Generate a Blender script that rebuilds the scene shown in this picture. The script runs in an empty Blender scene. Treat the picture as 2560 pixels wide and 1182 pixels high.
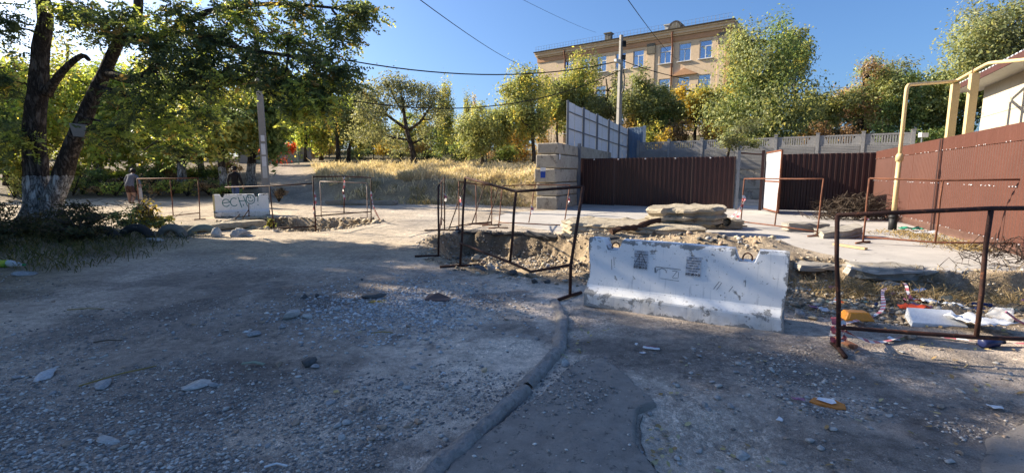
import bpy, math
import numpy as np
from mathutils import Vector, Matrix

# ------------------------------------------------------------------ camera, sky, sun, exposure
SC = bpy.context.scene
F_PX, PITCH, EYE = 1200.0, math.atan(156 / 1200), 1.6
cd = bpy.data.cameras.new('camera'); cam = bpy.data.objects.new('camera', cd)
SC.collection.objects.link(cam); SC.camera = cam
cd.sensor_width = 36; cd.lens = 36 * F_PX / 2560; cd.clip_start = 0.05; cd.clip_end = 2000
cam.location = (0, 0, EYE); cam.rotation_euler = (math.pi / 2 - PITCH, 0, 0)

SUN_ELEV = math.radians(26)
SUN_H = Vector((0.917, -0.40)).normalized()            # the way sunlight travels over the ground
w = bpy.data.worlds.new('World'); SC.world = w; w.use_nodes = True
wn = w.node_tree; bg = wn.nodes['Background']
sky = wn.nodes.new('ShaderNodeTexSky'); sky.sky_type = 'NISHITA'; sky.sun_disc = False
sky.sun_elevation = SUN_ELEV; sky.sun_rotation = math.atan2(-SUN_H.x, -SUN_H.y)
sky.air_density = 1.0; sky.dust_density = 2.5; sky.ozone_density = 8.0; sky.altitude = 100
wn.links.new(sky.outputs[0], bg.inputs[0]); bg.inputs[1].default_value = 0.071
sd = bpy.data.lights.new('sun', 'SUN'); sun = bpy.data.objects.new('sun', sd); SC.collection.objects.link(sun)
sd.energy = 4.5; sd.angle = math.radians(0.5); sd.color = (1.0, 0.88, 0.70)
sdir = Vector((SUN_H.x * math.cos(SUN_ELEV), SUN_H.y * math.cos(SUN_ELEV), -math.sin(SUN_ELEV)))
sun.rotation_euler = sdir.to_track_quat('-Z', 'Y').to_euler()
SC.view_settings.view_transform = 'Standard'; SC.view_settings.look = 'None'
SC.view_settings.gamma = 1; SC.view_settings.exposure = 1.62; SC.view_settings.use_curve_mapping = False

# ------------------------------------------------------------------ helpers: geometry of the view used to survey the place
CP, SP = math.cos(PITCH), math.sin(PITCH)
def ray(px, py):
    u = (px - 1280) / F_PX; v = (591 - py) / F_PX
    return (u, CP + v * SP, -SP + v * CP)
def G(px, py, z=0.0):
    d = ray(px, py); t = (z - EYE) / d[2]
    return (d[0] * t, d[1] * t, z)
def D(px, py, Y):
    d = ray(px, py); t = Y / d[1]
    return (d[0] * t, Y, EYE + d[2] * t)
def X(px, Y, z=1.6):                       # x of a survey line at depth Y and height z
    v = ((z - EYE) * CP + Y * SP) / (Y * CP - (z - EYE) * SP)
    return (px - 1280) / F_PX * Y / (CP + v * SP)

C = SC.collection
RNG = np.random.default_rng(7)

def hash2(ix, iy, seed):
    h = (ix * 374761393 + iy * 668265263 + seed * 974711) & 0x7fffffff
    h = ((h ^ (h >> 13)) * 1274126177) & 0x7fffffff
    return ((h ^ (h >> 16)) & 0xffff) / 65535.0
def vnoise(x, y, s=1.0, seed=0):
    x = np.asarray(x, float) * s; y = np.asarray(y, float) * s
    ix = np.floor(x).astype(np.int64); iy = np.floor(y).astype(np.int64)
    fx = x - ix; fy = y - iy; fx = fx * fx * (3 - 2 * fx); fy = fy * fy * (3 - 2 * fy)
    a = hash2(ix, iy, seed); b = hash2(ix + 1, iy, seed); c = hash2(ix, iy + 1, seed); d = hash2(ix + 1, iy + 1, seed)
    return (a * (1 - fx) + b * fx) * (1 - fy) + (c * (1 - fx) + d * fx) * fy
def fbm(x, y, s=1.0, seed=0, o=4):
    r = 0; a = 0.5
    for k in range(o):
        r = r + a * vnoise(x, y, s * 2 ** k, seed + k * 17); a *= 0.5
    return r / (1 - 0.5 ** o)
def sstep(a, b, x):
    t = np.clip((np.asarray(x, float) - a) / (b - a), 0, 1); return t * t * (3 - 2 * t)
def poly_sd(x, y, P):                      # signed distance, positive inside
    x = np.asarray(x, float); y = np.asarray(y, float)
    d = np.full(x.shape, 1e9); ins = np.zeros(x.shape, bool); n = len(P)
    for i in range(n):
        x0, y0 = P[i]; x1, y1 = P[(i + 1) % n]
        ex, ey = x1 - x0, y1 - y0
        t = np.clip(((x - x0) * ex + (y - y0) * ey) / (ex * ex + ey * ey), 0, 1)
        d = np.minimum(d, np.hypot(x - x0 - t * ex, y - y0 - t * ey))
        if ey != 0:
            c = ((y0 > y) != (y1 > y)) & (x < ex * (y - y0) / ey + x0); ins ^= c
    return np.where(ins, d, -d)

# ------------------------------------------------------------------ helpers: objects
def prop(o, label=None, cat=None, group=None, kind=None):
    if label: o['label'] = label
    if cat: o['category'] = cat
    if group: o['group'] = group
    if kind: o['kind'] = kind
    return o
def thing(name, label, cat, loc=(0, 0, 0), group=None, rotz=0):
    o = bpy.data.objects.new(name, None); C.objects.link(o); o.location = loc; o.rotation_euler = (0, 0, rotz)
    o.empty_display_size = 0.2
    return prop(o, label, cat, group)
def link(name, me, mat=None, parent=None, smooth=False):
    o = bpy.data.objects.new(name, me); C.objects.link(o)
    if mat is not None:
        for m in (mat if isinstance(mat, (list, tuple)) else [mat]): me.materials.append(m)
    if smooth: me.polygons.foreach_set('use_smooth', np.ones(len(me.polygons), bool))
    if parent is not None:
        o.parent = parent
    return o
def np_mesh(name, V, Fq, cols=None):       # one face size only, fast
    me = bpy.data.meshes.new(name); V = np.asarray(V, np.float32); Fq = np.asarray(Fq, np.int32)
    k = Fq.shape[1]; m = len(Fq)
    me.vertices.add(len(V)); me.vertices.foreach_set('co', V.ravel())
    me.loops.add(m * k); me.loops.foreach_set('vertex_index', Fq.ravel())
    me.polygons.add(m); me.polygons.foreach_set('loop_start', np.arange(0, m * k, k, dtype=np.int32))
    try: me.polygons.foreach_set('loop_total', np.full(m, k, np.int32))
    except Exception: pass
    if cols is not None: set_cols(me, cols)
    me.update(calc_edges=True); me.validate()
    return me
def set_cols(me, cols, name='Col'):
    ca = me.color_attributes.new(name=name, type='FLOAT_COLOR', domain='POINT')
    c = np.ones((len(me.vertices), 4), np.float32); c[:, :cols.shape[1]] = cols; ca.data.foreach_set('color', c.ravel())

class MB:
    """collects shapes; build() links them as one mesh object"""
    def __init__(s): s.v = []; s.f = []; s.m = []; s.mi = 0
    def add(s, V, Fs, mi=None):
        b = len(s.v); s.v += [tuple(map(float, p)) for p in V]
        for q in Fs: s.f.append([i + b for i in q]); s.m.append(s.mi if mi is None else mi)
        return s
    def box(s, c, size, rot=None, taper=1.0, mi=None):
        hx, hy, hz = [a / 2 for a in size]
        P = [Vector((x * (taper if z > 0 else 1), y * (taper if z > 0 else 1), z)) for z in (-hz, hz) for x, y in ((-hx, -hy), (hx, -hy), (hx, hy), (-hx, hy))]
        if rot is not None:
            R = rot if isinstance(rot, Matrix) else Matrix.Rotation(rot, 3, 'Z'); P = [R @ p for p in P]
        return s.add([p + Vector(c) for p in P], [(3, 2, 1, 0), (4, 5, 6, 7), (0, 1, 5, 4), (1, 2, 6, 5), (2, 3, 7, 6), (3, 0, 4, 7)], mi)
    def bar(s, a, b, w, h, up=(0, 0, 1), mi=None):            # rectangular bar from a to b
        a, b = Vector(a), Vector(b); d = (b - a); L = d.length; d.normalize()
        u = Vector(up); sx = d.cross(u)
        if sx.length < 1e-4: sx = d.cross(Vector((0, 1, 0)))
        sx.normalize(); u = sx.cross(d); sx = sx * (w / 2); u = u * (h / 2)
        P = [q + x * sx + y * u for q in (a, b) for x, y in ((-1, -1), (1, -1), (1, 1), (-1, 1))]
        return s.add(P, [(0, 1, 2, 3), (7, 6, 5, 4), (0, 4, 5, 1), (1, 5, 6, 2), (2, 6, 7, 3), (3, 7, 4, 0)], mi)
    def tube(s, path, r, n=8, cap=True, mi=None, wob=0.0):
        P = [Vector(p) for p in path]; k = len(P)
        R = list(r) if hasattr(r, '__len__') else [r] * k
        V = []; T0 = None; nx = None
        for i in range(k):
            t = (P[min(i + 1, k - 1)] - P[max(i - 1, 0)])
            if t.length < 1e-7: t = Vector((0, 0, 1))
            t.normalize()
            if nx is None:
                nx = t.cross(Vector((0, 1, 0)) if abs(t.y) < 0.9 else Vector((1, 0, 0))); nx.normalize()
            else:
                nx = (nx - t * nx.dot(t))
                if nx.length < 1e-5: nx = t.orthogonal()
                nx.normalize()
            by = t.cross(nx)
            for j in range(n):
                a = 2 * math.pi * j / n
                rr = R[i] * (1 + (wob * (hash2(np.int64(i * 7 + len(s.v)), np.int64(j), 5) - 0.5) if wob else 0))
                V.append(P[i] + (nx * math.cos(a) + by * math.sin(a)) * rr)
        Fs = [(i * n + j, i * n + (j + 1) % n, (i + 1) * n + (j + 1) % n, (i + 1) * n + j) for i in range(k - 1) for j in range(n)]
        if cap: Fs += [tuple(range(n - 1, -1, -1)), tuple((k - 1) * n + j for j in range(n))]
        return s.add(V, Fs, mi)
    def prism(s, poly, z0, z1, mi=None):
        n = len(poly); V = [(x, y, z0) for x, y in poly] + [(x, y, z1) for x, y in poly]
        return s.add(V, [tuple(range(n - 1, -1, -1)), tuple(range(n, 2 * n))] + [(i, (i + 1) % n, n + (i + 1) % n, n + i) for i in range(n)], mi)
    def lathe(s, prof, c=(0, 0, 0), n=12, mi=None):
        V = []; k = len(prof)
        for r, z in prof:
            for j in range(n): a = 2 * math.pi * j / n; V.append((c[0] + r * math.cos(a), c[1] + r * math.sin(a), c[2] + z))
        Fs = [(i * n + j, i * n + (j + 1) % n, (i + 1) * n + (j + 1) % n, (i + 1) * n + j) for i in range(k - 1) for j in range(n)]
        return s.add(V, Fs + [tuple(range(n - 1, -1, -1)), tuple((k - 1) * n + j for j in range(n))], mi)
    def mesh(s, name):
        me = bpy.data.meshes.new(name); me.from_pydata(s.v, [], s.f)
        if any(s.m): me.polygons.foreach_set('material_index', np.array(s.m, np.int32))
        me.update(); return me
    def build(s, name, mat, parent=None, smooth=False, bevel=0):
        o = link(name, s.mesh(name), mat, parent, smooth)
        if bevel:
            b = o.modifiers.new('bevel', 'BEVEL'); b.width = bevel; b.segments = 2; b.limit_method = 'ANGLE'
        return o

# ------------------------------------------------------------------ helpers: materials
class NT:
    def __init__(s, name):
        s.mat = bpy.data.materials.new(name); s.mat.use_nodes = True; s.t = s.mat.node_tree
        s.b = s.t.nodes['Principled BSDF']; s.out = s.t.nodes['Material Output']
    def n(s, typ, **kw):
        nd = s.t.nodes.new('ShaderNode' + typ)
        for k, v in kw.items():
            if k.startswith('i_'):
                key = k[2:]; key = int(key) if key.isdigit() else key
                s.put(nd.inputs[key], v)
            else: setattr(nd, k, v)
        return nd
    def put(s, inp, v):
        if isinstance(v, bpy.types.NodeSocket): s.t.links.new(v, inp)
        elif hasattr(v, 'outputs'): s.t.links.new(v.outputs[0], inp)
        else: inp.default_value = v
    def coord(s, which='Object', scale=(1, 1, 1)):
        tc = s.n('TexCoord'); mp = s.n('Mapping'); mp.inputs['Scale'].default_value = scale
        s.put(mp.inputs[0], tc.outputs[which]); return mp.outputs[0]
    def pos(s):
        return s.n('NewGeometry').outputs['Position']
    def noise(s, co, scale, detail=5, rough=0.6, dist=0.0):
        nd = s.n('TexNoise'); s.put(nd.inputs['Vector'], co); nd.inputs['Scale'].default_value = scale
        nd.inputs['Detail'].default_value = detail; nd.inputs['Roughness'].default_value = rough; nd.inputs['Distortion'].default_value = dist
        return nd.outputs[0]
    def ramp(s, f, *stops):
        r = s.n('ValToRGB'); s.put(r.inputs[0], f); e = r.color_ramp.elements
        while len(e) < len(stops): e.new(0.5)
        for el, (p, c) in zip(e, stops):
            el.position = p; el.color = (c, c, c, 1) if not hasattr(c, '__len__') else (*c, 1)
        return r.outputs[0]
    def mix(s, f, a, b, mode='MIX'):
        m = s.n('Mix', data_type='RGBA', blend_type=mode); s.put(m.inputs[0], f)
        for k, v in ((6, a), (7, b)):
            s.put(m.inputs[k], (*v, 1) if isinstance(v, tuple) and len(v) == 3 else v)
        return m.outputs[2]
    def math(s, op, a, b=0.0, clamp=False):
        m = s.n('Math', operation=op, use_clamp=clamp); s.put(m.inputs[0], a); s.put(m.inputs[1], b); return m.outputs[0]
    def bump(s, h, strength=0.3, dist=0.02):
        b = s.n('Bump'); b.inputs['Strength'].default_value = strength; b.inputs['Distance'].default_value = dist
        s.put(b.inputs['Height'], h); s.put(s.b.inputs['Normal'], b.outputs[0])
    def done(s, col, rough=0.8, spec=0.3, metal=0.0):
        s.put(s.b.inputs['Base Color'], (*col, 1) if isinstance(col, tuple) else col); s.put(s.b.inputs['Roughness'], rough)
        s.b.inputs['Specular IOR Level'].default_value = spec; s.b.inputs['Metallic'].default_value = metal
        return s.mat

def M(name, c1, c2, scale=4.0, rough=0.85, bump=0.3, bscale=30.0, stretch=(1, 1, 1), spec=0.25, metal=0.0, c3=None, t3=0.62, bd=0.01):
    s = NT(name); co = s.coord('Object', stretch)
    a = s.noise(co, scale, 6, 0.65); col = s.mix(s.ramp(a, (0.32, 0.0), (0.68, 1.0)), c1, c2)
    if c3 is not None:
        k = s.noise(co, scale * 2.3, 8, 0.7, 0.4); col = s.mix(s.ramp(k, (t3 - 0.03, 0.0), (t3 + 0.03, 1.0)), col, c3)
    fine = s.noise(co, bscale, 6, 0.7)
    col = s.mix(0.35, col, s.ramp(fine, (0.3, 0.35), (0.7, 1.0)), 'MULTIPLY')
    if bump: s.bump(fine, bump, bd)
    return s.done(col, rough, spec, metal)
def M_attr(name, rough=0.9, fine=40.0, amt=0.5, bump=0.5, bd=0.01, spec=0.2, transl=0.0, lo=0.45, hi=1.25):
    s = NT(name); at = s.n('Attribute', attribute_name='Col')
    col = at.outputs['Color']
    if fine:
        k = s.noise(s.pos(), fine, 5, 0.7); col = s.mix(amt, col, s.ramp(k, (0.3, lo), (0.7, hi)), 'MULTIPLY')
        if bump: s.bump(k, bump, bd)
    m = s.done(col, rough, spec)
    if transl:
        tr = s.n('BsdfTranslucent'); s.put(tr.inputs[0], s.mix(1.0, col, (1.22, 1.1, 0.68), 'MULTIPLY'))
        mx = s.n('MixShader'); mx.inputs[0].default_value = transl
        s.t.links.new(s.b.outputs[0], mx.inputs[1]); s.t.links.new(tr.outputs[0], mx.inputs[2]); s.t.links.new(mx.outputs[0], s.out.inputs[0])
    return m

m_concrete = M('concrete', (0.36, 0.33, 0.28), (0.24, 0.22, 0.19), 2.5, 0.9, 0.5, 35, c3=(0.15, 0.14, 0.125), t3=0.66)
m_slab = M('broken_concrete', (0.52, 0.45, 0.34), (0.34, 0.285, 0.2), 3, 0.95, 0.9, 22, c3=(0.14, 0.11, 0.08), t3=0.6, bd=0.03)
m_pave = M('old_concrete_paving', (0.52, 0.485, 0.44), (0.39, 0.365, 0.335), 0.9, 0.9, 0.5, 60, c3=(0.28, 0.26, 0.24), t3=0.63)
m_asph = M('asphalt', (0.42, 0.365, 0.315), (0.27, 0.24, 0.212), 7.0, 0.95, 1.0, 130, c3=(0.17, 0.155, 0.14), t3=0.60, bd=.012)
m_asph_edge = M('asphalt_lump', (0.52, 0.46, 0.41), (0.36, 0.325, 0.3), 7.0, 0.95, 1.0, 45, c3=(0.34, 0.31, 0.28), t3=0.56, bd=0.03)
m_rust = M('rusty_tube', (0.075, 0.03, 0.02), (0.035, 0.02, 0.017), 9, 0.75, 0.3, 60, c3=(0.16, 0.06, 0.03), t3=0.6)
m_rust_light = M('orange_rust_tube', (0.22, 0.085, 0.045), (0.11, 0.045, 0.028), 6, 0.75, 0.3, 60, c3=(0.07, 0.035, 0.025), t3=0.62)
m_bark = M('bark', (0.062, 0.047, 0.036), (0.022, 0.017, 0.014), 5, 0.95, 1.0, 12, (3, 3, 0.7), bd=0.05)
m_twig = M('twigs', (0.12, 0.09, 0.065), (0.06, 0.045, 0.035), 5, 0.95, 0.2, 20)
m_rock = M_attr('gravel_stone', 0.92, 55, 0.5, 0.4)
m_brown = M('brown_sheet_metal', (0.108, 0.042, 0.029), (0.088, 0.034, 0.024), 0.7, 0.5, 0.06, 25, spec=0.35)
m_darkbrown = M('dark_brown_sheet_metal', (0.05, 0.019, 0.017), (0.037, 0.015, 0.0135), 0.8, 0.4, 0.06, 25, spec=0.4)
m_bare = M('bare_sheet_metal', (0.62, 0.64, 0.68), (0.5, 0.52, 0.56), 1.0, 0.45, 0.05, 30, spec=0.5)
m_whitesheet = M('white_fence_sheet', (0.74, 0.76, 0.79), (0.66, 0.68, 0.72), 0.5, 0.55, 0.05, 30)
m_greysteel = M('grey_painted_steel', (0.17, 0.19, 0.22), (0.12, 0.135, 0.16), 2, 0.6, 0.1, 40)
m_yellow = M('yellow_gas_paint', (0.66, 0.50, 0.26), (0.58, 0.44, 0.23), 2, 0.5, 0.1, 30, c3=(0.4, 0.27, 0.12), t3=0.7)
m_black = M('black_plastic', (0.022, 0.022, 0.024), (0.015, 0.015, 0.016), 5, 0.55, 0.1, 30)
m_wire = M('cable_black', (0.012, 0.012, 0.013), (0.01, 0.01, 0.01), 5, 0.7, 0, 30)
m_pole = M('pole_concrete', (0.34, 0.32, 0.29), (0.27, 0.255, 0.235), 1.4, 0.9, 0.4, 30, c3=(0.2, 0.19, 0.17), t3=0.66)
m_fencepanel = M('grey_fence_concrete', (0.34, 0.33, 0.315), (0.25, 0.245, 0.24), 1.2, 0.92, 0.7, 18, c3=(0.35, 0.33, 0.29), t3=0.66, bd=0.02)
m_paper = M('white_paper', (0.72, 0.73, 0.75), (0.64, 0.65, 0.68), 3, 0.7, 0.1, 30)
m_foam = M('white_foam', (0.78, 0.79, 0.8), (0.7, 0.71, 0.73), 3, 0.8, 0.2, 50)
m_ink = M('black_ink', (0.012, 0.012, 0.016), (0.02, 0.02, 0.025), 3, 0.7, 0, 30)
m_tyre = M('old_rubber', (0.05, 0.048, 0.046), (0.025, 0.025, 0.025), 4, 0.85, 0.4, 25, c3=(0.16, 0.14, 0.11), t3=0.6)
m_leafmat = M_attr('leaves', 0.55, 0, transl=0.5, spec=0.25)
m_leafnear = M_attr('leaves_near_tree', 0.5, 0, transl=0.55, spec=0.3)
m_grass = M_attr('dry_grass', 0.8, 0, transl=0.35, spec=0.15)

def m_painted(name, paint, paint2, under, thr=0.56):
    s = NT(name); co = s.coord('Object'); at = s.n('Attribute', attribute_name='wear').outputs['Fac']
    a = s.noise(co, 5.0, 9, 0.72, 0.25)
    v = s.math('ADD', a, s.math('MULTIPLY', at, 0.22))
    mask = s.ramp(v, (thr + 0.045, 0.0), (thr + 0.06, 1.0))
    fl = s.noise(co, 38, 4, 0.7); specks = s.ramp(fl, (0.655, 0.0), (0.67, 1.0))
    mask = s.math('MAXIMUM', mask, specks)
    dirt = s.noise(co, 1.6, 6, 0.6)
    col = s.mix(s.ramp(dirt, (0.35, 0.0), (0.7, 1.0)), paint, paint2)
    scr = s.noise(s.coord('Object', (1.0, 1.0, 0.06)), 26, 3, 0.5)
    col = s.mix(s.ramp(scr, (0.60, 0.0), (0.72, 0.5)), col, (0.4, 0.42, 0.44)); sz = s.n('SeparateXYZ'); s.put(sz.inputs[0], s.n('TexCoord').outputs['Object']); low = s.math('MULTIPLY', s.ramp(sz.outputs[2], (0.0, 1.0), (0.3, 0.0)), s.ramp(s.noise(co, 3.5, 6, .7), (.4, .15), (.62, .8))); col = s.mix(low, col, (0.42, 0.38, 0.32))
    fine = s.noise(co, 70, 4, 0.7)
    cc = s.mix(s.ramp(fine, (0.3, 0.0), (0.7, 1.0)), under, tuple(c * 0.6 for c in under))
    col = s.mix(mask, col, cc)
    s.bump(s.math('SUBTRACT', s.math('MULTIPLY', fine, 0.3), mask), 0.5, 0.006)
    return s.done(col, 0.7, 0.3)
m_white_paint = m_painted('worn_white_paint', (0.86, 0.86, 0.85), (0.75, 0.76, 0.76), (0.33, 0.33, 0.32))
m_white_paint2 = m_painted('worn_cream_paint', (0.86, 0.86, 0.83), (0.76, 0.76, 0.74), (0.2, 0.19, 0.17), 0.6)
m_yellow_paint = m_painted('worn_yellow_paint', (0.60, 0.50, 0.22), (0.52, 0.44, 0.24), (0.22, 0.2, 0.16), 0.58)

# ------------------------------------------------------------------ the ground
PIT1 = [(-10.0, 16.4), (-8.6, 15.1), (-7.6, 14.3), (-6.5, 13.6), (-5.6, 13.3), (-5.0, 14.2), (-4.5, 15.6), (-4.6, 16.3), (-5.4, 16.9), (-6.6, 17.1), (-8.2, 17.3), (-9.3, 17.4)]
PIT2 = [(-1.9, 12.2), (-1.5, 13.2), (-0.6, 13.0), (0.3, 12.7), (1.2, 12.2), (2.0, 11.5), (2.5, 10.2), (3.4, 9.0), (4.6, 8.6), (5.4, 9.0), (6.1, 8.7), (6.0, 8.0), (7.0, 7.7), (8.2, 7.5),
        (10.5, 7.4), (10.5, 5.3), (6.0, 4.9), (4.6, 4.9), (3.7, 5.25), (3.2, 5.6), (2.6, 6.1), (1.6, 6.6), (0.5, 7.0), (-0.6, 7.7), (-1.3, 8.6), (-1.7, 9.8), (-2.0, 11.2)]
PAVE = [(1.75, 12.35), (2.3, 11.95), (3.6, 11.6), (4.7, 11.35), (5.35, 10.5), (5.55, 9.75), (5.8, 9.55), (6.05, 9.15), (6.2, 8.75), (5.95, 8.35), (5.75, 8.0), (5.98, 7.72), (6.6, 7.66), (7.2, 7.72), (8.1, 7.6), (9.4, 7.45),
        (11, 7.3), (11, 9.5), (14.2, 18.6), (15, 22), (9, 26), (3.3, 24.9), (2.2, 22), (1.9, 20.9), (0.4, 20.6), (-0.6, 19.2), (-0.8, 17.2), (0.2, 14.6)]
def xw(y): return 1.93 + 0.42 * (y - 21)             # face of the block wall beside the gate
def yw2(x): return 35.2 - (x - 8.3) * 0.697          # line of the grey panel fence
def H(x, y):
    x = np.asarray(x, float); y = np.asarray(y, float)
    zp = np.interp(y, [17, 24, 42, 80, 400], [0, 0.25, 2.3, 4.5, 6]) * sstep(4, -3, x)
    yy = y + 0.9 * (vnoise(x, y, 0.45, 3) - 0.5)
    zb = np.interp(yy, [22.1, 23.0, 25.3, 40, 80, 400], [0.03, 0.25, 1.3, 2.25, 5.5, 8])
    xl = -9 - (y - 24) * 0.5
    left = zp + (np.maximum(zb, zp) - zp) * sstep(-1.2, 1.4, x - xl)
    left = left + 0.95 * sstep(4.0, 0.6, xw(y) - x) * sstep(22.6, 24.4, y)
    hill = 1.95 + np.clip((y - 30) * 0.14, -0.2, 5.5)
    yard = 0.03 + (hill - 0.03) * sstep(0.15, 0.55, (y - yw2(x)) * 0.82)
    far_right = sstep(20.5, 21.5, x); yard = yard * (1 - far_right) + far_right * np.where(y < 24, 0.03, hill)
    isr = sstep(-0.25, -0.05, x - xw(y)) * (y > 20.9)
    z = left * (1 - isr) + yard * isr
    # roughness of the open ground
    near = sstep(26, 14, y)
    z = z + near * (0.05 * (fbm(x, y, 0.5, 11, 3) - 0.5) + 0.035 * (fbm(x, y, 2.2, 21, 4) - 0.5))
    z = z + (1 - near) * 0.12 * (fbm(x, y, 0.4, 31, 3) - 0.5) * (1 - isr * (y < yw2(x)))
    # trenches dug for the pipe
    e = 0.4 * (fbm(x, y, 2.4, 41, 4) - 0.5)
    s1 = poly_sd(x, y, PIT1) + e; z = z - 0.62 * sstep(-0.05, 0.42, s1)
    s2 = poly_sd(x, y, PIT2) + e
    dp = np.interp(y, [4.8, 7.0, 8.0, 10.5, 13], [0.12, 0.18, 0.28, 0.55, 0.62]); dp = np.maximum(dp, 0.38 * sstep(4.2, 6.5, x) * sstep(5.2, 7.2, y))
    stp = np.interp(y, [5, 8, 10.5, 11.5], [1.4, 1.1, 0.8, 0.42])
    stp = np.where((x > 4.2) & (y > 6.4), .32, stp)
    rough = sstep(-0.3, 0.3, s2) + sstep(-0.1, 0.3, s1)
    z = z - dp * sstep(-0.05, stp, s2)
    z = z + rough * (0.22 * (fbm(x, y, 3.4, 51, 4) - 0.5) + 0.09 * (fbm(x, y, 9, 61, 3) - 0.5))
    # spoil thrown up beside the broken slabs
    hp = np.exp(-(((x - 4.2) / 1.5) ** 2 + ((y - 10.4) / 0.85) ** 2)) + 0.6 * np.exp(-(((x - 2.3) / 0.9) ** 2 + ((y - 11.6) / 0.5) ** 2)) + 0.45 * np.exp(-(((x - 5.2) / 0.6) ** 2 + ((y - 9.7) / 0.5) ** 2))
    z = z + hp * (0.2 + 0.28 * (fbm(x, y, 2.5, 71, 4) - 0.3))
    # verge under the big tree
    vg = sstep(-6.5, -9.5, x + 0.35 * (y - 8)) * sstep(17, 14, y)
    z = z + 0.12 * vg
    # hollows in the worn asphalt
    z = z - 0.085 * np.exp(-(((x - 1.3) / 0.62) ** 2 + ((y - 2.55) / 0.5) ** 2) ** 1.5) - 0.03 * np.exp(-(((x - 2.4) / 0.6) ** 2 + ((y - 3.3) / 0.5) ** 2))
    pd = poly_sd(x, y, PAVE)
    z = z - 0.06 * sstep(0.1, 0.6, pd) * sstep(25, 20, y)
    return z
def Hs(x, y): return float(H(np.array([x]), np.array([y]))[0])
def on(p, dz=0.0): return (p[0], p[1], Hs(p[0], p[1]) + dz)
PAVE_Z = 0.035
PAVE_IN = lambda x, y: float(poly_sd(np.array([x]), np.array([y]), PAVE)[0]) > 0
def gz(x, y): return max(Hs(x, y), PAVE_Z) if PAVE_IN(x, y) else Hs(x, y)

def geo(a, b, n): return a * (b / a) ** (np.arange(1, n + 1) / n)
gx = np.concatenate([-12 - geo(0.3, 600, 45)[::-1], np.arange(-12, -4.5, 0.12), np.arange(-4.5, 6.2, 0.05), np.arange(6.2, 12, 0.1), 12 + geo(0.15, 600, 45)])
gy = np.concatenate([-geo(0.5, 300, 12)[::-1], np.arange(0, 1.5, 0.3), np.arange(1.5, 7.5, 0.04), np.arange(7.5, 14, 0.06), np.arange(14, 27, 0.14), 27 + geo(0.2, 900, 60)])
GX, GY = np.meshgrid(gx, gy); GZ = H(GX, GY)
nx, ny = len(gx), len(gy)
idx = np.arange(nx * ny).reshape(ny, nx)
quads = np.stack([idx[:-1, :-1], idx[:-1, 1:], idx[1:, 1:], idx[1:, :-1]], -1).reshape(-1, 4)
def ground_cols(x, y):
    n1 = fbm(x, y, 0.7, 101, 4); n2 = fbm(x, y, 2.5, 111, 4); n3 = fbm(x, y, 0.25, 121, 3)
    def L(a, b, t): return a + (np.array(b) - a) * t[..., None]
    c = np.zeros(x.shape + (3,)) + (0.45, 0.385, 0.325)                       # dark gravelly surface
    c = L(c, (0.58, 0.50, 0.42), sstep(0.47, 0.62, n1) * 0.7)                 # dusty tracks
    dusty = np.exp(-(((x + 0.2) / 1.5) ** 2 + ((y - 5.0) / 2.8) ** 2)) + .6 * np.exp(-(((x - 2.6) / 0.5) ** 2 + ((y - 4.0) / 0.7) ** 2)); c = L(c, (0.78, 0.68, 0.58), np.clip(dusty * (0.5 + n2), 0, 1))
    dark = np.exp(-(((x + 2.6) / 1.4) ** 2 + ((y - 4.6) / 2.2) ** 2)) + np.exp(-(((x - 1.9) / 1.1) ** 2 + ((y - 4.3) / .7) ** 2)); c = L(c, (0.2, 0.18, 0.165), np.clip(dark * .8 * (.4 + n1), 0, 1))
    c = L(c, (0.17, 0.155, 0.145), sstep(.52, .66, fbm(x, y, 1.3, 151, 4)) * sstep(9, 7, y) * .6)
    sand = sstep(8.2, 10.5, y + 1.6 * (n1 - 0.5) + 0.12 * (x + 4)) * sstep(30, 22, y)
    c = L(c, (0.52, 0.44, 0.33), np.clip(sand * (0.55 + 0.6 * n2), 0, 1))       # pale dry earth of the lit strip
    road = np.exp(-((x + 2.6 + 0.5 * (y - 17)) / 3.6) ** 2) * sstep(10.5, 12.5, y) * sstep(26, 20, y)
    c = L(c, (0.44, 0.40, 0.35), np.clip(road * (0.4 + 0.8 * n1), 0, 1))         # worn pale asphalt
    soil = sstep(-0.25, 0.1, np.maximum(poly_sd(x, y, PIT2), poly_sd(x, y, PIT1)) + 0.5 * (n2 - 0.5))
    c = L(c, (0.32, 0.25, 0.165), soil * 0.92); c = L(c, (0.15, 0.12, 0.085), soil * sstep(0.5, 0.66, n2) * 0.7)
    hp = np.exp(-(((x - 4.2) / 1.8) ** 2 + ((y - 10.5) / 1.1) ** 2)); c = L(c, (0.36, 0.285, 0.195), np.clip(hp * 1.6, 0, 1))
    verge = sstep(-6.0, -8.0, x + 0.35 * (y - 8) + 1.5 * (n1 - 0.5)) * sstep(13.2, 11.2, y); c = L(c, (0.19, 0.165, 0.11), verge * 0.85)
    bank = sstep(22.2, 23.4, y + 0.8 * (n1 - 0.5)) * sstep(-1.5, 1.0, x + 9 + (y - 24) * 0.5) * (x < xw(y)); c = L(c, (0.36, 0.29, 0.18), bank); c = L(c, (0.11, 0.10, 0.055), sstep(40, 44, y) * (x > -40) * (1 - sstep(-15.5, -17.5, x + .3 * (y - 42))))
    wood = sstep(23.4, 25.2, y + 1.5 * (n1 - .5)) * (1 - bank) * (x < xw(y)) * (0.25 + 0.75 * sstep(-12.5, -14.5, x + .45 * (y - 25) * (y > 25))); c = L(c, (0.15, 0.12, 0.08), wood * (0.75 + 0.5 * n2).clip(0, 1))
    hill = (x > xw(y)) & (y > yw2(x)); c = np.where(hill[..., None], np.array((0.13, 0.12, 0.06)), c)
    return c * (0.82 + 0.36 * n2)[..., None] * (0.9 + 0.2 * n3)[..., None]
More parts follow.
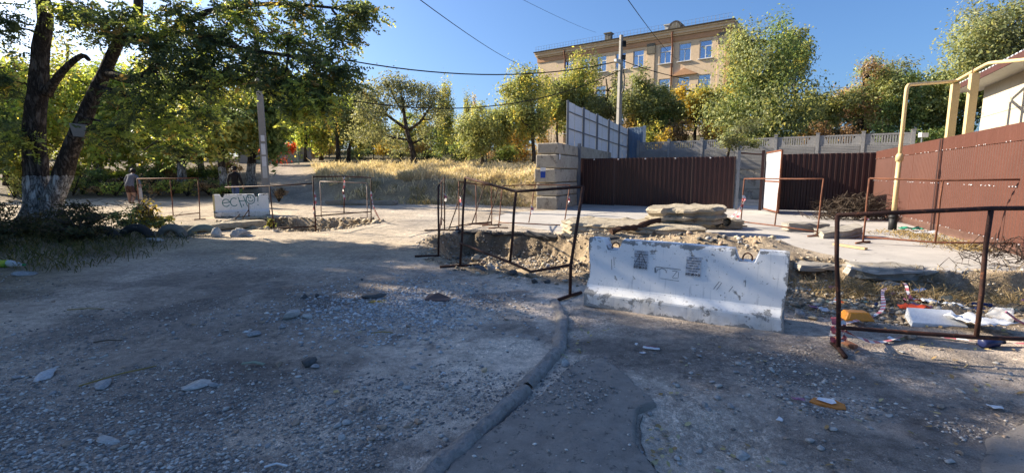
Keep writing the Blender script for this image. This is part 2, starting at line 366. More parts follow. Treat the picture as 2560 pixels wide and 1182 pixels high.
def mat_ground():
    s = NT('trodden_ground'); col = s.n('Attribute', attribute_name='Col').outputs['Color']; p = s.pos()
    v = s.n('TexVoronoi', feature='F1'); s.put(v.inputs['Vector'], p); v.inputs['Scale'].default_value = 42
    v2 = s.n('TexVoronoi', feature='F1'); s.put(v2.inputs['Vector'], p); v2.inputs['Scale'].default_value = 95
    k = s.noise(p, 9, 7, 0.75); f = s.noise(p, 140, 3, 0.7)
    sep = s.n('SeparateColor'); s.put(sep.inputs[0], v.outputs['Color']); sep2 = s.n('SeparateColor'); s.put(sep2.inputs[0], v2.outputs['Color'])
    patch_ = s.ramp(s.noise(p, 1.1, 5, 0.65), (0.42, 0.15), (0.6, 1.0)); big_ = s.noise(p, 0.45, 4, 0.6)
    st = s.ramp(sep.outputs[0], (0.0, 0.6), (0.7, 1.0), (0.9, 1.3), (1.0, 1.8)); st2 = s.ramp(sep2.outputs[1], (0.0, 0.65), (0.8, 1.05), (1.0, 1.45))
    col = s.mix(s.math('MULTIPLY', patch_, .55), col, st, 'MULTIPLY'); col = s.mix(s.math('MULTIPLY', patch_, .6), col, st2, 'MULTIPLY')
    col = s.mix(0.95, col, s.ramp(k, (0.3, (0.5, 0.49, 0.49)), (0.7, (1.38, 1.34, 1.28))), 'MULTIPLY'); col = s.mix(0.8, col, s.ramp(f, (0.3, 0.5), (0.7, 1.45)), 'MULTIPLY')
    col = s.mix(0.9, col, s.ramp(big_, (0.35, (0.72, 0.71, 0.72)), (0.65, (1.2, 1.18, 1.14))), 'MULTIPLY')
    h = s.math('ADD', s.math('MULTIPLY', s.math('MULTIPLY', v.outputs['Distance'], patch_), -0.9), s.math('ADD', s.math('MULTIPLY', k, 1.4), s.math('MULTIPLY', v2.outputs['Distance'], -0.4)))
    s.bump(h, 0.9, 0.014)
    return s.done(col, 0.95, 0.15)
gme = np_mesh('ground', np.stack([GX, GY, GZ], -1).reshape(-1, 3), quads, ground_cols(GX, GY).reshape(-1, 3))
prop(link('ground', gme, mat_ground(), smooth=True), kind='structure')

# old concrete paving in front of the gates, broken off at the trench
def ragged(poly, step=0.12, amp=0.05, seed=0, closed=True):
    out = []; n = len(poly); r = np.random.default_rng(seed)
    for i in range(n if closed else n - 1):
        a, b = np.array(poly[i]), np.array(poly[(i + 1) % n]); L = np.hypot(*(b - a)); k = max(1, int(L / step))
        nrm = np.array([-(b - a)[1], (b - a)[0]]) / max(L, 1e-6)
        for j in range(k):
            q = a + (b - a) * j / k + nrm * (r.uniform(-amp, amp) if j or L < 3 else 0); out.append((float(q[0]), float(q[1])))
    return out
def slab_mesh(mb, poly, z0, z1, under=0.06, seed=0):
    n = len(poly); cx = sum(p[0] for p in poly) / n; cy = sum(p[1] for p in poly) / n; r = np.random.default_rng(seed)
    top = [(x, y, z1) for x, y in poly]; mid = [(x + r.uniform(-.015, .015), y + r.uniform(-.015, .015), z1 - 0.03) for x, y in poly]
    bot = [(x + (cx - x) * under / max(0.3, math.hypot(cx - x, cy - y)) * r.uniform(0.2, 2.0), y + (cy - y) * under / max(0.3, math.hypot(cx - x, cy - y)) * r.uniform(0.2, 2.0), z0 + r.uniform(-.02, .02)) for x, y in poly]
    V = top + mid + bot; Fs = [tuple(range(n))]
    for k in range(2): Fs += [(k * n + (i + 1) % n, k * n + i, (k + 1) * n + i, (k + 1) * n + (i + 1) % n) for i in range(n)]
    Fs.append(tuple(range(3 * n - 1, 2 * n - 1, -1))); mb.add(V, Fs)
near_n = 16
pv = ragged(PAVE[:near_n], 0.12, 0.045, 3, False) + PAVE[near_n - 1:]
mb = MB(); slab_mesh(mb, pv, PAVE_Z - 0.16, PAVE_Z, 0.05, 5)
pave = prop(mb.build('pavement', m_pave), kind='structure')
# asphalt layer that survives in the foreground, its edge broken along the pothole
ASPH = [(-0.42, 2.2), (-0.30, 2.55), (-0.05, 2.95), (0.22, 3.3), (0.5, 3.85), (0.78, 3.95), (0.92, 3.55), (1.02, 3.15), (0.86, 3.06), (0.80, 2.88), (0.76, 2.7), (0.80, 2.5), (0.90, 2.3), (1.05, 2.05), (0.9, 1.4), (-0.5, 1.4)]
ap = ragged(ASPH, 0.05, 0.014, 9); mb = MB(); zt = 0.012
n = len(ap)
V = [(x, y, Hs(x, y) + zt) for x, y in ap] + [(x, y, Hs(x, y) - 0.12) for x, y in ap]
# fine grid top so that it follows the ground
ax = np.arange(-0.6, 1.2, 0.03); ay = np.arange(1.3, 4.1, 0.03); AX, AY = np.meshgrid(ax, ay)
ASD = lambda x, y: poly_sd(x, y, ap)
def patch(name, poly, lift, step, mat, seed, edge=0.05):
    xs = [p[0] for p in poly]; ys = [p[1] for p in poly]
    a = np.arange(min(xs) - 0.1, max(xs) + 0.1, step); b = np.arange(min(ys) - 0.1, max(ys) + 0.1, step); A, B = np.meshgrid(a, b)
    sd_ = poly_sd(A, B, poly) + 0.035 * (fbm(A, B, 9, seed, 3) - 0.5)
    Z = H(A, B) - 0.10 + (0.10 + lift) * sstep(-0.012, edge, sd_) + 0.01 * (fbm(A, B, 25, seed + 5, 2) - 0.5)
    k = np.arange(A.size).reshape(A.shape); q = np.stack([k[:-1, :-1], k[:-1, 1:], k[1:, 1:], k[1:, :-1]], -1).reshape(-1, 4)
    keep = (sd_.ravel()[q] > -0.06).any(1); q = q[keep]; used = np.unique(q); remap = np.full(A.size, -1); remap[used] = np.arange(len(used))
    V = np.stack([A, B, Z], -1).reshape(-1, 3)[used]
    return prop(link(name, np_mesh(name, V, remap[q]), mat, smooth=True), kind='structure')
patch('asphalt_pavement', ASPH, 0.04, 0.018, m_asph, 4, 0.02)
patch('asphalt_pavement', [(2.1, 1.5), (3.4, 1.5), (5.2, 2.6), (4.6, 3.0), (3.4, 3.05), (2.75, 2.75), (2.3, 2.3)], 0.012, 0.035, m_asph, 14, 0.12)

rim = ragged(ASPH[8:13], 0.05, 0.012, 9, False); m_rim = M('asphalt_face_with_shadow', (0.20, 0.185, 0.175), (0.10, 0.095, 0.09), 20, .95, .8, 60); mb = MB(); V = []  # dark strip: broken asphalt side with the edge's shadow put into its colour
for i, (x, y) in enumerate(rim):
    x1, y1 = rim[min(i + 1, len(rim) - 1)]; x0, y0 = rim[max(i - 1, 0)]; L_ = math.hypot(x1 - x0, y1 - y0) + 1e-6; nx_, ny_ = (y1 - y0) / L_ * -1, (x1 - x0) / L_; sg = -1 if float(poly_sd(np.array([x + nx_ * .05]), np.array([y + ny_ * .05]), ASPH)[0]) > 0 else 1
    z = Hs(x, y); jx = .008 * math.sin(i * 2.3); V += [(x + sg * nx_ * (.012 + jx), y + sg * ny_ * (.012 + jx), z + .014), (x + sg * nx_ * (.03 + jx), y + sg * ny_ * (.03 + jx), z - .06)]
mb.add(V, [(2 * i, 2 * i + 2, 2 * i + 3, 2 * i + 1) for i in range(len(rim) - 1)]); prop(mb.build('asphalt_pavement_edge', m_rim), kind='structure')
# dark gully along the kerb lumps: each broken piece of the old asphalt kerb is a thing
def lump(name, a, b, w, h, seed, label, cat, group=None, mat=m_asph_edge):
    r = np.random.default_rng(seed); a = np.array(a[:2]); b = np.array(b[:2]); L = np.hypot(*(b - a)); d = (b - a) / L; nrm = np.array([-d[1], d[0]])
    ns, nw = max(8, int(L / 0.025)), 16; V = []
    for i in range(ns + 1):
        t = i / ns; q = a + d * L * t; env = min(1, (min(t, 1 - t) / 0.07 + 0.5)) ** 0.6 * (.75 + .4 * float(vnoise(t * L * 7, 3.3, 1, seed + 8)))
        for j in range(nw + 1):
            s = -1.6 + 2.6 * j / nw; prof = (max(0, 1 - abs(s) ** 3.4) ** 0.5) if s > 0 else float(sstep(-1.6, -.15, s))
            off = nrm * s * w / 2 * (0.85 + 0.3 * float(vnoise(t * 5 * L / 0.3, s, 1, seed)))
            p = q + off
            z = Hs(p[0], p[1]) - 0.015 + h * env * prof * (0.75 + 0.5 * float(fbm(t * L * 6, s * 1.5, 1.7, seed + 3, 3))) + 0.035 * (float(fbm(p[0], p[1], 16, seed, 4)) - 0.5) * env
            V.append((p[0], p[1], z if 0 < j < nw else Hs(p[0], p[1]) - (0.03 if j else .012)))
    q = [(i * (nw + 1) + j, i * (nw + 1) + j + 1, (i + 1) * (nw + 1) + j + 1, (i + 1) * (nw + 1) + j) for i in range(ns) for j in range(nw)]
    me = np_mesh(name, np.array(V), np.array(q)[:, ::-1]); o = link(name, me, mat, smooth=True); return prop(o, label, cat, group)
kerbs = [((1385, 752), (1408, 800), .12, .05, 'short dark kerb lump beside the foot of the bent frame'), ((1408, 799), (1400, 876), .13, .07, 'rounded asphalt kerb lump curving past fallen leaves'),
         ((1400, 876), (1313, 972), .135, .08, 'long rounded asphalt kerb lump in mid curve'), ((1313, 978), (1192, 1090), .13, .08, 'broken asphalt kerb piece with crumbling side'),
         ((1192, 1094), (1050, 1215), .15, .09, 'thick asphalt kerb piece at the lower end of the curve'), ((1290, 835), (1345, 852), .07, .03, 'thin flat asphalt shard lying inside the kerb curve')]
for i, (a, b, w_, h_, lb) in enumerate(kerbs): lump('kerb_lump', G(*a), G(*b), w_, h_, 60 + i, lb, 'kerb')

# ------------------------------------------------------------------ stones and rubble
def ico(sub):
    t = (1 + 5 ** 0.5) / 2
    V = [(-1, t, 0), (1, t, 0), (-1, -t, 0), (1, -t, 0), (0, -1, t), (0, 1, t), (0, -1, -t), (0, 1, -t), (t, 0, -1), (t, 0, 1), (-t, 0, -1), (-t, 0, 1)]
    Fs = [(0, 11, 5), (0, 5, 1), (0, 1, 7), (0, 7, 10), (0, 10, 11), (1, 5, 9), (5, 11, 4), (11, 10, 2), (10, 7, 6), (7, 1, 8), (3, 9, 4), (3, 4, 2), (3, 2, 6), (3, 6, 8), (3, 8, 9), (4, 9, 5), (2, 4, 11), (6, 2, 10), (8, 6, 7), (9, 8, 1)]
    V = [Vector(v).normalized() for v in V]
    for _ in range(sub):
        mid = {}; nf = []
        def m(a, b):
            k = (min(a, b), max(a, b))
            if k not in mid: V.append(((V[a] + V[b]) / 2).normalized()); mid[k] = len(V) - 1
            return mid[k]
        for a, b, c in Fs:
            ab, bc, ca = m(a, b), m(b, c), m(c, a); nf += [(a, ab, ca), (b, bc, ab), (c, ca, bc), (ab, bc, ca)]
        Fs = nf
    return np.array([tuple(v) for v in V]), np.array(Fs)
ICO0, ICO1, ICO2 = ico(0), ico(1), ico(2)
OCT = (np.array([(1, .2, .1), (.1, 1, -.1), (-1, -.1, .1), (-.1, -1, 0), (.25, .2, .9), (-.3, .3, .8), (.1, -.1, -1)]), np.array([(0, 1, 4), (1, 5, 4), (1, 2, 5), (2, 3, 5), (5, 3, 4), (3, 0, 4), (1, 0, 6), (2, 1, 6), (3, 2, 6), (0, 3, 6)]))
def rock_verts(base, size, seed, cuts=9, rough=0.2):
    r = np.random.default_rng(seed); V = base[0].copy()
    for _ in range(cuts):                                    # chop with random planes: angular faces
        nn = r.normal(size=3); nn /= np.linalg.norm(nn); dd = r.uniform(0.38, 0.78); k = V @ nn; V = V - np.outer(np.maximum(k - dd, 0), nn)
    V = V * (1 + rough * (r.random(len(V)) - 0.5))[:, None]
    return V * np.array(size) / 2
def rock(name, loc, size, seed, col, label, cat='stone', group=None, rot=None, sub=2, smooth=False, mat=None, sink=0.25, flat=None):
    V = rock_verts([ICO0, ICO1, ICO2][sub], size, seed)
    r = np.random.default_rng(seed + 1); a = rot if rot is not None else r.uniform(0, 6.28)
    me = np_mesh(name, V, [ICO0, ICO1, ICO2][sub][1], np.tile(np.array(col), (len(V), 1)) * (0.8 + 0.4 * r.random((len(V), 1))))
    o = link(name, me, mat or m_rock, smooth=smooth); o.rotation_euler = (r.uniform(-.15, .15), r.uniform(-.15, .15), a)
    z = loc[2] if len(loc) > 2 and loc[2] is not None else gz(loc[0], loc[1])
    o.location = (loc[0], loc[1], z + size[2] * (0.5 - sink)); return prop(o, label, cat, group)
PALE, GREY, DARK, TAN, WARM = (0.46, 0.44, 0.41), (0.33, 0.325, 0.32), (0.10, 0.098, 0.096), (0.47, 0.39, 0.27), (0.37, 0.28, 0.21)
def R_(px, py, size, seed, col, label, **k):
    p = G(px, py); return rock('stone', (p[0], p[1], None), size, seed, col, label, **k)
R_(725, 792, (.30, .22, .13), 1, PALE, 'pale angular chunk of concrete at the edge of the loose gravel')
R_(640, 836, (.17, .13, .07), 2, GREY, 'flat grey stone half sunk beside the loose gravel')
R_(772, 792, (.16, .12, .07), 3, PALE, 'small pale stone next to the large concrete chunk')
R_(770, 905, (.19, .14, .085), 4, DARK, 'black lump of asphalt on the dusty track')
R_(697, 911, (.08, .07, .06), 5, WARM, 'small pinkish stone beside the black asphalt lump')
R_(495, 965, (.22, .16, .05), 6, PALE, 'flat pale slab of stone sunk in fine gravel')
R_(115, 945, (.26, .14, .05), 7, (0.5, 0.5, 0.5), 'whitish flat stone buried beside a dark clump')
R_(262, 960, (.22, .14, .05), 8, GREY, 'low grey stone flush with the gravel')
R_(270, 1102, (.17, .09, .03), 9, PALE, 'thin pale shard of stone with pointed end')
R_(935, 745, (.36, .28, .10), 10, (0.13, 0.13, 0.13), 'flat round slab of asphalt with a pale top on the gravel')
R_(760, 745, (.13, .10, .09), 11, DARK, 'black clod of asphalt beside the gravel heap')
R_(795, 742, (.10, .09, .07), 12, DARK, 'smaller black clod next to another black clod')
R_(905, 700, (.08, .07, .05), 13, DARK, 'tiny black pebble on the pale dust')
R_(1212, 930, (.07, .05, .05), 14, TAN, 'sandy brick-coloured pebble on the dusty track')
R_(1412, 915, (.09, .08, .08), 15, PALE, 'pale lump of stone leaning on the kerb curve')
R_(1372, 1042, (.07, .06, .05), 16, GREY, 'grey cracked pebble on the asphalt inside the curve')
R_(1855, 1110, (.11, .08, .05), 17, PALE, 'largest pale stone in the pothole')
R_(1690, 970, (.05, .05, .05), 18, PALE, 'round pale pebble in front of the concrete barrier')
R_(1762, 1015, (.055, .05, .05), 19, GREY, 'pale grey pebble beside the pothole')
R_(1820, 1170, (.07, .06, .05), 20, PALE, 'tall pale stone at the lower rim of the pothole')
R_(1928, 933, (.06, .05, .05), 21, PALE, 'pale egg-shaped pebble near the barrier')
R_(2270, 850, (.17, .13, .12), 22, WARM, 'brown stone beside the scrap of white paper')
R_(1995, 800, (.16, .12, .12), 23, GREY, 'dark pointed stone at the end of the barrier')
R_(2030, 806, (.13, .1, .09), 24, TAN, 'ochre stone beside a darker pointed stone')
R_(1430, 735, (.06, .05, .04), 25, PALE, 'pale pebble touching the foot tube')
R_(1282, 690, (.18, .15, .12), 26, DARK, 'big dark asphalt clod in front of the bent frame')
R_(1335, 712, (.16, .14, .11), 27, DARK, 'dark round clod at the edge of the trench')
R_(1365, 712, (.13, .11, .09), 28, DARK, 'dark round clod beside its larger neighbour')
R_(1245, 680, (.22, .17, .11), 29, (0.1, 0.1, 0.1), 'cracked dark asphalt chunk behind the bent frame foot')
R_(1200, 672, (.3, .2, .08), 30, (0.11, 0.11, 0.11), 'tilted asphalt plate under the bent frame')
R_(1160, 630, (.34, .26, .13), 31, (0.12, 0.12, 0.12), 'jagged asphalt plate at the trench corner')
R_(1120, 630, (.26, .2, .11), 32, (0.1, 0.1, 0.11), 'broken asphalt plate beside the narrow frame')
p = D(1190, 600, 11.6); rock('stone', (p[0], p[1], None), (.30, .22, .17), 33, TAN, 'yellowish stone resting on the trench slope', smooth=True)
p = D(1228, 632, 9.8); rock('stone', (p[0], p[1], None), (.2, .17, .3), 34, PALE, 'upright pale stone inside the trench')
R_(537, 592, (.34, .3, .40), 35, PALE, 'upright pale boulder beside the buried tyres')
R_(603, 590, (.56, .42, .34), 36, PALE, 'wide pale boulder at the trench edge')
R_(625, 592, (.16, .13, .1), 37, PALE, 'small stone touching the wide pale boulder')
R_(452, 592, (.40, .3, .30), 38, (0.33, 0.28, 0.22), 'cream stone lying inside the half buried tyre')
R_(388, 606, (.52, .36, .16), 39, PALE, 'flat pale rock in front of the black tyre')
R_(190, 606, (.60, .4, .28), 40, PALE, 'pale rock under the weeds below the big tree')
R_(690, 580, (.3, .24, .12), 41, PALE, 'low pale stone at the foot of the leaning frame')
R_(65, 695, (.3, .2, .1), 42, GREY, 'grey flat rock near the drinks bottle')
R_(840, 775, (.13, .1, .05), 43, PALE, 'pale flat stone in the middle of the gravel heap')
R_(1020, 815, (.09, .08, .05), 44, WARM, 'reddish pebble below the gravel heap')
R_(1265, 803, (.07, .05, .03), 45, WARM, 'brown flake of stone on the dusty track')
R_(1115, 970, (.07, .055, .05), 46, PALE, 'single pale cobble on the brown dust')
R_(1000, 960, (.07, .06, .04), 47, GREY, 'bluish grey cobble on the brown dust')
R_(1045, 1060, (.07, .06, .05), 48, WARM, 'rust coloured cobble near the kerb curve')
rb = np.random.default_rng(77)
for i in range(70):
    px, py = rb.uniform(30, 1150), rb.uniform(720, 1170); s_ = rb.uniform(.035, .075)
    R_(px, py, (s_ * rb.uniform(1, 1.6), s_, s_ * rb.uniform(.4, .7)), 300 + i, [PALE, GREY, WARM, (0.42, 0.4, 0.37)][i % 4], ('loose pale', 'loose grey', 'loose reddish', 'loose whitish')[i % 4] + ' pebble on the dusty open ground', group='loose pebbles on the dusty ground', sub=1)
for i in range(70):
    px, py = rb.uniform(1500, 2540), rb.uniform(860, 1170); s_ = rb.uniform(.03, .06)
    R_(px, py, (s_ * rb.uniform(1, 1.6), s_, s_ * rb.uniform(.4, .7)), 400 + i, [PALE, GREY, WARM, (0.42, 0.4, 0.37)][i % 4], ('loose pale', 'loose grey', 'loose reddish', 'loose whitish')[i % 4] + ' pebble on the dark ground before the barrier', group='loose pebbles before the barrier', sub=1)
for i in range(60):                                       # clods along the trench faces
    t = rb.random()
    if i < 30: x, y = -1.6 + 3.9 * t, 12.2 - 0.5 * t + rb.normal(0, .5) - 0.8
    else: x, y = 2.6 + 3.2 * t, 10.3 + rb.normal(0, .5)
    s_ = rb.uniform(.06, .17)
    rock('stone', (x, y, None), (s_ * 1.3, s_, s_ * .8), 500 + i, [WARM, GREY, TAN, DARK][i % 4], ('brown', 'grey', 'tan', 'black')[i % 4] + (' clod in the trench behind the bent frame' if i < 30 else ' clod on the spoil heap before the broken slabs'),
         group='clods in the trench' if i < 30 else 'clods on the spoil heap', sub=0)
for i in range(34):
    x, y = rb.uniform(3.3, 8.5), rb.uniform(5.4, 7.6); s_ = rb.uniform(.05, .15)
    rock('stone', (x, y, None), (s_ * 1.3, s_, s_ * .8), 600 + i, [WARM, GREY, TAN, PALE][i % 4], ('brown', 'grey', 'tan', 'pale')[i % 4] + ' clod among the litter behind the rusty frame', group='clods among the litter', sub=0)
for i in range(30):
    x, y = rb.uniform(-7.2, -4.9), rb.uniform(14.2, 16.6); s_ = rb.uniform(.12, .3)
    rock('stone', (x, y, None), (s_ * 1.3, s_, s_ * .8), 650 + i, [WARM, TAN, TAN, GREY][i % 4], ('brown', 'tan', 'tan', 'grey')[i % 4] + ' clod in the sandy trench by the pale rail frame', group='clods in the far trench', sub=0)

def gravel_cloud(name, n, sampler, smin, smax, cols, seed):
    r = np.random.default_rng(seed); P = sampler(r, n); n = len(P); B, Fb = OCT
    S = smin + (smax - smin) * r.random(n) ** 4
    sc = np.stack([S * r.uniform(0.8, 1.5, n), S * r.uniform(0.7, 1.1, n), S * r.uniform(0.35, 0.75, n)], -1)
    V = B[None] * (1 + 0.35 * (r.random((n, len(B), 1)) - 0.5)) * sc[:, None, :] / 2
    a = r.uniform(0, 6.28, n); ca, sa = np.cos(a)[:, None], np.sin(a)[:, None]
    V = np.stack([V[..., 0] * ca - V[..., 1] * sa, V[..., 0] * sa + V[..., 1] * ca, V[..., 2]], -1)
    V = V + np.stack([P[:, 0], P[:, 1], H(P[:, 0], P[:, 1]) + np.where(poly_sd(P[:, 0], P[:, 1], ASPH) > 0.01, .042, 0) + sc[:, 2] * 0.22], -1)[:, None, :]
    col = np.array(cols)[r.integers(0, len(cols), n)] * r.uniform(0.7, 1.25, (n, 1)); col = np.repeat(col[:, None, :], len(B), 1)
    me = np_mesh(name, V.reshape(-1, 3), (Fb[None] + (np.arange(n) * len(B))[:, None, None]).reshape(-1, 3), col.reshape(-1, 3))
    return link(name, me, m_rock)
def samp_near(r, n):
    px = r.uniform(-60, 2620, n * 3); py = 640 + 560 * r.random(n * 3) ** 0.8
    u = (px - 1280) / F_PX; v = (591 - py) / F_PX; t = -EYE / (-SP + v * CP); x, y = u * t, (CP + v * SP) * t
    d = fbm(x, y, 0.9, 131, 4) - .1 * np.exp(-(((x + 0.2) / 1.4) ** 2 + ((y - 5.0) / 2.6) ** 2)); keep = (r.random(len(x)) < sstep(0.43, 0.62, d) + .04) & ~((poly_sd(x, y, ASPH) > 0.03) & (r.random(len(x)) < 0.35)) & (poly_sd(x, y, PAVE) < 0)
    return np.stack([x, y], -1)[keep][:n]
GC = [(0.5, 0.45, 0.4), (0.38, 0.34, 0.305), (0.57, 0.52, 0.46), (0.2, 0.19, 0.185), (0.44, 0.38, 0.33), (0.28, 0.27, 0.26), (0.64, 0.61, 0.57), (0.3, 0.28, 0.26)]
prop(gravel_cloud('gravel', 30000, samp_near, .007, .034, GC, 5), 'grey gravel strewn over the dusty ground', 'gravel', kind='stuff')
def samp_heap(r, n):
    x = r.normal(-1.55, 0.75, n); y = r.normal(5.9, 0.75, n); m2 = n // 2; x[:m2] = r.normal(-1.3, 0.55, m2); y[:m2] = r.normal(5.6, 0.5, m2); return np.stack([x, y], -1)
prop(gravel_cloud('crushed_stone', 6000, samp_heap, .014, .055, [(0.6, 0.6, 0.6), (0.48, 0.48, 0.49), (0.68, 0.67, 0.65), (0.33, 0.33, 0.34)], 6), 'pale crushed stone spread in a patch on the track', 'gravel', kind='stuff')
def samp_pit(r, n):
    x = r.uniform(-2.2, 10, n * 3); y = r.uniform(5, 13.2, n * 3); k0 = n // 2; x[2 * n:2 * n + n // 2] = r.uniform(2.8, 6.5, n // 2); y[2 * n:2 * n + n // 2] = r.uniform(5.0, 8.0, n // 2); x[:k0] = r.uniform(-2.0, 3.0, k0); y[:k0] = 12.9 - .42 * np.maximum(x[:k0] + .6, 0) - r.random(k0) ** 1.5 * 1.6; k = poly_sd(x, y, PIT2) > -0.25; hp = np.exp(-(((x - 4.2) / 1.7) ** 2 + ((y - 10.4) / 1.0) ** 2)) > r.random(n * 3); k = k | hp; o_ = r.permutation(n * 3); return np.stack([x, y], -1)[o_][k[o_]][:n]
prop(gravel_cloud('rubble', 15000, samp_pit, .015, .10, [(0.4, 0.32, 0.22), (0.3, 0.24, 0.17), (0.46, 0.4, 0.31), (0.2, 0.165, 0.13), (0.5, 0.46, 0.4)], 8), 'dug-up earth and rubble in the long trench', 'rubble', kind='stuff')
def samp_pit1(r, n):
    x = r.uniform(-10.2, -4.3, n * 3); y = r.uniform(13.2, 17.6, n * 3); k = poly_sd(x, y, PIT1) > -0.2; return np.stack([x, y], -1)[k][:n]
prop(gravel_cloud('rubble', 2600, samp_pit1, .05, .2, [(0.46, 0.38, 0.27), (0.38, 0.31, 0.22), (0.54, 0.46, 0.34)], 9), 'sandy rubble in the trench by the graffiti barrier', 'rubble', kind='stuff')

# ------------------------------------------------------------------ big broken slabs
def chunk(poly, h, seed, layers=6, jag=0.05, tilt=(0, 0), holes=()):
    layers = layers + 3 if h > .2 else layers
    """a broken slab: outline poly (local xy), height h, layered crumbling sides"""
    pts = ragged(poly, 0.17, jag * 0.8, seed); n = len(pts); r = np.random.default_rng(seed); mb = MB(); V = []
    cx = sum(p[0] for p in pts) / n; cy = sum(p[1] for p in pts) / n; lay = r.uniform(-1, 1, layers + 1)
    for k in range(layers + 1):
        z = h * k / layers
        for i, (x, y) in enumerate(pts):
            d = math.hypot(x - cx, y - cy) + 1e-6; o = jag * (lay[k] * 0.95 + 0.9 * (float(vnoise(i * 0.3, k * 1.3, 1, seed)) - 0.5)) - (0.03 if k in (0, layers) else 0)
            V.append((x + (x - cx) / d * o, y + (y - cy) / d * o, z + 0.015 * r.normal() + tilt[0] * x + tilt[1] * y))
    for t in (0.6, 0.25):                                   # crumbly top
        for i, (x, y) in enumerate(pts):
            qx, qy = cx + (x - cx) * t, cy + (y - cy) * t
            V.append((qx, qy, h + 0.06 * (float(fbm(qx, qy, 2.5, seed + 9, 3)) - 0.5) + tilt[0] * qx + tilt[1] * qy))
    V.append((cx, cy, h + tilt[0] * cx + tilt[1] * cy)); R = layers + 3
    Fs = [tuple(range(n - 1, -1, -1))]
    for k in range(R - 1): Fs += [(k * n + i, k * n + (i + 1) % n, (k + 1) * n + (i + 1) % n, (k + 1) * n + i) for i in range(n)]
    Fs += [((R - 1) * n + i, (R - 1) * n + (i + 1) % n, R * n) for i in range(n)]
    return mb.add(V, Fs)
def slab(px, py, poly, h, z, rotz, seed, label, tilt=(0, 0), jag=0.06, mat=m_slab):
    p = G(px, py, z); o = chunk(poly, h, seed, 6, jag, tilt).build('concrete_slab', mat); o.location = (p[0], p[1], z); o.rotation_euler = (0, 0, rotz)
    return prop(o, label, 'slab')
slab(1570, 590, [(-1.75, .15), (-1.4, -.45), (1.1, -.62), (1.75, -.5), (1.75, .25), (1.2, .8), (-1.3, .95)], .34, PAVE_Z - .02, -0.22, 101, 'long flat broken concrete slab with a rusty log on its edge', (-.015, .05))
slab(1775, 571, [(-1.0, -.35), (.2, -.45), (.75, -.35), (.8, .3), (.5, .5), (-1.0, .5)], .28, PAVE_Z - .02, -0.1, 102, 'short broken slab with round hollow holes beneath the top slab', (.02, 0))
o = slab(1718, 556, [(-1.05, -.2), (-.75, -.45), (.5, -.5), (.9, -.25), (1.0, .25), (.35, .6), (-.75, .5)], .42, .33, -0.12, 103, 'thick layered concrete slab topmost on the pile', (.03, .05), .10)
# hollow cores of the lower slab
for k, px in enumerate((1800, 1823)):
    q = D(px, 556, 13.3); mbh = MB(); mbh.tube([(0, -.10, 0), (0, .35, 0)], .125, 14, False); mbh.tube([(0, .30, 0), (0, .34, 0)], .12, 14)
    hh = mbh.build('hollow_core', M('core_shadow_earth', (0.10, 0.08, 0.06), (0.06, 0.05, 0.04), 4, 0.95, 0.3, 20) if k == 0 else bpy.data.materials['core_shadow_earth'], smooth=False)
    hh.location = (q[0], 13.55, q[2]); prop(hh, 'round hollow core showing in the end of the broken slab', 'slab core', 'hollow cores of the slab')
rl = np.random.default_rng(4); a_, b_ = np.array(D(1528, 580, 11.35)), np.array(D(1648, 552, 11.9)); pth = [a_ + (b_ - a_) * t + np.array([0, 0, .03 * math.sin(9 * t)]) for t in np.linspace(0, 1, 14)]
mbl = MB(); mbl.tube(pth, [.07 * (0.65 + 0.5 * rl.random()) for _ in pth], 9, wob=0.5); prop(mbl.build('rusty_log', M('rotten_rusty_wood', (0.11, 0.055, 0.035), (0.05, 0.03, 0.022), 6, .95, 1.0, 20, bd=.03)), 'rotten rust-brown log lying across the slab edge', 'log')
slab(2015, 578, [(-.55, -.2), (.5, -.22), (.55, .25), (-.5, .3)], .22, PAVE_Z, -.1, 104, 'low broken concrete block behind the orange frame foot', (0, .02), .04, m_concrete)
slab(2087, 592, [(-.55, -.3), (.1, -.38), (.65, -.15), (.75, .3), (-.3, .35)], .20, PAVE_Z, .1, 105, 'tilted broken concrete plate beside the low block', (.12, .02), .04, m_concrete)
# the overhanging nose of paving and the plates that slid into the trench
slab(2205, 690, [(-.42, -.16), (.0, -.26), (.5, -.2), (.75, .1), (.5, .5), (-.35, .45)], .15, -.10, -.1, 106, 'cracked nose of paving hanging over the litter', (.0, .02), .05, m_concrete)
slab(2045, 668, [(-.5, -.2), (.5, -.25), (.6, .2), (-.4, .25)], .09, -.12, .1, 107, 'thin plate of old paving slipping into the trench', (.02, .10), .04, m_concrete)
slab(2110, 655, [(-.35, -.12), (.4, -.15), (.45, .25), (-.3, .22)], .06, -.1, -.1, 108, 'bluish flat shard below the paving edge', (0, .15), .03, m_concrete)
slab(2085, 735, [(-.35, -.12), (.3, -.18), (.35, .15), (-.3, .15)], .07, -.3, .15, 109, 'flat dirty plate lying on the trench floor', (.03, .05), .04)
slab(2215, 735, [(-.14, -.1), (.14, -.12), (.16, .12), (-.12, .1)], .18, -.3, .3, 110, 'small prop stone under the hanging paving nose', (.1, 0), .04, m_concrete)
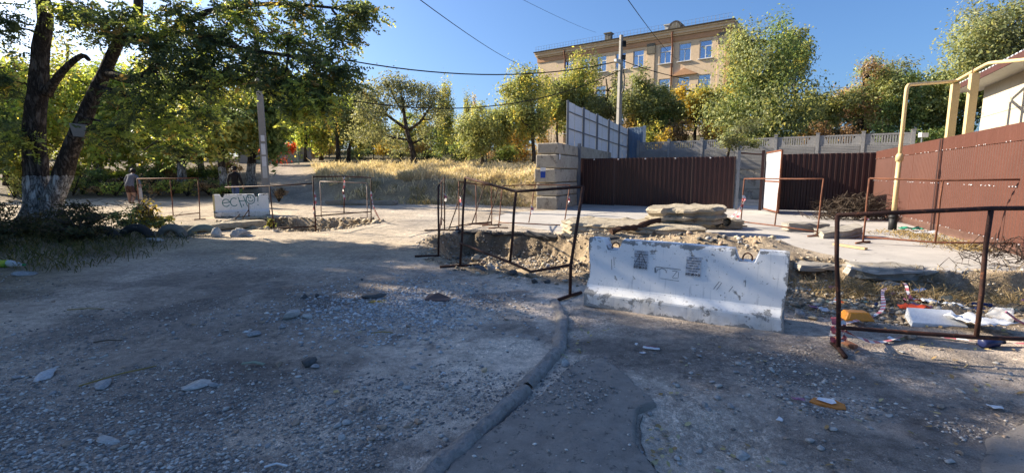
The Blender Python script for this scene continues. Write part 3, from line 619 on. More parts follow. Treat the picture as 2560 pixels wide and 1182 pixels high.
def crust(poly, n0, n1, label, seed, th=.07, over=.12, mat=None):
    r = np.random.default_rng(seed); pts = poly[n0:n1 + 1]
    for i in range(len(pts) - 1):
        a, b = np.array(pts[i]), np.array(pts[i + 1]); L = np.hypot(*(b - a)); d = (b - a) / L; nn = np.array([d[1], -d[0]]); k = max(1, int(L / .55))
        for j in range(k):
            p0, p1 = a + d * L * j / k, a + d * L * (j + 1) / k; c = (p0 + p1) / 2; w0 = r.uniform(.05, over + .1); loc = [(p0 - c) - nn * .25, (p1 - c) - nn * .25, (p1 - c) + nn * w0, (p0 - c + d * .03) + nn * r.uniform(.03, over)]
            o = chunk([tuple(q) for q in loc], th, seed * 31 + i * 7 + j, 3, .018).build('asphalt_crust', m_crust); o.location = (c[0], c[1], Hs(*(c - nn * .3)) - th * .72); o.rotation_euler = (r.normal(0, .03), r.normal(0, .03), 0); prop(o, label, 'asphalt', label + ' pieces')
m_crust = M('black_asphalt_crust', (0.07, 0.068, 0.068), (0.035, 0.034, 0.035), 5, .95, .9, 40, c3=(.2, .18, .15), t3=.62, bd=.02)
crust(PIT2, 1, 6, 'black asphalt crust broken along the trench behind the bent frame', 3); crust(PIT1, 7, 11, 'black asphalt crust broken along the trench by the graffiti barrier', 4, .10, .2)
# plank-like slab bridging the far trench
pa, pb = G(425, 574, .12), G(655, 556, .12); L_ = math.hypot(pb[0] - pa[0], pb[1] - pa[1])
o = chunk([(0, -.35), (L_ * .5, -.33), (L_, -.3), (L_, .3), (L_ * .4, .36), (0, .3)], .15, 111, 4, .025).build('concrete_slab', m_slab); o.location = (pa[0], pa[1], .05); o.rotation_euler = (0, 0, math.atan2(pb[1] - pa[1], pb[0] - pa[0])); prop(o, 'long narrow slab bridging the trench before the graffiti barrier', 'slab')
pa = G(800, 478, .1); o = chunk([(0, -.2), (3.4, -.2), (3.4, .2), (0, .2)], .2, 112, 4, .02).build('kerb_stone', m_concrete); o.location = (-8.7, 22.6, .18); o.rotation_euler = (0, 0, -.12); prop(o, 'old grey kerb beam at the foot of the grassy bank', 'kerb')

# ------------------------------------------------------------------ parapet barriers
def barrier_mesh(L, notches, seed, hgt=.80, deep=.50):
    half = [(deep / 2, .0), (deep / 2, .06), (deep / 2, .145), (deep / 2 - .005, .165), (deep / 2 - .085, .225), (deep / 2 - .10, .245), (deep / 2 - .112, .36), (deep / 2 - .122, .48), (deep / 2 - .130, .60), (deep / 2 - .135, .68), (deep / 2 - .139, .74), (deep / 2 - .142, .775), (deep / 2 - .15, .80), (.06, .803), (0, .805)]
    prof = [(-d, z) for d, z in half] + [(d, z) for d, z in half[-2::-1]]; z_top = .805
    ss = set(np.round(np.linspace(0, L, 90), 4))
    for a, b in notches: ss |= {a - .002, a + .045, b - .045, b + .002, a - .03, b + .03}
    ss = sorted(ss); r = np.random.default_rng(seed); V = []; W = []; k = len(prof)
    for s in ss:
        tz = hgt + .01
        for a, b in notches:
            if a <= s <= b: tz = min(tz, hgt - .125 * min(1, (min(s - a, b - s) + .004) / .045))
        ed = min(s, L - s)
        for d, z in prof:
            zz = min(z * hgt / .8, tz); nzb = (float(fbm(s * 3, d * 3 + z * 2, 3, seed, 4)) - .5)
            corner = max(0, 1 - ed / .05); chip = corner * max(0, nzb) * .16
            edge_top = max(0, 1 - abs(z - .79) / .05) * (1 if abs(d) > .05 else 0); edge_low = max(0, 1 - abs(z - .16) / .05); foot = max(0, 1 - z / .05)
            V.append((s + (chip if s < L / 2 else -chip), d * (1 - .02 * nzb) , zz - .02 * edge_top * max(0, nzb)))
            W.append(min(1.2, .9 * corner + .75 * edge_top + .35 * edge_low + .8 * foot))
    q = [(i * k + j, (i + 1) * k + j, (i + 1) * k + j + 1, i * k + j + 1) for i in range(len(ss) - 1) for j in range(k - 1)]
    q += [(i * k + k - 1, (i + 1) * k + k - 1, (i + 1) * k, i * k) for i in range(len(ss) - 1)]
    me = bpy.data.meshes.new('body'); me.from_pydata(V, [], q + [tuple(range(k)), tuple(range((len(ss) - 1) * k + k - 1, (len(ss) - 1) * k - 1, -1))])
    at = me.attributes.new('wear', 'FLOAT', 'POINT'); at.data.foreach_set('value', np.array(W, np.float32)); me.update(); return me
def face_pt(s, z, out=.004, deep=.5):                       # a point on the front face
    d = np.interp(z, [.245, .36, .48, .60, .68, .74, .775], [deep / 2 - .10, deep / 2 - .112, deep / 2 - .122, deep / 2 - .130, deep / 2 - .135, deep / 2 - .139, deep / 2 - .142])
    return (s, -(d + out), z)
def text_mesh(txt, size, bold=.0):
    cu = bpy.data.curves.new('lettering', 'FONT'); cu.body = txt; cu.size = size; cu.align_x = 'CENTER'; cu.align_y = 'CENTER'; cu.offset = bold; cu.resolution_u = 3
    ob = bpy.data.objects.new('tmp_text', cu); C.objects.link(ob); dg = bpy.context.evaluated_depsgraph_get(); me = bpy.data.meshes.new_from_object(ob.evaluated_get(dg)); bpy.data.objects.remove(ob); return me
def stroke(mb, pts, w, deep=.5, out=.005):                  # flat painted line on the front face, pts = (s, z)
    P = [Vector(face_pt(s, z, out, deep)) for s, z in pts]
    for i in range(len(P) - 1):
        a, b = P[i], P[i + 1]; d = (b - a); d.normalize(); nr = d.cross(Vector((0, -1, 0))); nr.normalize(); nr *= w / 2; e = d * w * .3
        mb.add([a - e + nr, b + e + nr, b + e - nr, a - e - nr], [(0, 1, 2, 3)])
A_, B_ = G(1463, 772), G(1972, 841); BL = 2.1; ang = math.atan2(B_[1] - A_[1], B_[0] - A_[0])
bx_ = thing('parapet_barrier', 'scuffed white concrete barrier block with two paper flyers beside the trench', 'barrier', (A_[0] - .20 * math.sin(ang), A_[1] + .24, .0), None, ang)
bx_.location.z = Hs(A_[0], A_[1]) + .015; bx_.rotation_euler = (0, math.radians(.8), ang)
link('body', barrier_mesh(BL, [(.19, .40), (1.60, 1.83)], 3), m_white_paint, bx_)
for s in (.30, 1.72):
    mb = MB(); mb.tube([(s + .046 * math.cos(t), 0, .70 + .055 * math.sin(t)) for t in np.linspace(-.4, math.pi + .4, 14)], .008, 8); mb.build('lifting_loop', m_rust_light, bx_, True)
# the flyers' lines
fl_txt = ['работа с', 'проживанием', 'Выплаты от', '1000 руб.', 'Каждый день', 'На руки']
for k, (s0, z0, ww, hh) in enumerate(((.63, .595, .155, .22), (1.20, .575, .155, .22))):
    th = .0
    mb = MB(); n_ = 8
    V = [face_pt(s0 + ww * (i / n_ - .5), z0 + hh * (j / n_ - .5), .005 + .004 * float(vnoise(i * .7, j * .7, 1, 9 + k))) for j in range(n_ + 1) for i in range(n_ + 1)]
    mb.add(V, [(j * 9 + i, j * 9 + i + 1, (j + 1) * 9 + i + 1, (j + 1) * 9 + i) for j in range(8) for i in range(8)])
    fo = mb.build('flyer', M('flyer_paper', (0.56, 0.60, 0.66), (0.48, 0.52, 0.58), 8, .8, .1, 30) if k == 0 else bpy.data.materials['flyer_paper'], bx_)
    fo['label'] = 'paper flyer with scribbled triangle' if k == 0 else 'paper flyer with printed phone number'
    mbw = MB(); mbw.add([face_pt(s0 - ww * .49, z0 - hh * .49, .0100), face_pt(s0 + ww * .49, z0 - hh * .49, .0100), face_pt(s0 + ww * .49, z0 - hh * .28, .0100), face_pt(s0 - ww * .49, z0 - hh * .28, .0100)], [(0, 1, 2, 3)])
    mbw.build('phone_strip', m_paper, fo)
    for i, tx in enumerate(fl_txt + ['8-937-085-34-24']):
        last = i == 6; me = text_mesh(tx, .031 if last else .0235, .0012 if last else .0002)
        t = link('lettering', me, m_ink, fo); zz = z0 + hh * (.43 - .128 * i) if not last else z0 - hh * .385
        q = face_pt(s0, zz, .0125); t.location = q; t.rotation_euler = (math.pi / 2, 0, 0)
        wmax = max(v.co.x for v in me.vertices) * 2; sx = min(1.0, ww * .96 / wmax); t.scale = (sx, 1.25 if last else 1, 1)
    if k == 0:
        mb = MB(); stroke(mb, [(s0 - .07, z0 - .06), (s0, z0 + .085), (s0 + .07, z0 - .06), (s0 - .075, z0 - .062)], .004, out=.013); stroke(mb, [(s0 - .02, z0 + .07), (s0 - .01, z0 - .06)], .003, out=.013); stroke(mb, [(s0 + .01, z0 - .05), (s0 + .03, z0 + .02), (s0 + .05, z0 - .03)], .003, out=.013)
        mb.build('scribble', m_ink, fo)
# cast maker's plate, worn relief
mb = MB(); pl = M('relief_lines', (0.25, 0.27, 0.3), (0.18, 0.2, 0.22), 20, .9, .2, 40)
stroke(mb, [(.80, .535), (1.07, .53)], .008); stroke(mb, [(.795, .52), (.80, .47)], .016); stroke(mb, [(.815, .475), (.82, .505), (.845, .51), (.865, .525), (.89, .52), (.915, .505), (.92, .48)], .007)
stroke(mb, [(.985, .505), (1.01, .51), (1.04, .505)], .006); stroke(mb, [(.99, .44), (1.03, .50)], .005); stroke(mb, [(1.05, .50), (1.05, .44)], .005); stroke(mb, [(.86, .41), (1.06, .402)], .005); stroke(mb, [(.99, .43), (1.05, .43)], .005)
mb.build('cast_plate_mark', pl, bx_)
mb = MB()
for (s, z, ds, dz) in ((.30, .45, -.012, .12), (.325, .5, -.01, .1), (1.42, .36, .05, .085), (1.45, .355, .045, .08), (1.57, .35, .035, .06), (.55, .40, .03, -.03), (1.72, .42, 0, .07), (.52, .62, .03, -.01)): stroke(mb, [(s, z), (s + ds, z + dz)], .006)
mb.build('scratch_mark', pl, bx_)
# far barrier with graffiti
A2, B2 = D(527, 545, 17.4), D(668, 538, 18.3); a2 = math.atan2(B2[1] - A2[1], B2[0] - A2[0])
eb = thing('parapet_barrier', 'white barrier block with green smiley graffiti and yellow end', 'barrier', (A2[0], A2[1] + .22, .03), None, a2)
L2 = math.hypot(B2[0] - A2[0], B2[1] - A2[1]); link('body', barrier_mesh(L2, [(.22, .36), (L2 - .5, L2 - .34)], 8, .82), m_white_paint2, eb)
mb = MB(); cap = [(-.252, 0), (-.252, .15), (-.165, .235), (-.118, .805), (.118, .805), (.165, .235), (.252, .15), (.252, 0)]
mb.add([(-.006, d, z) for d, z in cap] + [(.05, d * 1.012, z * 1.003) for d, z in cap], [tuple(range(8)), tuple(range(15, 7, -1))] + [((i + 1) % 8, i, 8 + i, 8 + (i + 1) % 8) for i in range(8)]); mb.build('painted_end', m_yellow_paint, eb)
m_graf = M('teal_spray', (0.015, 0.16, 0.17), (0.02, 0.20, 0.2), 9, .8, 0, 30); mb = MB(); k_ = L2 / 1.7
def gpx(px, py): return ((px - 527) / (668 - 527) * L2, .82 - (py - 489) / (540 - 489) * .80)
def arc(cx, cy, rx, ry, a0, a1, n=16): return [gpx(cx + rx * math.cos(t), cy - ry * math.sin(t)) for t in np.linspace(math.radians(a0), math.radians(a1), n)]
for pts in ([gpx(549, 509), gpx(567, 507)] + arc(558, 508.5, 9, 8.5, 5, 325), arc(578, 507, 9, 9.5, 50, 320), [gpx(589, 496), gpx(596, 520)], [gpx(602, 494), gpx(611, 518)], [gpx(590, 505), gpx(607, 504)], arc(619.5, 501.5, 11, 10.5, 0, 360), arc(620, 501, 6, 5.5, 200, 345, 8), [gpx(613.5, 495), gpx(614.5, 499)], [gpx(619.5, 495), gpx(620.5, 499)], [gpx(639.5, 488), gpx(638, 507)], [gpx(637, 514.5), gpx(638.5, 515.5)], [gpx(600.5, 513), gpx(601, 516)]):
    stroke(mb, [(s, max(z, .25)) for s, z in pts], .026, .5, .006)
mb.build('graffiti', m_graf, eb)

# ------------------------------------------------------------------ tube frames guarding the trenches
def frame(label, posts, rails, feet, mat, r=.024):
    r = r * .78
    base = posts[0][0]; root = thing('tube_frame', label, 'barrier frame', (base[0], base[1], gz(base[0], base[1])), 'rusty tube frames round the trenches')
    off = Vector(root.location)
    for grp, nm in ((posts, 'post'), (rails, 'rail'), (feet, 'foot')):
        for pts in grp:
            mb = MB(); P = [Vector(p) - off for p in pts]
            if len(P) == 2: P = [P[0], P[0].lerp(P[1], .35) + Vector((.006, .004, .003)), P[0].lerp(P[1], .7) + Vector((-.004, .006, -.004)), P[1]]
            mb.tube(P, r * (1.0 if nm != 'foot' else 1.1), 8, wob=.12); mb.build(nm, mat, root, True)
    return root
def gp(px, py, dz=.02):                                        # survey a foot point on the real ground
    z = 0
    for _ in range(4): q = G(px, py, z); z = gz(q[0], q[1])
    return (q[0], q[1], z + dz)
def foot(p, a, l=.5): return [(p[0] - math.cos(a) * l / 2, p[1] - math.sin(a) * l / 2, gz(p[0] - math.cos(a) * l / 2, p[1] - math.sin(a) * l / 2) + .02), (p[0], p[1], p[2] + .01), (p[0] + math.cos(a) * l / 2, p[1] + math.sin(a) * l / 2, gz(p[0] + math.cos(a) * l / 2, p[1] + math.sin(a) * l / 2) + .02)]
# near right
b1 = gp(2096, 878); t1 = D(2093, 538, b1[1]); b2 = (X(2440, 3.9, 0), 3.9, Hs(3.6, 3.9) + .02); t2 = D(2478, 521, 3.9); b3 = (4.95, 3.62, Hs(4.95, 3.62) + .02); t3 = (t2[0] + 1.05, 3.6, t2[2] + .03)
l1, l2 = D(2095, 818, b1[1]), D(2441, 843, 3.9)
frame('dark rusty tube frame tied with striped tape before the litter', [(b1, t1), (l2, t2), (b3, t3)], [(t1, t2, t3), (l1, l2, (b3[0], b3[1], b3[2] + .24))], [foot(b1, 1.25, .36), foot(b3, 1.25, .36)], m_rust, .0235)
# bent one
b1 = gp(1150, 667); t1 = D(1163, 444, b1[1]); b2 = gp(1425, 744); t2 = D(1458, 467, b2[1] + .05); mt = D(1290, 479, 7.2); mbm = D(1275, 656, 7.15); l1 = D(1150, 607, b1[1]); lb = D(1328, 679, 6.85); lr = D(1427, 662, b2[1] + .03)
frame('bent dark tube frame with kinked rails at the trench edge', [(b1, t1), (b2, lr, t2), (mbm, mt)], [(t1, mt, t2), (l1, mbm, lb, lr)], [foot(b1, .35, .7), foot(b2, .75, .45)], m_rust, .026)
# narrow, seen along its length
P3 = [gp(1096, 638), gp(1104, 600), gp(1111, 577)]; T3 = [D(1096, 467, P3[0][1]), D(1104, 453, P3[1][1]), D(1111, 444, P3[2][1])]
frame('dark frame running away from the viewer along the trench end', [(P3[i], T3[i]) for i in range(3)], [tuple(T3), tuple((p[0], p[1], p[2] + .25) for p in P3)], [foot(P3[0], .1, .9), foot(P3[2], .05, 1.1)], m_rust)
P = [gp(1147, 574), gp(1190, 558), gp(1229, 564)]; T = [D(1147, 454, P[0][1]), D(1190, 461, P[1][1]), D(1229, 462, P[2][1])]
frame('upright thin rusty frame behind the bent frame', list(zip(P, T)), [tuple(T), (D(1147, 563, P[0][1]), D(1229, 557, P[2][1]))], [foot(P[2], .2, .6)], m_rust_light, .02)
P = [gp(1122, 575), gp(1180, 560), gp(1217, 563)]; T = [D(1162, 457, P[0][1] + .6), D(1212, 462, P[1][1] + .6), D(1248, 465, P[2][1] + .6)]
frame('leaning rusty frame tipped over behind the bent frame', list(zip(P, T)), [tuple(T), ((P[0][0] + .05, P[0][1], P[0][2] + .05), P[1], gp(1228, 556))], [foot(P[2], -.5, .8)], m_rust, .02)
P = [gp(1246, 571), gp(1322, 558), gp(1408, 576)]; T = [D(1256, 465, P[0][1] + .3), D(1338, 462, P[1][1] + .3), D(1425, 463, P[2][1] + .3)]
frame('rusty frame leaning towards the block wall with tape scraps', list(zip(P, T)), [tuple(T), (D(1247, 556, P[0][1]), D(1410, 563, P[2][1]))], [foot(P[0], .3, .6)], m_rust_light, .02)
P = [gp(1851, 567), gp(1937, 565), gp(2042, 592)]; T = [D(1861, 447, P[0][1] + .1), D(1950, 449, P[1][1] - .2), D(2059, 447, P[2][1] + .1)]; P[1] = (P[1][0], (P[0][1] + P[2][1]) / 2, .1)
frame('orange rusty frame before the open gate leaf', [(P[0], T[0]), (D(1937, 564, 13.2), D(1950, 449, 13.3)), (P[2], T[2])], [(T[0], T[2]), (D(1854, 554, P[0][1]), D(1937, 564, 13.2), D(2043, 579, P[2][1]))], [foot(P[0], 0, .4), foot(P[2], .1, .5)], m_rust_light, .024)
P = [gp(2157, 608), gp(2338, 608), (10.1, 9.1, .05)]; T = [D(2174, 446, P[0][1]), D(2357, 451, 10.2), (10.2, 9.15, 1.5)]
frame('orange rusty frame along the brown fence and yellow pipe', [(P[0], T[0]), (D(2338, 606, 10.2), T[1]), (P[2], T[2])], [(T[0], T[1], T[2]), (D(2161, 592, P[0][1]), D(2338, 606, 10.2), (10.1, 9.1, .28))], [foot(P[0], .45, .55), foot(P[2], .4, .5)], m_rust_light, .026)
P = [D(350, 548, 17.0), D(433, 540, 16.9), D(500, 551, 16.8)]; P = [(p[0], p[1], gz(p[0], p[1])) for p in P]; T = [D(343, 447, 17.0), D(425, 446, 16.9), D(495, 445, 16.8)]
frame('thin rusty frame on the road before the walking woman', [(P[0], T[0]), (D(433, 539, 16.9), T[1]), (P[2], T[2])], [tuple(T), (D(352, 549, 17.0), D(433, 539, 16.9), D(500, 532, 16.8))], [foot(P[2], 1.2, .4)], m_rust_light, .022)
P = [D(684, 570, 14.3), D(790, 577, 13.5)]; T = [D(674, 465, 14.3), D(783, 459, 13.5)]
frame('leaning rusty frame before the graffiti barrier', [((P[0][0], P[0][1], -.05), T[0]), ((P[1][0], P[1][1], Hs(P[1][0], P[1][1])), T[1])], [(D(563, 468, 15.2), T[0], T[1]), (D(629, 572, 14.6), D(684, 570, 14.3), D(787, 566, 13.5))], [foot(P[1], .1, .5)], m_rust, .024)
P = [gp(789, 576), gp(860, 556), gp(927, 559)]; T = [D(782, 442, P[0][1]), D(859, 441, 14.4), D(927, 444, P[2][1])]
frame('rusty frame along the sandy trench with knotted tape', [(P[0], T[0]), (D(860, 534, 14.4), T[1]), (P[2], T[2])], [tuple(T), (D(790, 540, P[0][1]), D(860, 534, 14.4), D(927, 529, P[2][1]))], [foot(P[2], -.1, .5)], m_rust, .024)
P = [D(803, 539, 17.6), D(918, 545, 17.3)]; T = [D(800, 454, 17.6), D(917, 457, 17.3)]; P = [(p[0], p[1], gz(p[0], p[1])) for p in P]
frame('pale rail frame behind the sandy trench', list(zip(P, T)), [tuple(T), (D(803, 530, 17.6), D(918, 531, 17.3))], [foot(P[1], .1, .5)], M('pale_tube', (0.42, 0.36, 0.32), (0.2, 0.12, 0.1), 7, .6, .1, 30), .022)
frame('short bent tube stuck in the black edge before graffiti', [(D(622, 541, 16.6), D(622, 509, 16.6)), (D(607, 545, 16.5), D(622, 524, 16.6))], [(D(588, 547, 16.3), D(600, 535, 16.4))], [], m_rust, .022)

# ------------------------------------------------------------------ sheet metal
def corrugated(mb, a, b, z0a, z1a, z0b, z1b, pitch=.2, depth=.022, flat=.45, side=1, mi=None):
    """upright profiled sheet from a to b (xy); heights run from (z0a, z1a) to (z0b, z1b)"""
    a = np.array(a[:2]); b = np.array(b[:2]); L = np.hypot(*(b - a)); d = (b - a) / L; nrm = np.array([d[1], -d[0]]) * side; s = 0; P = []
    while s < L - 1e-6:
        for t, o in ((0, 0), (flat, 0), (flat + .1, 1), (.9, 1)):
            if s + t * pitch <= L: P.append((s + t * pitch, o * depth))
        s += pitch
    P.append((L, 0)); V = []; n = len(P)
    for s, o in P:
        q = a + d * s + nrm * o; k = s / L; V += [(q[0], q[1], z0a + (z0b - z0a) * k), (q[0], q[1], z1a + (z1b - z1a) * k)]
    mb.add(V, [(2 * i, 2 * i + 2, 2 * i + 3, 2 * i + 1) for i in range(n - 1)], mi); return mb
def lerp2(a, b, t): return (a[0] + (b[0] - a[0]) * t, a[1] + (b[1] - a[1]) * t)
def local(root):
    off = Vector(root.location)
    def f(mb): mb.v = [tuple(Vector(v) - off) for v in mb.v]; return mb
    return f
# --- double gate
g0, g1 = (3.42, 24.35), (X(1833, 21.2, 0), 21.2)
gate = thing('gate', 'double dark brown profiled sheet gate between block wall and grey post', 'gate', (g0[0], g0[1], 0)); LC = local(gate)
zt0, zt1 = 2.36, 2.36
for k in range(4):
    a, b = lerp2(g0, g1, k / 4 + (.004 if k == 2 else 0)), lerp2(g0, g1, (k + 1) / 4 - (.004 if k == 1 else 0)); mb = MB(); corrugated(mb, a, b, .09, zt0, .07, zt1, .2, .03); LC(mb).build('sheet', m_darkbrown, gate)
for k in range(2):
    a, b = lerp2(g0, g1, k / 2 + .005), lerp2(g0, g1, (k + 1) / 2 - .005); mb = MB()
    for z in (.16, 1.2, 2.28): mb.bar((a[0], a[1] + .04, z), (b[0], b[1] + .04, z), .05, .05)
    for q in (a, b): mb.bar((q[0], q[1] + .05, .1), (q[0], q[1] + .05, 2.3), .05, .05, (0, 1, 0))
    LC(mb).build('leaf_frame', m_darkbrown, gate)
mb = MB(); mb.bar((*lerp2(g0, g1, .495), .12), (*lerp2(g0, g1, .495), 2.38), .07, .03, (0, 1, 0)); o = LC(mb).build('centre_strip', m_darkbrown, gate)
for t in (.1, .27, .45, .64, .85):
    q = lerp2(g0, g1, t); mb = MB(); mb.tube([(q[0], q[1] - .05, 2.31), (q[0], q[1] - .07, 2.31)], .032, 8); LC(mb).build('bolt_cap', m_paper, gate)
mb = MB(); q = lerp2(g0, g1, .5)
for dx in (-.06, .05): mb.tube([(q[0] + dx, q[1] - .06, .4), (q[0] + dx, q[1] - .06, .02)], .012, 6)
LC(mb).build('drop_bolt', m_rust, gate)
for nm, q, h, wd, mt in (('post', (g0[0] - .07, g0[1] - .08), 3.1, .14, m_greysteel), ('post', (g1[0] + .10, g1[1] - .05), 2.62, .12, m_greysteel)):
    mb = MB(); mb.box((q[0], q[1], h / 2), (wd, wd, h), -.45); LC(mb).build(nm, mt, gate)
# --- second gate with its open leaf
h0, h1 = (X(1907, 20.8, 0), 20.8), (14.25, 19.0); gate2 = thing('gate', 'brown sheet gate with one leaf swung open showing bare metal', 'gate', (h0[0], h0[1], 0)); LC = local(gate2)
hm = lerp2(h0, h1, .12)
for k in range(3):
    mb = MB(); corrugated(mb, lerp2(hm, h1, k / 3), lerp2(hm, h1, (k + 1) / 3), .09, 2.42, .09, 2.44, .2, .03); LC(mb).build('sheet', m_darkbrown, gate2)
mb = MB()
for z in (.16, 1.2, 2.34): mb.bar((hm[0], hm[1] + .045, z), (h1[0], h1[1] + .045, z), .05, .05)
LC(mb).build('leaf_frame', m_darkbrown, gate2)
fe = (X(1944, 18.7, 0), 18.7)
mb = MB(); corrugated(mb, h0, fe, .16, 2.44, .16, 2.46, .11, .018, side=1); lf = LC(mb).build('open_leaf', m_bare, gate2); lf['label'] = 'open gate leaf of bare silvery sheet'
mb = MB(); dd = np.array(fe) - np.array(h0); dd /= np.hypot(*dd); nn = np.array([dd[1], -dd[0]]) * -1
sh = lambda q, k=.02: (q[0] + nn[0] * k, q[1] + nn[1] * k)
corrugated(mb, sh(h0), sh(fe), .16, 2.44, .16, 2.46, .11, .012); LC(mb).build('sheet', m_darkbrown, gate2)
mb = MB()
for q, q2 in (((*h0, .1), (*h0, 2.5)), ((*fe, .1), (*fe, 2.5)), ((*h0, 2.49), (*fe, 2.5)), ((*h0, .13), (*fe, .13)), ((*h0, 1.3), (*fe, 1.3))): mb.bar(q, q2, .06, .06, (0, 1, 0) if q[0] == q2[0] and q[1] == q2[1] else (0, 0, 1))
LC(mb).build('leaf_frame', m_rust_light, gate2)
mb = MB(); mb.box((h0[0] - .12, h0[1] + .03, 1.3), (.12, .12, 2.6), -.45); LC(mb).build('post', m_darkbrown, gate2)
mb = MB(); mb.tube([(g1[0] + .1, g1[1] - .05, 2.5), (h0[0] - .1, h0[1], 2.42)], .03, 8); prop(mb.build('cross_tube', m_rust), 'rusty tube joining the tops of the two gate posts', 'tube')
# --- brown sheet fence on the right, with its top strip
f0, f1 = (14.25, 19.0), (9.0, 7.4); fence = thing('sheet_fence', 'tall reddish brown profiled sheet fence behind the yellow gas pipe', 'fence', (f0[0], f0[1], 0)); LC = local(fence)
NB = 6
for k in range(NB):
    a, b = lerp2(f0, f1, k / NB), lerp2(f0, f1, (k + 1) / NB); za, zb_ = 2.20 + .1 * k / NB, 2.20 + .1 * (k + 1) / NB
    mb = MB(); corrugated(mb, a, b, .22, za, .22, zb_, .115, .012, side=1); LC(mb).build('sheet', m_brown, fence)
    mb = MB(); corrugated(mb, lerp2(a, b, .002), lerp2(a, b, .998), za - .03, za + .27 + .06 * k / NB, zb_ - .03, zb_ + .27 + .06 * (k + 1) / NB, .5, .006, side=1); mb.v = [(x - .022, y + .01, z) for x, y, z in mb.v]; LC(mb).build('top_strip', m_brown, fence)
    mb = MB(); corrugated(mb, a, b, .0, .24, .0, .24, .5, .004, side=1); mb.v = [(x - .012, y + .006, z) for x, y, z in mb.v]; LC(mb).build('base_strip', M('dusty_brown_sheet', (0.15, 0.085, 0.065), (0.10, 0.05, 0.038), 2, .7, .1, 20) if k == 0 else bpy.data.materials['dusty_brown_sheet'], fence)
    mb = MB(); mb.bar((b[0] + .06, b[1], 0), (b[0] + .06, b[1], za + .3), .06, .06, (0, 1, 0)); LC(mb).build('post', m_darkbrown, fence)
    mb = MB(); mb.bar((a[0] - .035, a[1] + .015, .02), (a[0] - .035, a[1] + .015, za + .28), .035, .008, (1, 0, 0)) ; LC(mb).build('seam', m_darkbrown, fence) if k == 3 else None
mb = MB(); rs = np.random.default_rng(3)
for k in range(130):
    t = rs.random(); z = (.25, 1.35, 2.18 + .1 * t)[k % 3] + rs.normal(0, .004); q = lerp2(f0, f1, t); mb.tube([(q[0] - .014, q[1] + .007, z), (q[0] - .03, q[1] + .014, z)], .012, 5)
sc_ = LC(mb).build('screw_head', m_paper, fence); sc_['kind'] = 'stuff'
q = (9.58, 8.75); mb = MB(); mb.box((q[0] - .10, q[1] - .02, 1.2), (.10, .10, 2.4), -.4); prop(mb.build('fence_post', m_darkbrown), 'dark red post standing proud of the brown fence', 'post')
q = (9.52, 8.55); mb = MB(); mb.box((q[0] - .12, q[1] - .03, 1.3), (.09, .06, 2.6), -.4); prop(mb.build('fence_post', m_bare), 'pale metal post standing beside the dark red post', 'post')

# ------------------------------------------------------------------ walls of concrete blocks
def block_wall(name, label, a, b, courses, bl, h, th, zb=0.0, seed=0, top_fn=None, out=1):
    a = np.array(a); b = np.array(b); L = np.hypot(*(b - a)); d = (b - a) / L; nr = np.array([-d[1], d[0]]) * out; rt = thing(name, label, 'wall', (a[0], a[1], zb)); r = np.random.default_rng(seed)
    for c in range(courses):
        s = -(bl / 2) * (c % 2)
        while s < L - .02:
            s0, s1 = max(s, 0), min(s + bl, L)
            if s1 - s0 > .15 and (top_fn is None or zb + (c + .6) * h < top_fn((s0 + s1) / 2)):
                q = a + d * (s0 + s1) / 2 + nr * (th / 2 + r.uniform(-.02, .02)); mb = MB(); mb.box((q[0] - a[0], q[1] - a[1], (c + .5) * h), (s1 - s0 - .018, th, h - .02), math.atan2(d[1], d[0]) + r.normal(0, .004))
                mb.build('block', m_block, rt, bevel=.012)
            s += bl
    return rt
m_block = M('cast_block_concrete', (0.50, 0.445, 0.355), (0.36, 0.32, 0.26), 1.3, .95, 1.0, 14, c3=(0.24, 0.205, 0.165), t3=.58, bd=.04)
wa, wb = (xw(21.0), 21.0), (xw(35.0), 35.0)
# the pillar-like end of the wall: long blocks laid one on another, ends towards the open
col_ = thing('block_wall', 'stack of weathered concrete blocks beside the brown gate with blue notice', 'wall', (1.45, 21.6, 0))
rc = np.random.default_rng(12); dw = np.array([.387, .922]); dw /= np.hypot(*dw); nwl = np.array([-dw[1], dw[0]])
zc = 0
for c in range(5):
    hh = (.62, .60, .62, .62, .50)[c]; Lb = 3.5; s0 = (0.02, .1, -.05, .0, .12)[c]; q = np.array(wa) + nwl * (.48 + .02 * rc.normal()) + dw * (s0 + Lb / 2)
    mb = MB(); mb.box((q[0] - 1.45, q[1] - 21.6, zc + hh / 2), (Lb, .96, hh - .03), math.atan2(dw[1], dw[0]) + rc.normal(0, .008)); mb.build('block', m_block, col_, bevel=.05); zc += hh
def on_col(s, z, wd, hh, mat, nm, out=.012):                       # things pasted on the front end of the stack
    pass
fr = np.array(wa) + nwl * .48 + dw * .0
for (px, py, ww, hh, mt, nm, lb) in ((1347, 424, .24, .17, m_paper, 'paper_notice', 'white paper notice on the block wall'), (1349, 436, .22, .30, None, 'blue_notice', 'blue notice below the white one')):
    m_ = mt or M('blue_print', (0.02, 0.06, 0.30), (0.025, 0.07, 0.34), 5, .6, 0, 20); q = D(px, py, 21.0); mb = MB(); rt = math.atan2(dw[1], dw[0]) - math.pi / 2
    cc = fr - nwl * ((1348 - 1349) * .0); s_ = (q[0] - fr[0]) / (-nwl[0]) if False else 0
    c2 = fr + nwl * .12 - dw * .055; mb.box((c2[0] - 1.45, c2[1] - 21.6, q[2]), (ww, .012, hh), rt); o = mb.build(nm, m_, col_); o['label'] = lb
q = np.array(wa) + dw * .35 - nwl * .03; mb = MB(); mb.box((q[0] - 1.45, q[1] - 21.6, 2.35), (.17, .012, .24), math.atan2(dw[1], dw[0])); mb.build('paper_notice', m_paper, col_)
block_wall('block_wall', 'long retaining wall of concrete blocks under the white sheet fence', (xw(24.6), 24.6), (xw(35.2), 35.2), 5, 2.4, .6, .55, 0, 4, lambda s: 3.05 - s * .03)
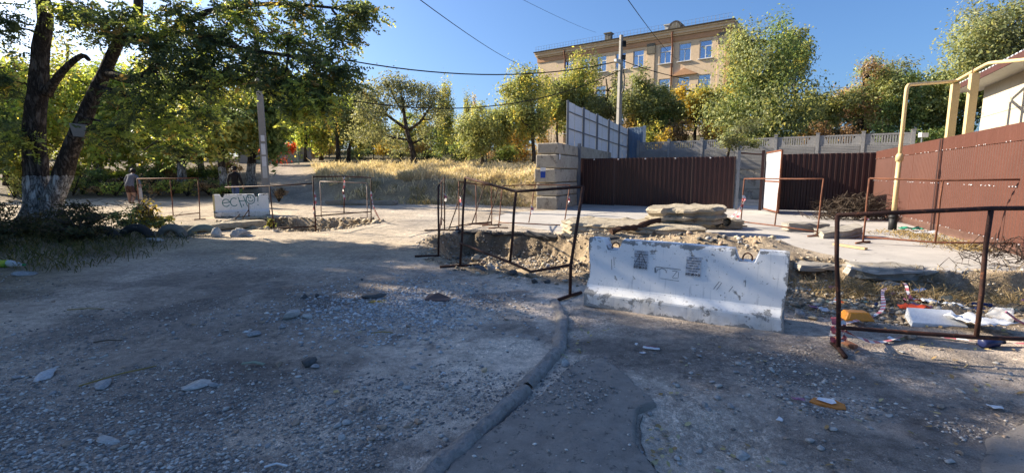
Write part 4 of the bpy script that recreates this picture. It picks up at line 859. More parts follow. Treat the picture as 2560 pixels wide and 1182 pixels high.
block_wall('block_wall', 'retaining wall of concrete blocks under the grey panel fence', (8.6, yw2(8.6) - .05), (21.4, yw2(21.4) - .05), 3, 2.4, .62, .5, 0.02, 5)
# --- white sheet fence on the bank
v0, v1 = (2.78, 25.0), (8.35, 35.4); wf = thing('sheet_fence', 'tall white profiled sheet fence with grey posts on the bank', 'fence', (v0[0], v0[1], 1.5)); LC = local(wf); NP = 5; L = math.hypot(v1[0] - v0[0], v1[1] - v0[1])
tz = lambda t: 5.27 - .42 * t
for k in range(NP):
    t0, t1 = k / NP, (k + 1) / NP; a, b = lerp2(v0, v1, t0), lerp2(v0, v1, t1)
    for i in range(2):
        ta, tb = t0 + (t1 - t0) * i / 2, t0 + (t1 - t0) * (i + 1) / 2 - .003; mb = MB(); corrugated(mb, lerp2(v0, v1, ta), lerp2(v0, v1, tb), 1.9, tz(ta) - .03 * i, 1.9, tz(tb) - .03 * i, .1, .012); LC(mb).build('sheet', m_whitesheet, wf)
    for z in (.5, 1.35, 2.35):
        mb = MB(); mb.bar((a[0] + .03, a[1] - .03, tz(t0) - z), (b[0] + .03, b[1] - .03, tz(t1) - z), .04, .05); LC(mb).build('rail', m_greysteel, wf)
for k in range(NP + 1):
    q = lerp2(v0, v1, k / NP); mb = MB(); mb.bar((q[0] + .05, q[1] - .05, 1.3), (q[0] + .05, q[1] - .05, tz(k / NP) + .03), .11, .11, (0, 1, 0)); LC(mb).build('post', m_greysteel, wf)
v2 = (9.25, 34.55); mb = MB(); corrugated(mb, v1, v2, 2.0, 4.9, 2.0, 4.9, .12, .03); LC(mb).build('return_sheet', M('blue_grey_sheet', (0.2, 0.27, 0.36), (0.17, 0.23, 0.31), 1, .5, .05, 20), wf)
mb = MB(); corrugated(mb, v2, (9.6, 35.1), 2.0, 5.0, 2.0, 5.0, .12, .03); LC(mb).build('return_sheet', m_whitesheet, wf)
# --- grey precast panel fence
pf = thing('panel_fence', 'grey precast concrete panel fence with open baluster tops', 'fence', (9.3, yw2(9.3), 1.9)); e0, e1 = (9.0, yw2(9.0)), (21.4, yw2(21.4)); L = math.hypot(e1[0] - e0[0], e1[1] - e0[1]); NPn = 7; dv = ((e1[0] - e0[0]) / L, (e1[1] - e0[1]) / L); rz = math.atan2(dv[1], dv[0]); pl_ = L / NPn
mp = MB(); hz = [0, .28, .56, .84, 1.12, 1.3]
def arch(u): return 1.30 + .52 * (abs(u) > .72) + (.2 * sstep(.45, .72, abs(u)) if abs(u) <= .72 else 0)
for row in range(5):                                     # rough-faced courses of each panel
    z = row * .26; mp.box((0, 0, z + .13), (pl_ - .18, .07, .26))
    for q_ in range(3): mp.box((0, -.045, z + .045 + .085 * q_), (pl_ - .24, .03, .06))
mp.box((0, 0, 1.86), (pl_ - .18, .08, .09)); mp.box((0, 0, 1.36), (pl_ - .18, .08, .1))
for sx in (-1, 1): mp.box((sx * (pl_ * .5 - .22), 0, 1.61), (.26, .07, .41)); mp.add([(sx * (pl_ * .5 - .35), y, z) for y in (-.035, .035) for z in (1.41, 1.815)] + [(sx * (pl_ * .5 - .56), y, 1.41) for y in (-.035, .035)], [(0, 1, 4), (2, 3, 5), (1, 3, 5, 4), (0, 4, 5, 2)])
nb = 11
for i in range(nb): mp.box(((i - (nb - 1) / 2) * (pl_ - .85) / nb, 0, 1.61), (.075, .06, .41))
pme = mp.mesh('panel'); pme.materials.append(m_fencepanel)
mq = MB(); mq.box((0, 0, 1.0), (.17, .17, 2.05)); mq.box((0, 0, 2.04), (.21, .21, .05)); qme = mq.mesh('post'); qme.materials.append(m_fencepanel)
for k in range(NPn + 1):
    q = (e0[0] + dv[0] * pl_ * k - 9.3, e0[1] + dv[1] * pl_ * k - yw2(9.3)); o = link('post', qme, None, pf); o.location = (q[0], q[1], 0); o.rotation_euler = (0, 0, rz)
    if k < NPn: o = link('panel', pme, None, pf); o.location = (q[0] + dv[0] * pl_ / 2, q[1] + dv[1] * pl_ / 2, .0); o.rotation_euler = (0, 0, rz)

# ------------------------------------------------------------------ gas pipe, house
pb = (X(2230, 13.45, 0), 13.45); gp_ = thing('gas_pipe', 'yellow gas pipe rising by the brown fence and crossing to the house', 'pipe', (pb[0], pb[1], .04)); LC = local(gp_)
zt = D(2264, 213, 13.45); q1 = D(2390, 203, 15.5); q2 = D(2438, 176, 14.6); q3 = D(2472, 158, 13.9); q4 = D(2560, 150, 12.2); q5 = (13.6, 10.5, 4.45)
def elbow(P, r=.18):
    out = [Vector(P[0])]
    for i in range(1, len(P) - 1):
        a, b, c = Vector(P[i - 1]), Vector(P[i]), Vector(P[i + 1]); u = (a - b).normalized() * r; v = (c - b).normalized() * r
        for t in np.linspace(0, 1, 6): out.append((b + u) * (1 - t) ** 2 + b * 2 * t * (1 - t) + (b + v) * t ** 2)
    return out + [Vector(P[-1])]
mb = MB(); mb.tube(elbow([(pb[0], pb[1], .3), (pb[0], pb[1], zt[2]), q1, q2, q3, q4, q5]), .047, 12); LC(mb).build('pipe', m_yellow, gp_, True)
mb = MB(); mb.tube([(pb[0], pb[1], .3), (pb[0], pb[1], 2.1)], .062, 12); LC(mb).build('lower_pipe', m_yellow, gp_, True)
mb = MB(); mb.tube([(pb[0], pb[1], .0), (pb[0], pb[1], .42)], .10, 12); mb.tube([(pb[0], pb[1], .38), (pb[0], pb[1], .42), (pb[0], pb[1], .5)], [.12, .12, .08], 12); LC(mb).build('sleeve', m_black, gp_, True)
mb = MB(); mb.tube([(pb[0], pb[1], 1.95), (pb[0], pb[1], 2.1), (pb[0], pb[1], 2.16)], [.09, .09, .06], 12); LC(mb).build('coupling', m_yellow, gp_, True)
for q in (q1, q2):
    mb = MB(); mb.box((q[0], q[1], q[2] / 2 - .06), (.19, .19, q[2] - .06), -.4); LC(mb).build('support_post', m_yellow, gp_); mb = MB(); mb.tube([(q[0] - .09, q[1], q[2] - .08), (q[0] - .07, q[1], q[2] + .07), (q[0] + .07, q[1], q[2] + .07), (q[0] + .09, q[1], q[2] - .08)], .014, 6); LC(mb).build('clamp', m_rust, gp_)
hs = thing('house', 'cream panelled house behind the brown fence with deep brown eaves', 'house', (16.5, 17.2, 0)); LC = local(hs)
m_cream = M('cream_wall_panel', (0.54, 0.48, 0.37), (0.48, 0.43, 0.34), .8, .8, .15, 30); m_eave = M('brown_eave', (0.085, 0.035, 0.03), (0.07, 0.03, 0.026), 2, .6, .05, 20); m_soffit = M('pale_soffit', (0.55, 0.55, 0.53), (0.5, 0.5, 0.48), 1, .7, .05, 20)
hd = np.array([-.49, -.872]); hn = np.array([-.872, .49]); hw0 = np.array([16.35, 17.1])
mb = MB(); core = [hw0 + hn * -.03, hw0 + hd * 9 + hn * -.03, hw0 + hd * 9 - hn * 6, hw0 - hn * 6]; mb.prism([tuple(c) for c in core][::-1], 0, 4.55); LC(mb).build('wall', m_cream, hs)
for c in range(4):
    for k in range(8):
        L_ = 1.15; a = hw0 + hd * (k * L_ + .006); b = hw0 + hd * ((k + 1) * L_ - .006); mb = MB(); q = (a + b) / 2 + hn * .0; mb.box((q[0], q[1], .3 + c * 1.08 + .535), (L_ - .012, .05, 1.065), math.atan2(hd[1], hd[0])); LC(mb).build('wall_panel', m_cream, hs)
ea = hw0 - hd * .9; eb_ = hw0 + hd * 10; ez = 4.56
mb = MB(); pr = [(.75, ez - .02), (.75, ez + .16), (-3.0, ez + 1.35), (-3.0, ez + 1.2), (-.1, ez + .02)]
V = [(*(e + hn * o), z) for e in (ea, eb_) for o, z in pr]; n = len(pr); mb.add(V, [tuple(range(n)), tuple(range(2 * n - 1, n - 1, -1))] + [((i + 1) % n, i, n + i, n + (i + 1) % n) for i in range(n)]); LC(mb).build('roof', m_eave, hs)
mb = MB(); V = [(*(e + hn * o), z) for e in (ea, eb_) for o, z in ((.74, ez - .03), (-.12, ez - .0))]; mb.add(V, [(0, 1, 3, 2)]); LC(mb).build('soffit', m_soffit, hs)
mb = MB(); 
for k in range(40): a = ea + (eb_ - ea) * (k + .5) / 40 + hn * .72; mb.box((a[0], a[1], ez + .17), (.16, .06, .05), math.atan2(hd[1], hd[0]))
LC(mb).build('roof_edge', m_bare, hs)
# lamp on the corner behind the fence
q = D(2305, 345, 18.2); lt = thing('flood_lamp', 'small grey flood lamp on a stick above the brown fence', 'lamp', (q[0], q[1], 0)); mb = MB(); mb.tube([(0, 0, 0), (0, 0, q[2])], .03, 6); mb.build('pole', m_greysteel, lt); mb = MB(); mb.box((0, -.05, q[2] + .1), (.32, .12, .16), .2); mb.build('lamp_head', m_bare, lt)

# ------------------------------------------------------------------ poles and cables
pz = gz(-12.9, 25.2); pole1 = thing('utility_pole', 'square concrete pole pasted with notices beside the path', 'pole', (-12.75, 25.0, pz - .1)); mb = MB(); mb.box((0, 0, 4.3), (.36, .36, 8.6), .35, .62); mb.build('shaft', m_pole, pole1, bevel=.02)
for k, (z, w_, h_) in enumerate(((2.35, .2, .55), (1.75, .2, .5), (1.2, .22, .6), (2.9, .18, .3))):
    mb = MB(); mb.box((.09, -.19, z + .2), (w_, .012, h_), .35); mb.build('notice', m_paper if k != 2 else m_soffit, pole1)
for dx in (-.35, .35): mb = MB(); mb.tube([(0, 0, 8.0), (dx, 0, 8.05), (dx, 0, 8.25)], .02, 6); mb.build('insulator_arm', m_greysteel, pole1)
mb = MB(); mb.tube([(0, 0, 6.6), (-.8, -.25, 7.0), (-1.5, -.45, 7.02)], .025, 6); mb.build('lamp_arm', m_greysteel, pole1); mb = MB(); mb.lathe([(.02, .16), (.1, .12), (.15, .0), (.12, -.08), (.05, -.1)], (-1.6, -.48, 7.0), 12); mb.build('lamp_head', m_paper, pole1, True)
p2z = gz(8.2, 36.6); pole2 = thing('utility_pole', 'tall concrete pole with street lamp behind the white fence', 'pole', (X(1546, 36.6, 4), 36.6, p2z)); tp = D(1557, 88, 36.6)[2] - p2z; mb = MB(); mb.box((0, 0, tp / 2), (.34, .34, tp), .5, .6); mb.build('shaft', m_pole, pole2, bevel=.02); l2z = D(1550, 155, 36.6)[2] - p2z
mb = MB(); mb.box((-.25, -.2, l2z), (.55, .22, .24), .6); mb.build('lamp_head', m_soffit, pole2)
for z in (tp - .6, tp - 1.6, l2z + 1.2): mb = MB(); mb.box((.22, -.12, z), (.22, .1, .34), .4); mb.build('insulator', m_black, pole2)
mb = MB(); mb.tube([(.12, -.2, l2z - .5), (.26, -.3, l2z - 1.2), (.2, -.28, l2z - 2.0), (.1, -.2, l2z - 2.3)], .05, 6); mb.build('cable_coil', m_black, pole2)
def cable(a, b, sag, r, label):
    a, b = Vector(a), Vector(b); P = [a.lerp(b, t) - Vector((0, 0, sag * 4 * t * (1 - t))) for t in np.linspace(0, 1, 22)]; mb = MB(); mb.tube(P, r, 6); prop(mb.build('overhead_cable', m_wire), label, 'cable')
pt1 = (-12.75, 25.0, pz + 7.8); pt2 = D(1552, 152, 36.5)
cable(pt1, pt2, 1.3, .035, 'upper black cable from the notice pole to the lamp pole'); cable((-12.75, 25.0, pz + 5.9), D(1550, 177, 36.5), 2.0, .03, 'lower black cable sagging from the notice pole to lamp pole')
cable(D(1556, 152, 36.6), D(1722, 198, 40), .15, .03, 'black cable running from the lamp pole towards the school'); cable(D(1990, 216, 48), D(2240, 220, 40), .05, .03, 'black cable crossing between the trees above the panel fence')
cable(D(930, -90, 14), D(1352, 170, 76), .9, .018, 'thin cable crossing the open sky to the school corner'); cable(D(1535, -50, 22), D(1690, 148, 64), .3, .02, 'thin cable dropping from the sky to the school front')
cable(D(1230, -40, 30), D(1490, 82, 75), .2, .014, 'faint thin cable high above the school roof')

# ------------------------------------------------------------------ the school on the hill
SA = np.array([X(1345, 75.7, 20), 75.7]); SB = np.array([X(1833, 60, 20), 60.0]); SL = float(np.hypot(*(SB - SA))); su = (SB - SA) / SL; sn = np.array([su[1], -su[0]])
school = thing('school_building', 'ochre plastered four storey school on the hill behind the trees', 'building', (SA[0], SA[1], 6), None, math.atan2(su[1], su[0]))
def Fc(px, py):                                                       # where a sight line meets the facade: (s, z)
    d = ray(px, py); t = (SA @ sn) / (d[0] * sn[0] + d[1] * sn[1]); x, y = d[0] * t, d[1] * t
    return float((np.array([x, y]) - SA) @ su), EYE + d[2] * t - 6
m_ochre = M('ochre_plaster', (0.72, 0.55, 0.37), (0.65, 0.49, 0.33), .35, .9, .2, 4, c3=(0.58, 0.44, 0.31), t3=.68); m_orange = M('orange_band', (0.55, 0.31, 0.17), (0.48, 0.27, 0.15), .5, .9, .1, 5); m_relief = M('grey_relief', (0.2, 0.18, 0.14), (0.13, 0.12, 0.1), 3, .95, .8, 6, bd=.05); m_roofm = M('dark_roof', (0.06, 0.05, 0.045), (0.04, 0.035, 0.03), 1, .8, .1, 5)
def m_glass():
    s = NT('window_glass'); g = s.n('BsdfGlossy'); g.inputs['Roughness'].default_value = .04; g.inputs[0].default_value = (.9, .95, 1, 1)
    t = s.n('BsdfTransparent'); t.inputs[0].default_value = (.62, .74, .9, 1); mx = s.n('MixShader'); mx.inputs[0].default_value = .32
    s.t.links.new(t.outputs[0], mx.inputs[1]); s.t.links.new(g.outputs[0], mx.inputs[2]); s.t.links.new(mx.outputs[0], s.out.inputs[0]); return s.mat
m_gl = m_glass(); m_frame = M('white_window_frame', (0.72, 0.74, 0.76), (0.66, 0.68, 0.7), 2, .5, 0, 10); m_curt = M('curtain', (0.40, 0.45, 0.55), (0.3, 0.35, 0.46), 2, .9, .1, 6, (6, 6, .3))
zc = Fc(1833, 56)[1]                                                   # cornice level
wins = [(1493, 1514, 142, 178), (1538, 1565, 134, 171), (1583, 1609, 126, 168), (1649, 1678, 115, 158), (1696, 1728, 107, 153), (1748, 1781, 100, 146)]
WS = [(Fc(a, (c + d_) / 2)[0], Fc(b, (c + d_) / 2)[0]) for a, b, c, d_ in wins]; zt_, zb_ = Fc(1765, 100)[1], Fc(1765, 146)[1]
ww = float(np.mean([b - a for a, b in WS])); cents = [(a + b) / 2 for a, b in WS]; st = cents[5] - cents[4]
cents = [c for c in [cents[0] - st * 2.05, cents[0] - st] + cents if c > 1.2]; drop = zt_ - Fc(1760, 186)[1]
rows = [(zt_ - drop * k, zb_ - drop * k) for k in range(4) if zb_ - drop * k > .3]
# wall built as piers and spandrels so that the windows are real openings
segs = sorted(set([0, SL] + [c - ww / 2 for c in cents] + [c + ww / 2 for c in cents])); zz = sorted(set([0, zc] + [z for r in rows for z in r])); mb = MB(); th = .5
for i in range(len(segs) - 1):
    for j in range(len(zz) - 1):
        s0, s1, z0, z1 = segs[i], segs[i + 1], zz[j], zz[j + 1]; cs, cz = (s0 + s1) / 2, (z0 + z1) / 2
        if any(abs(cs - c) < ww / 2 for c in cents) and any(r[1] < cz < r[0] for r in rows): continue
        mb.box((cs, th / 2, cz), (s1 - s0, th, z1 - z0))
mb.box((SL / 2, 7, zc / 2), (SL - .02, 13, zc)); mb.v = [v if not (abs(v[1] - .5) < 1e-4 and False) else v for v in mb.v]; mb.build('wall', m_ochre, school)
def wmesh():
    f = MB(); h = zt_ - zb_; t = .09
    for x in (-ww / 2 + t / 2, ww / 2 - t / 2): f.box((x, 0, h / 2), (t, .1, h - .01))
    for z in (t / 2, h - t / 2, h * .68): f.box((0, -.004, z), (ww - 2 * t + .02, .1, t))
    f.box((-.04, -.006, h * .34), (t * .9, .1, h * .66)); return f.mesh('window'), h
wme, wh = wmesh(); wme.materials.append(m_frame)
gmb = MB(); gmb.box((0, 0, 0), (ww - .1, .02, wh - .1)); pane = gmb.mesh('pane'); pane.materials.append(m_gl)
cmb = MB(); V = []; n_ = 24
for i in range(n_ + 1): x = -ww * .42 + ww * .3 * i / n_; V += [(x, .05 * math.sin(i * 1.4), -wh * .45), (x, .05 * math.sin(i * 1.4), wh * .2)]
cmb.add(V, [(2 * i, 2 * i + 2, 2 * i + 3, 2 * i + 1) for i in range(n_)]); cur = cmb.mesh('curtain'); cur.materials.append(m_curt)
smb = MB(); smb.box((0, 0, 0), (ww + .3, .3, .08)); sill = smb.mesh('sill'); sill.materials.append(m_frame)
imb = MB(); imb.box((0, 0, 0), (ww - .01, .02, wh - .01)); room = imb.mesh('room_shade_panel'); room.materials.append(M('dim_room', (0.05, 0.055, 0.07), (0.03, 0.035, 0.05), 1, .9, 0, 10))  # dark panel behind the glass, the room's shade put into its colour
rw = np.random.default_rng(5)
for ri, (z1, z0) in enumerate(rows):
    for ci, c in enumerate(cents):
        wo = link('window', wme, None, school); wo.location = (c, .18, z0)
        p_ = link('pane', pane, None, wo); p_.location = (0, .04, wh / 2); p_.rotation_euler = (rw.normal(0, .02), 0, rw.normal(0, .02))
        rb_ = link('room_shade_panel', room, None, wo); rb_.location = (0, .29, wh / 2)
        sl = link('sill', sill, None, wo); sl.location = (0, -.24, -.05)
        for sx in (1, -1):
            if rw.random() < .75: cu = link('curtain', cur, None, wo); cu.location = (0, -.0 + .10, wh / 2); cu.scale = (sx, 1, 1)
mb = MB()
for z, o, h in ((zc + .05, .6, .22), (zc - .22, .45, .32), (zc - .48, .25, .22)): mb.box((SL / 2, -o / 2 + 6.5, z), (SL + 2 * o * .5, 13 + o, h))
mb.build('cornice', m_ochre, school)
mb = MB(); mb.box((SL / 2, -.06, zc - .95), (SL + .1, .12, .55)); mb.build('frieze', m_orange, school)
mb = MB(); mb.box((SL / 2, -.04, zt_ + .75), (SL + .06, .1, .10)); mb.build('string_course', m_ochre, school)
mb = MB(); mb.box((SL / 2, 6.1, zc + .2), (SL + .7, 13.8, .1)); mb.add([(-.35, -.75, zc + .25), (SL + .35, -.75, zc + .25), (SL + .35, 14, zc + .25), (-.35, 14, zc + .25), (4, 6.5, zc + 2.2), (SL - 4, 6.5, zc + 2.2)], [(0, 1, 5, 4), (1, 2, 5), (2, 3, 4, 5), (3, 0, 4)]); mb.build('roof', m_roofm, school)
for px0, px1 in ((1619, 1638), (1796, 1819)):
    s0, s1 = Fc(px0, 125)[0], Fc(px1, 105)[0]; z1, z0 = zt_ + .55, zt_ - .75
    mb = MB(); mb.box(((s0 + s1) / 2, -.05, z0 / 2 - .02), (s1 - s0, .1, z0 - .05)); mb.build('pilaster', m_ochre, school); mb = MB(); mb.box(((s0 + s1) / 2, -.09, (z0 + z1) / 2), (s1 - s0 + .1, .18, z1 - z0)); mb.build('relief_panel', m_relief, school)
mb = MB(); mb.box((SL - .35, -.08, zc / 2 - .6), (.6, .16, zc - 1.3)); mb.build('corner_pilaster', m_orange, school)
mb = MB(); sp = Fc(1712, 178); mb.add([(sp[0] - 1.6, -.3, sp[1] - .5), (sp[0] + 1.6, -.3, sp[1] - .5), (sp[0], -.3, sp[1] + .35), (sp[0] - 1.6, 0, sp[1] - .5), (sp[0] + 1.6, 0, sp[1] - .5), (sp[0], 0, sp[1] + .35)], [(0, 1, 2), (1, 4, 5, 2), (3, 0, 2, 5), (0, 3, 4, 1)]); mb.build('pediment', m_orange, school)
for px in (1683, 1415):
    s = Fc(px, 110)[0]; mb = MB(); mb.tube([(s, -.6, zc - .1), (s, -.55, zc - .4), (s - .05, -.12, zc - 1.5), (s - .05, -.12, .2)], .1, 8); mb.build('drainpipe', m_rust_light, school, True)
s = Fc(1690, 62)[0]; mb = MB(); prof = [(.95 * math.cos(t), .95 * math.sin(t)) for t in np.linspace(0, math.pi, 13)]
V = [(s + x, y, zc + .2 + z * 1.15) for y in (-.3, 2.4) for x, z in prof]; mb.add(V, [tuple(range(12, -1, -1)), tuple(range(13, 26))] + [(i, i + 1, 14 + i, 13 + i) for i in range(12)]); mb.build('dormer', m_roofm, school)
mb = MB(); V = [(s + x * .7, -.34, zc + .35 + z * .72) for x, z in prof]; mb.add(V, [tuple(range(12, -1, -1))]); mb.build('dormer_louvre', m_relief, school)
for px, ht, w_ in ((1513, 1.3, .8), (1664, 1.0, .8)):
    s = Fc(px, 90)[0]; mb = MB(); mb.box((s, 1.2, zc + .2 + ht / 2), (w_, .8, ht)); mb.box((s, 1.2, zc + .25 + ht), (w_ + .3, 1.1, .14)); mb.build('chimney', m_soffit if px > 1600 else m_relief, school)
mb = MB()
for i in range(60): x = SL * i / 59; mb.tube([(x, -.6, zc + .2), (x, -.6, zc + .95)], .016 if i % 5 else .025, 4)
for z in (.55, .95): mb.tube([(0, -.6, zc + z), (SL, -.6, zc + z)], .012, 4)
mb.build('roof_railing', m_greysteel, school)

# ------------------------------------------------------------------ vegetation
def leaf_quads(P, size, r, updown=0.3, aspect=0.45, dirs=None, out=None):
    n = len(P); d = r.normal(size=(n, 3)); d[:, 2] -= updown
    if out is not None:                                   # leaf blades face outwards from their clump
        nn = out / (np.linalg.norm(out, axis=1)[:, None] + 1e-9) * .9 + r.normal(size=(n, 3)) * .55 + np.array([0, 0, .3]); nn /= np.linalg.norm(nn, axis=1)[:, None]; d -= nn * (d * nn).sum(1)[:, None]
    d /= np.linalg.norm(d, axis=1)[:, None] + 1e-9
    s = r.normal(size=(n, 3)) if out is None else np.cross(nn, d); s -= d * (s * d).sum(1)[:, None]; s /= np.linalg.norm(s, axis=1)[:, None] + 1e-9
    L = (size * (.5 + 1.1 * r.random(n) ** 1.6))[:, None]; W = L * aspect
    return np.stack([P - d * L * .5, P + s * W * .5 - d * L * .05, P + d * L * .5, P - s * W * .5 - d * L * .05], 1)
def crown_mesh(name, Q, cols):
    n = len(Q); return np_mesh(name, Q.reshape(-1, 3), np.arange(n * 4).reshape(n, 4), np.repeat(cols, 4, 0))
def curve(a, b, sag, k=5, r=None, wig=.0):
    a, b = np.array(a, float), np.array(b, float); out = []
    L = np.linalg.norm(b - a)
    for i in range(k + 1):
        t = i / k; p = a + (b - a) * t; p[2] += sag * 4 * t * (1 - t)
        if r is not None and 0 < i < k: p = p + r.normal(size=3) * wig * L
        out.append(p)
    return out
def m_trunk(white_to=None):
    nm = 'bark_whitewashed' if white_to else 'bark_plain'
    if nm in bpy.data.materials: return bpy.data.materials[nm]
    s = NT(nm); co = s.coord('Object', (1, 1, .25)); a = s.noise(co, 7, 6, .7, .5); b = s.noise(co, 22, 5, .7)
    ridge = s.math('ABSOLUTE', s.math('SUBTRACT', a, .5)); h = s.ramp(ridge, (0.0, 0.0), (0.09, 1.0))
    col = s.mix(h, (0.035, 0.028, 0.024), (0.15, 0.122, 0.10)); col = s.mix(.5, col, s.ramp(b, (.3, .5), (.7, 1.2)), 'MULTIPLY')
    if white_to:
        sx = s.n('SeparateXYZ'); s.put(sx.inputs[0], s.n('TexCoord').outputs['Object']); z = s.math('ADD', sx.outputs[2], s.math('MULTIPLY', a, .25))
        m = s.math('MULTIPLY', s.ramp(z, (white_to / 4 + .02, 1.0), (white_to / 4 + .035, 0.0)) if False else s.math('LESS_THAN', z, white_to), s.ramp(h, (.15, .25), (.6, 1.0))); m = s.math('MULTIPLY', m, s.ramp(b, (.36, .15), (.5, .85)))
        col = s.mix(m, col, (0.62, 0.60, 0.57))
    s.bump(s.math('ADD', h, s.math('MULTIPLY', b, .4)), 1.0, .04); return s.done(col, .95, .15)
PAL = dict(
    green=[((0.170, 0.290, 0.074), 4), ((0.256, 0.392, 0.096), 4), ((0.120, 0.204, 0.061), 3), ((0.443, 0.510, 0.102), 1)],
    olive=[((0.259, 0.346, 0.108), 4), ((0.349, 0.416, 0.131), 3), ((0.167, 0.237, 0.076), 3), ((0.439, 0.471, 0.120), 1)],
    silver=[((0.243, 0.296, 0.137), 4), ((0.320, 0.368, 0.170), 3), ((0.155, 0.204, 0.089), 3)],
    yellowgreen=[((0.440, 0.517, 0.078), 4), ((0.310, 0.427, 0.078), 3), ((0.673, 0.621, 0.078), 3), ((0.182, 0.259, 0.052), 2)],
    lime=[((0.465, 0.660, 0.074), 4), ((0.317, 0.489, 0.062), 4), ((0.684, 0.684, 0.074), 2), ((0.196, 0.293, 0.049), 2)],
    yellow=[((.56, .46, .06), 5), ((.47, .40, .07), 3), ((.62, .48, .07), 2), ((.34, .33, .06), 2)],
    orange=[((.40, .27, .08), 4), ((.48, .36, .09), 3), ((.33, .28, .09), 3)],
    red=[((0.562, 0.088, 0.031), 4), ((0.650, 0.150, 0.037), 3), ((0.375, 0.062, 0.037), 2)],
    brown=[((0.398, 0.269, 0.117), 4), ((0.515, 0.351, 0.140), 3), ((0.257, 0.187, 0.094), 2)],
    weed=[((.045, .062, .024), 5), ((.065, .085, .03), 3), ((.10, .10, .04), 2), ((.13, .10, .05), 1)],
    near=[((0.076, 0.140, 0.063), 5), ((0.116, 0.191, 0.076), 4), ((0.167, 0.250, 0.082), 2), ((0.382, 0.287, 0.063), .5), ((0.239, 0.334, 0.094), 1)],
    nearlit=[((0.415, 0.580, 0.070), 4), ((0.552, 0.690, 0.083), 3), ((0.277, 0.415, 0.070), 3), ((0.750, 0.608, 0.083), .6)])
def pick_cols(pal, n, r, bias=None):
    c = np.array([p[0] for p in PAL[pal]]); g_ = c.mean(1, keepdims=True); c = c * .8 + g_ * .2 if pal not in ('yellow', 'red', 'orange') else c
    c = c * np.array([1.06, .97, 1.0]); w_ = np.array([p[1] for p in PAL[pal]], float)
    if bias is not None: w_ = w_ * np.exp(r.normal(size=len(w_)) * .7)
    w_ /= w_.sum(); return c[r.choice(len(c), n, p=w_)] * r.uniform(.86, 1.14, (n, 1))
def tree(name, label, base, path, r0, clumps, pal, leaves, lsize, seed, group=None, r1=None, white=None, limbs=True, twn=12, cat='tree', mat=None, aspect=.5, extra_paths=(), drop=.3, upd=.3, sides=8, pal2=None, p2=.0):
    r = np.random.default_rng(seed); root = thing(name, label, cat, base, group); off = np.array(base, float); mb = MB()
    P = np.array(path, float) - off; k = len(P); rad = np.linspace(r0, r1 or r0 * .3, k); rad[0] *= 1.25; mb.tube(P, rad, sides, wob=.18)
    paths = [P]
    for ep, e0, e1 in extra_paths: E_ = np.array(ep, float) - off; mb.tube(E_, np.linspace(e0, e1, len(E_)), sides, wob=.18); paths.append(E_)
    allp = np.concatenate(paths); Qs, Cs = [], []; vols = np.array([c[1][0] * c[1][1] * c[1][2] for c in clumps]) ** .8; share = vols / vols.sum(); cc_ = np.array([np.array(c[0]) - off for c in clumps]); mid_ = cc_.mean(0); ext_ = np.maximum(np.ptp(cc_, axis=0) * .6, .3)
    for (c, R), sh_ in zip(clumps, share):
        c = np.array(c) - off; R = np.array(R); cand = allp[(allp[:, 2] < c[2] + .2 * R[2]) & (allp[:, 2] > .3 * allp[:, 2].max() * .5)]
        if len(cand) == 0: cand = allp
        src = cand[np.argmin(np.linalg.norm(cand - c, axis=1) + .5 * np.abs(cand[:, 2] - (c[2] - .8 * np.linalg.norm(cand - c, axis=1) * .6)))]
        if limbs:
            L = np.linalg.norm(c - src); mb.tube(curve(src, c, .06 * L, 4, r, .05), np.linspace(min(r0 * .42, .05 + .018 * L), .02, 5), 5, False)
        nl = int(leaves * sh_); per = max(6, nl // twn); col_b = r.uniform(.8, 1.2)
        use = pal2 if (pal2 and r.random() < p2) else pal
        for t in range(twn):
            d = r.normal(size=3); d /= np.linalg.norm(d); e = c + d * R * r.uniform(.55, 1.05) ; e[2] -= drop * R[2] * r.random()
            if limbs and t % 2 == 0: mb.tube(curve(c, e, .05 * np.linalg.norm(e - c), 2, r, .05), [.018, .012, .006], 3, False)
            tt = r.uniform(.04, 1.0, per)[:, None] ** .5; pos = c + (e - c) * tt + r.normal(size=(per, 3)) * R * .24; pos[:, 2] -= r.random(per) * .12 * R[2]
            Qs.append(leaf_quads(pos, lsize, r, upd, aspect, None, (pos - c) / R + .7 * (pos - mid_) / ext_)); Cs.append(pick_cols(use, per, r, 1) * col_b)
    mb.build('trunk', mat or m_trunk(white), root, True); link('crown', crown_mesh('crown', np.concatenate(Qs), np.concatenate(Cs)), m_leafmat, root)
    return root
def auto_clumps(c, R, n, r, k=.42, shell=.6):
    out = []
    for i in range(n):
        d = r.normal(size=3); d /= np.linalg.norm(d); t = shell + (1 - shell) * r.random()
        if i % 4 == 0: t *= r.random()
        f = r.uniform(.75, 1.25); out.append((np.array(c) + d * np.array(R) * t * (1 - k * .45), np.array(R) * k * f * np.array([1, 1, .85])))
    return out
# survey table: base px, depth, trunk-foot height from ground, top py, crown centre px/py, crown half width/height in px
def btree(px, Y, cpx, cpy, hw, hh, pal, leaves, lsize, label, seed, r0=.16, name='leafy_tree', group=None, white=None, n=None, lean=0, pal2=None, p2=0., k=.40, aspect=.5, depth=.9, twn=10):
    r = np.random.default_rng(seed); x = X(px, Y, 3); z = Hs(x, Y); cc = D(cpx, cpy, Y); s = Y / F_PX; hw, hh = hw * 1.14, hh * 1.08; R = (hw * s, hw * s * depth, hh * s)
    top = cc[2] + R[2] * .6; path = [(x, Y, z - .1)] + [(x + (cc[0] - x) * t ** 1.3 + r.normal(0, .04), Y + r.normal(0, .06), z + (top - z) * t) for t in np.linspace(.12, 1, 7)]
    return tree(name, label, (x, Y, z), path, r0, auto_clumps(cc, R, int((n or 16) * 1.5), r, k), pal, int(leaves * 1.35), lsize * 1.25, seed, group, white=white, pal2=pal2, p2=p2, aspect=aspect, twn=twn)

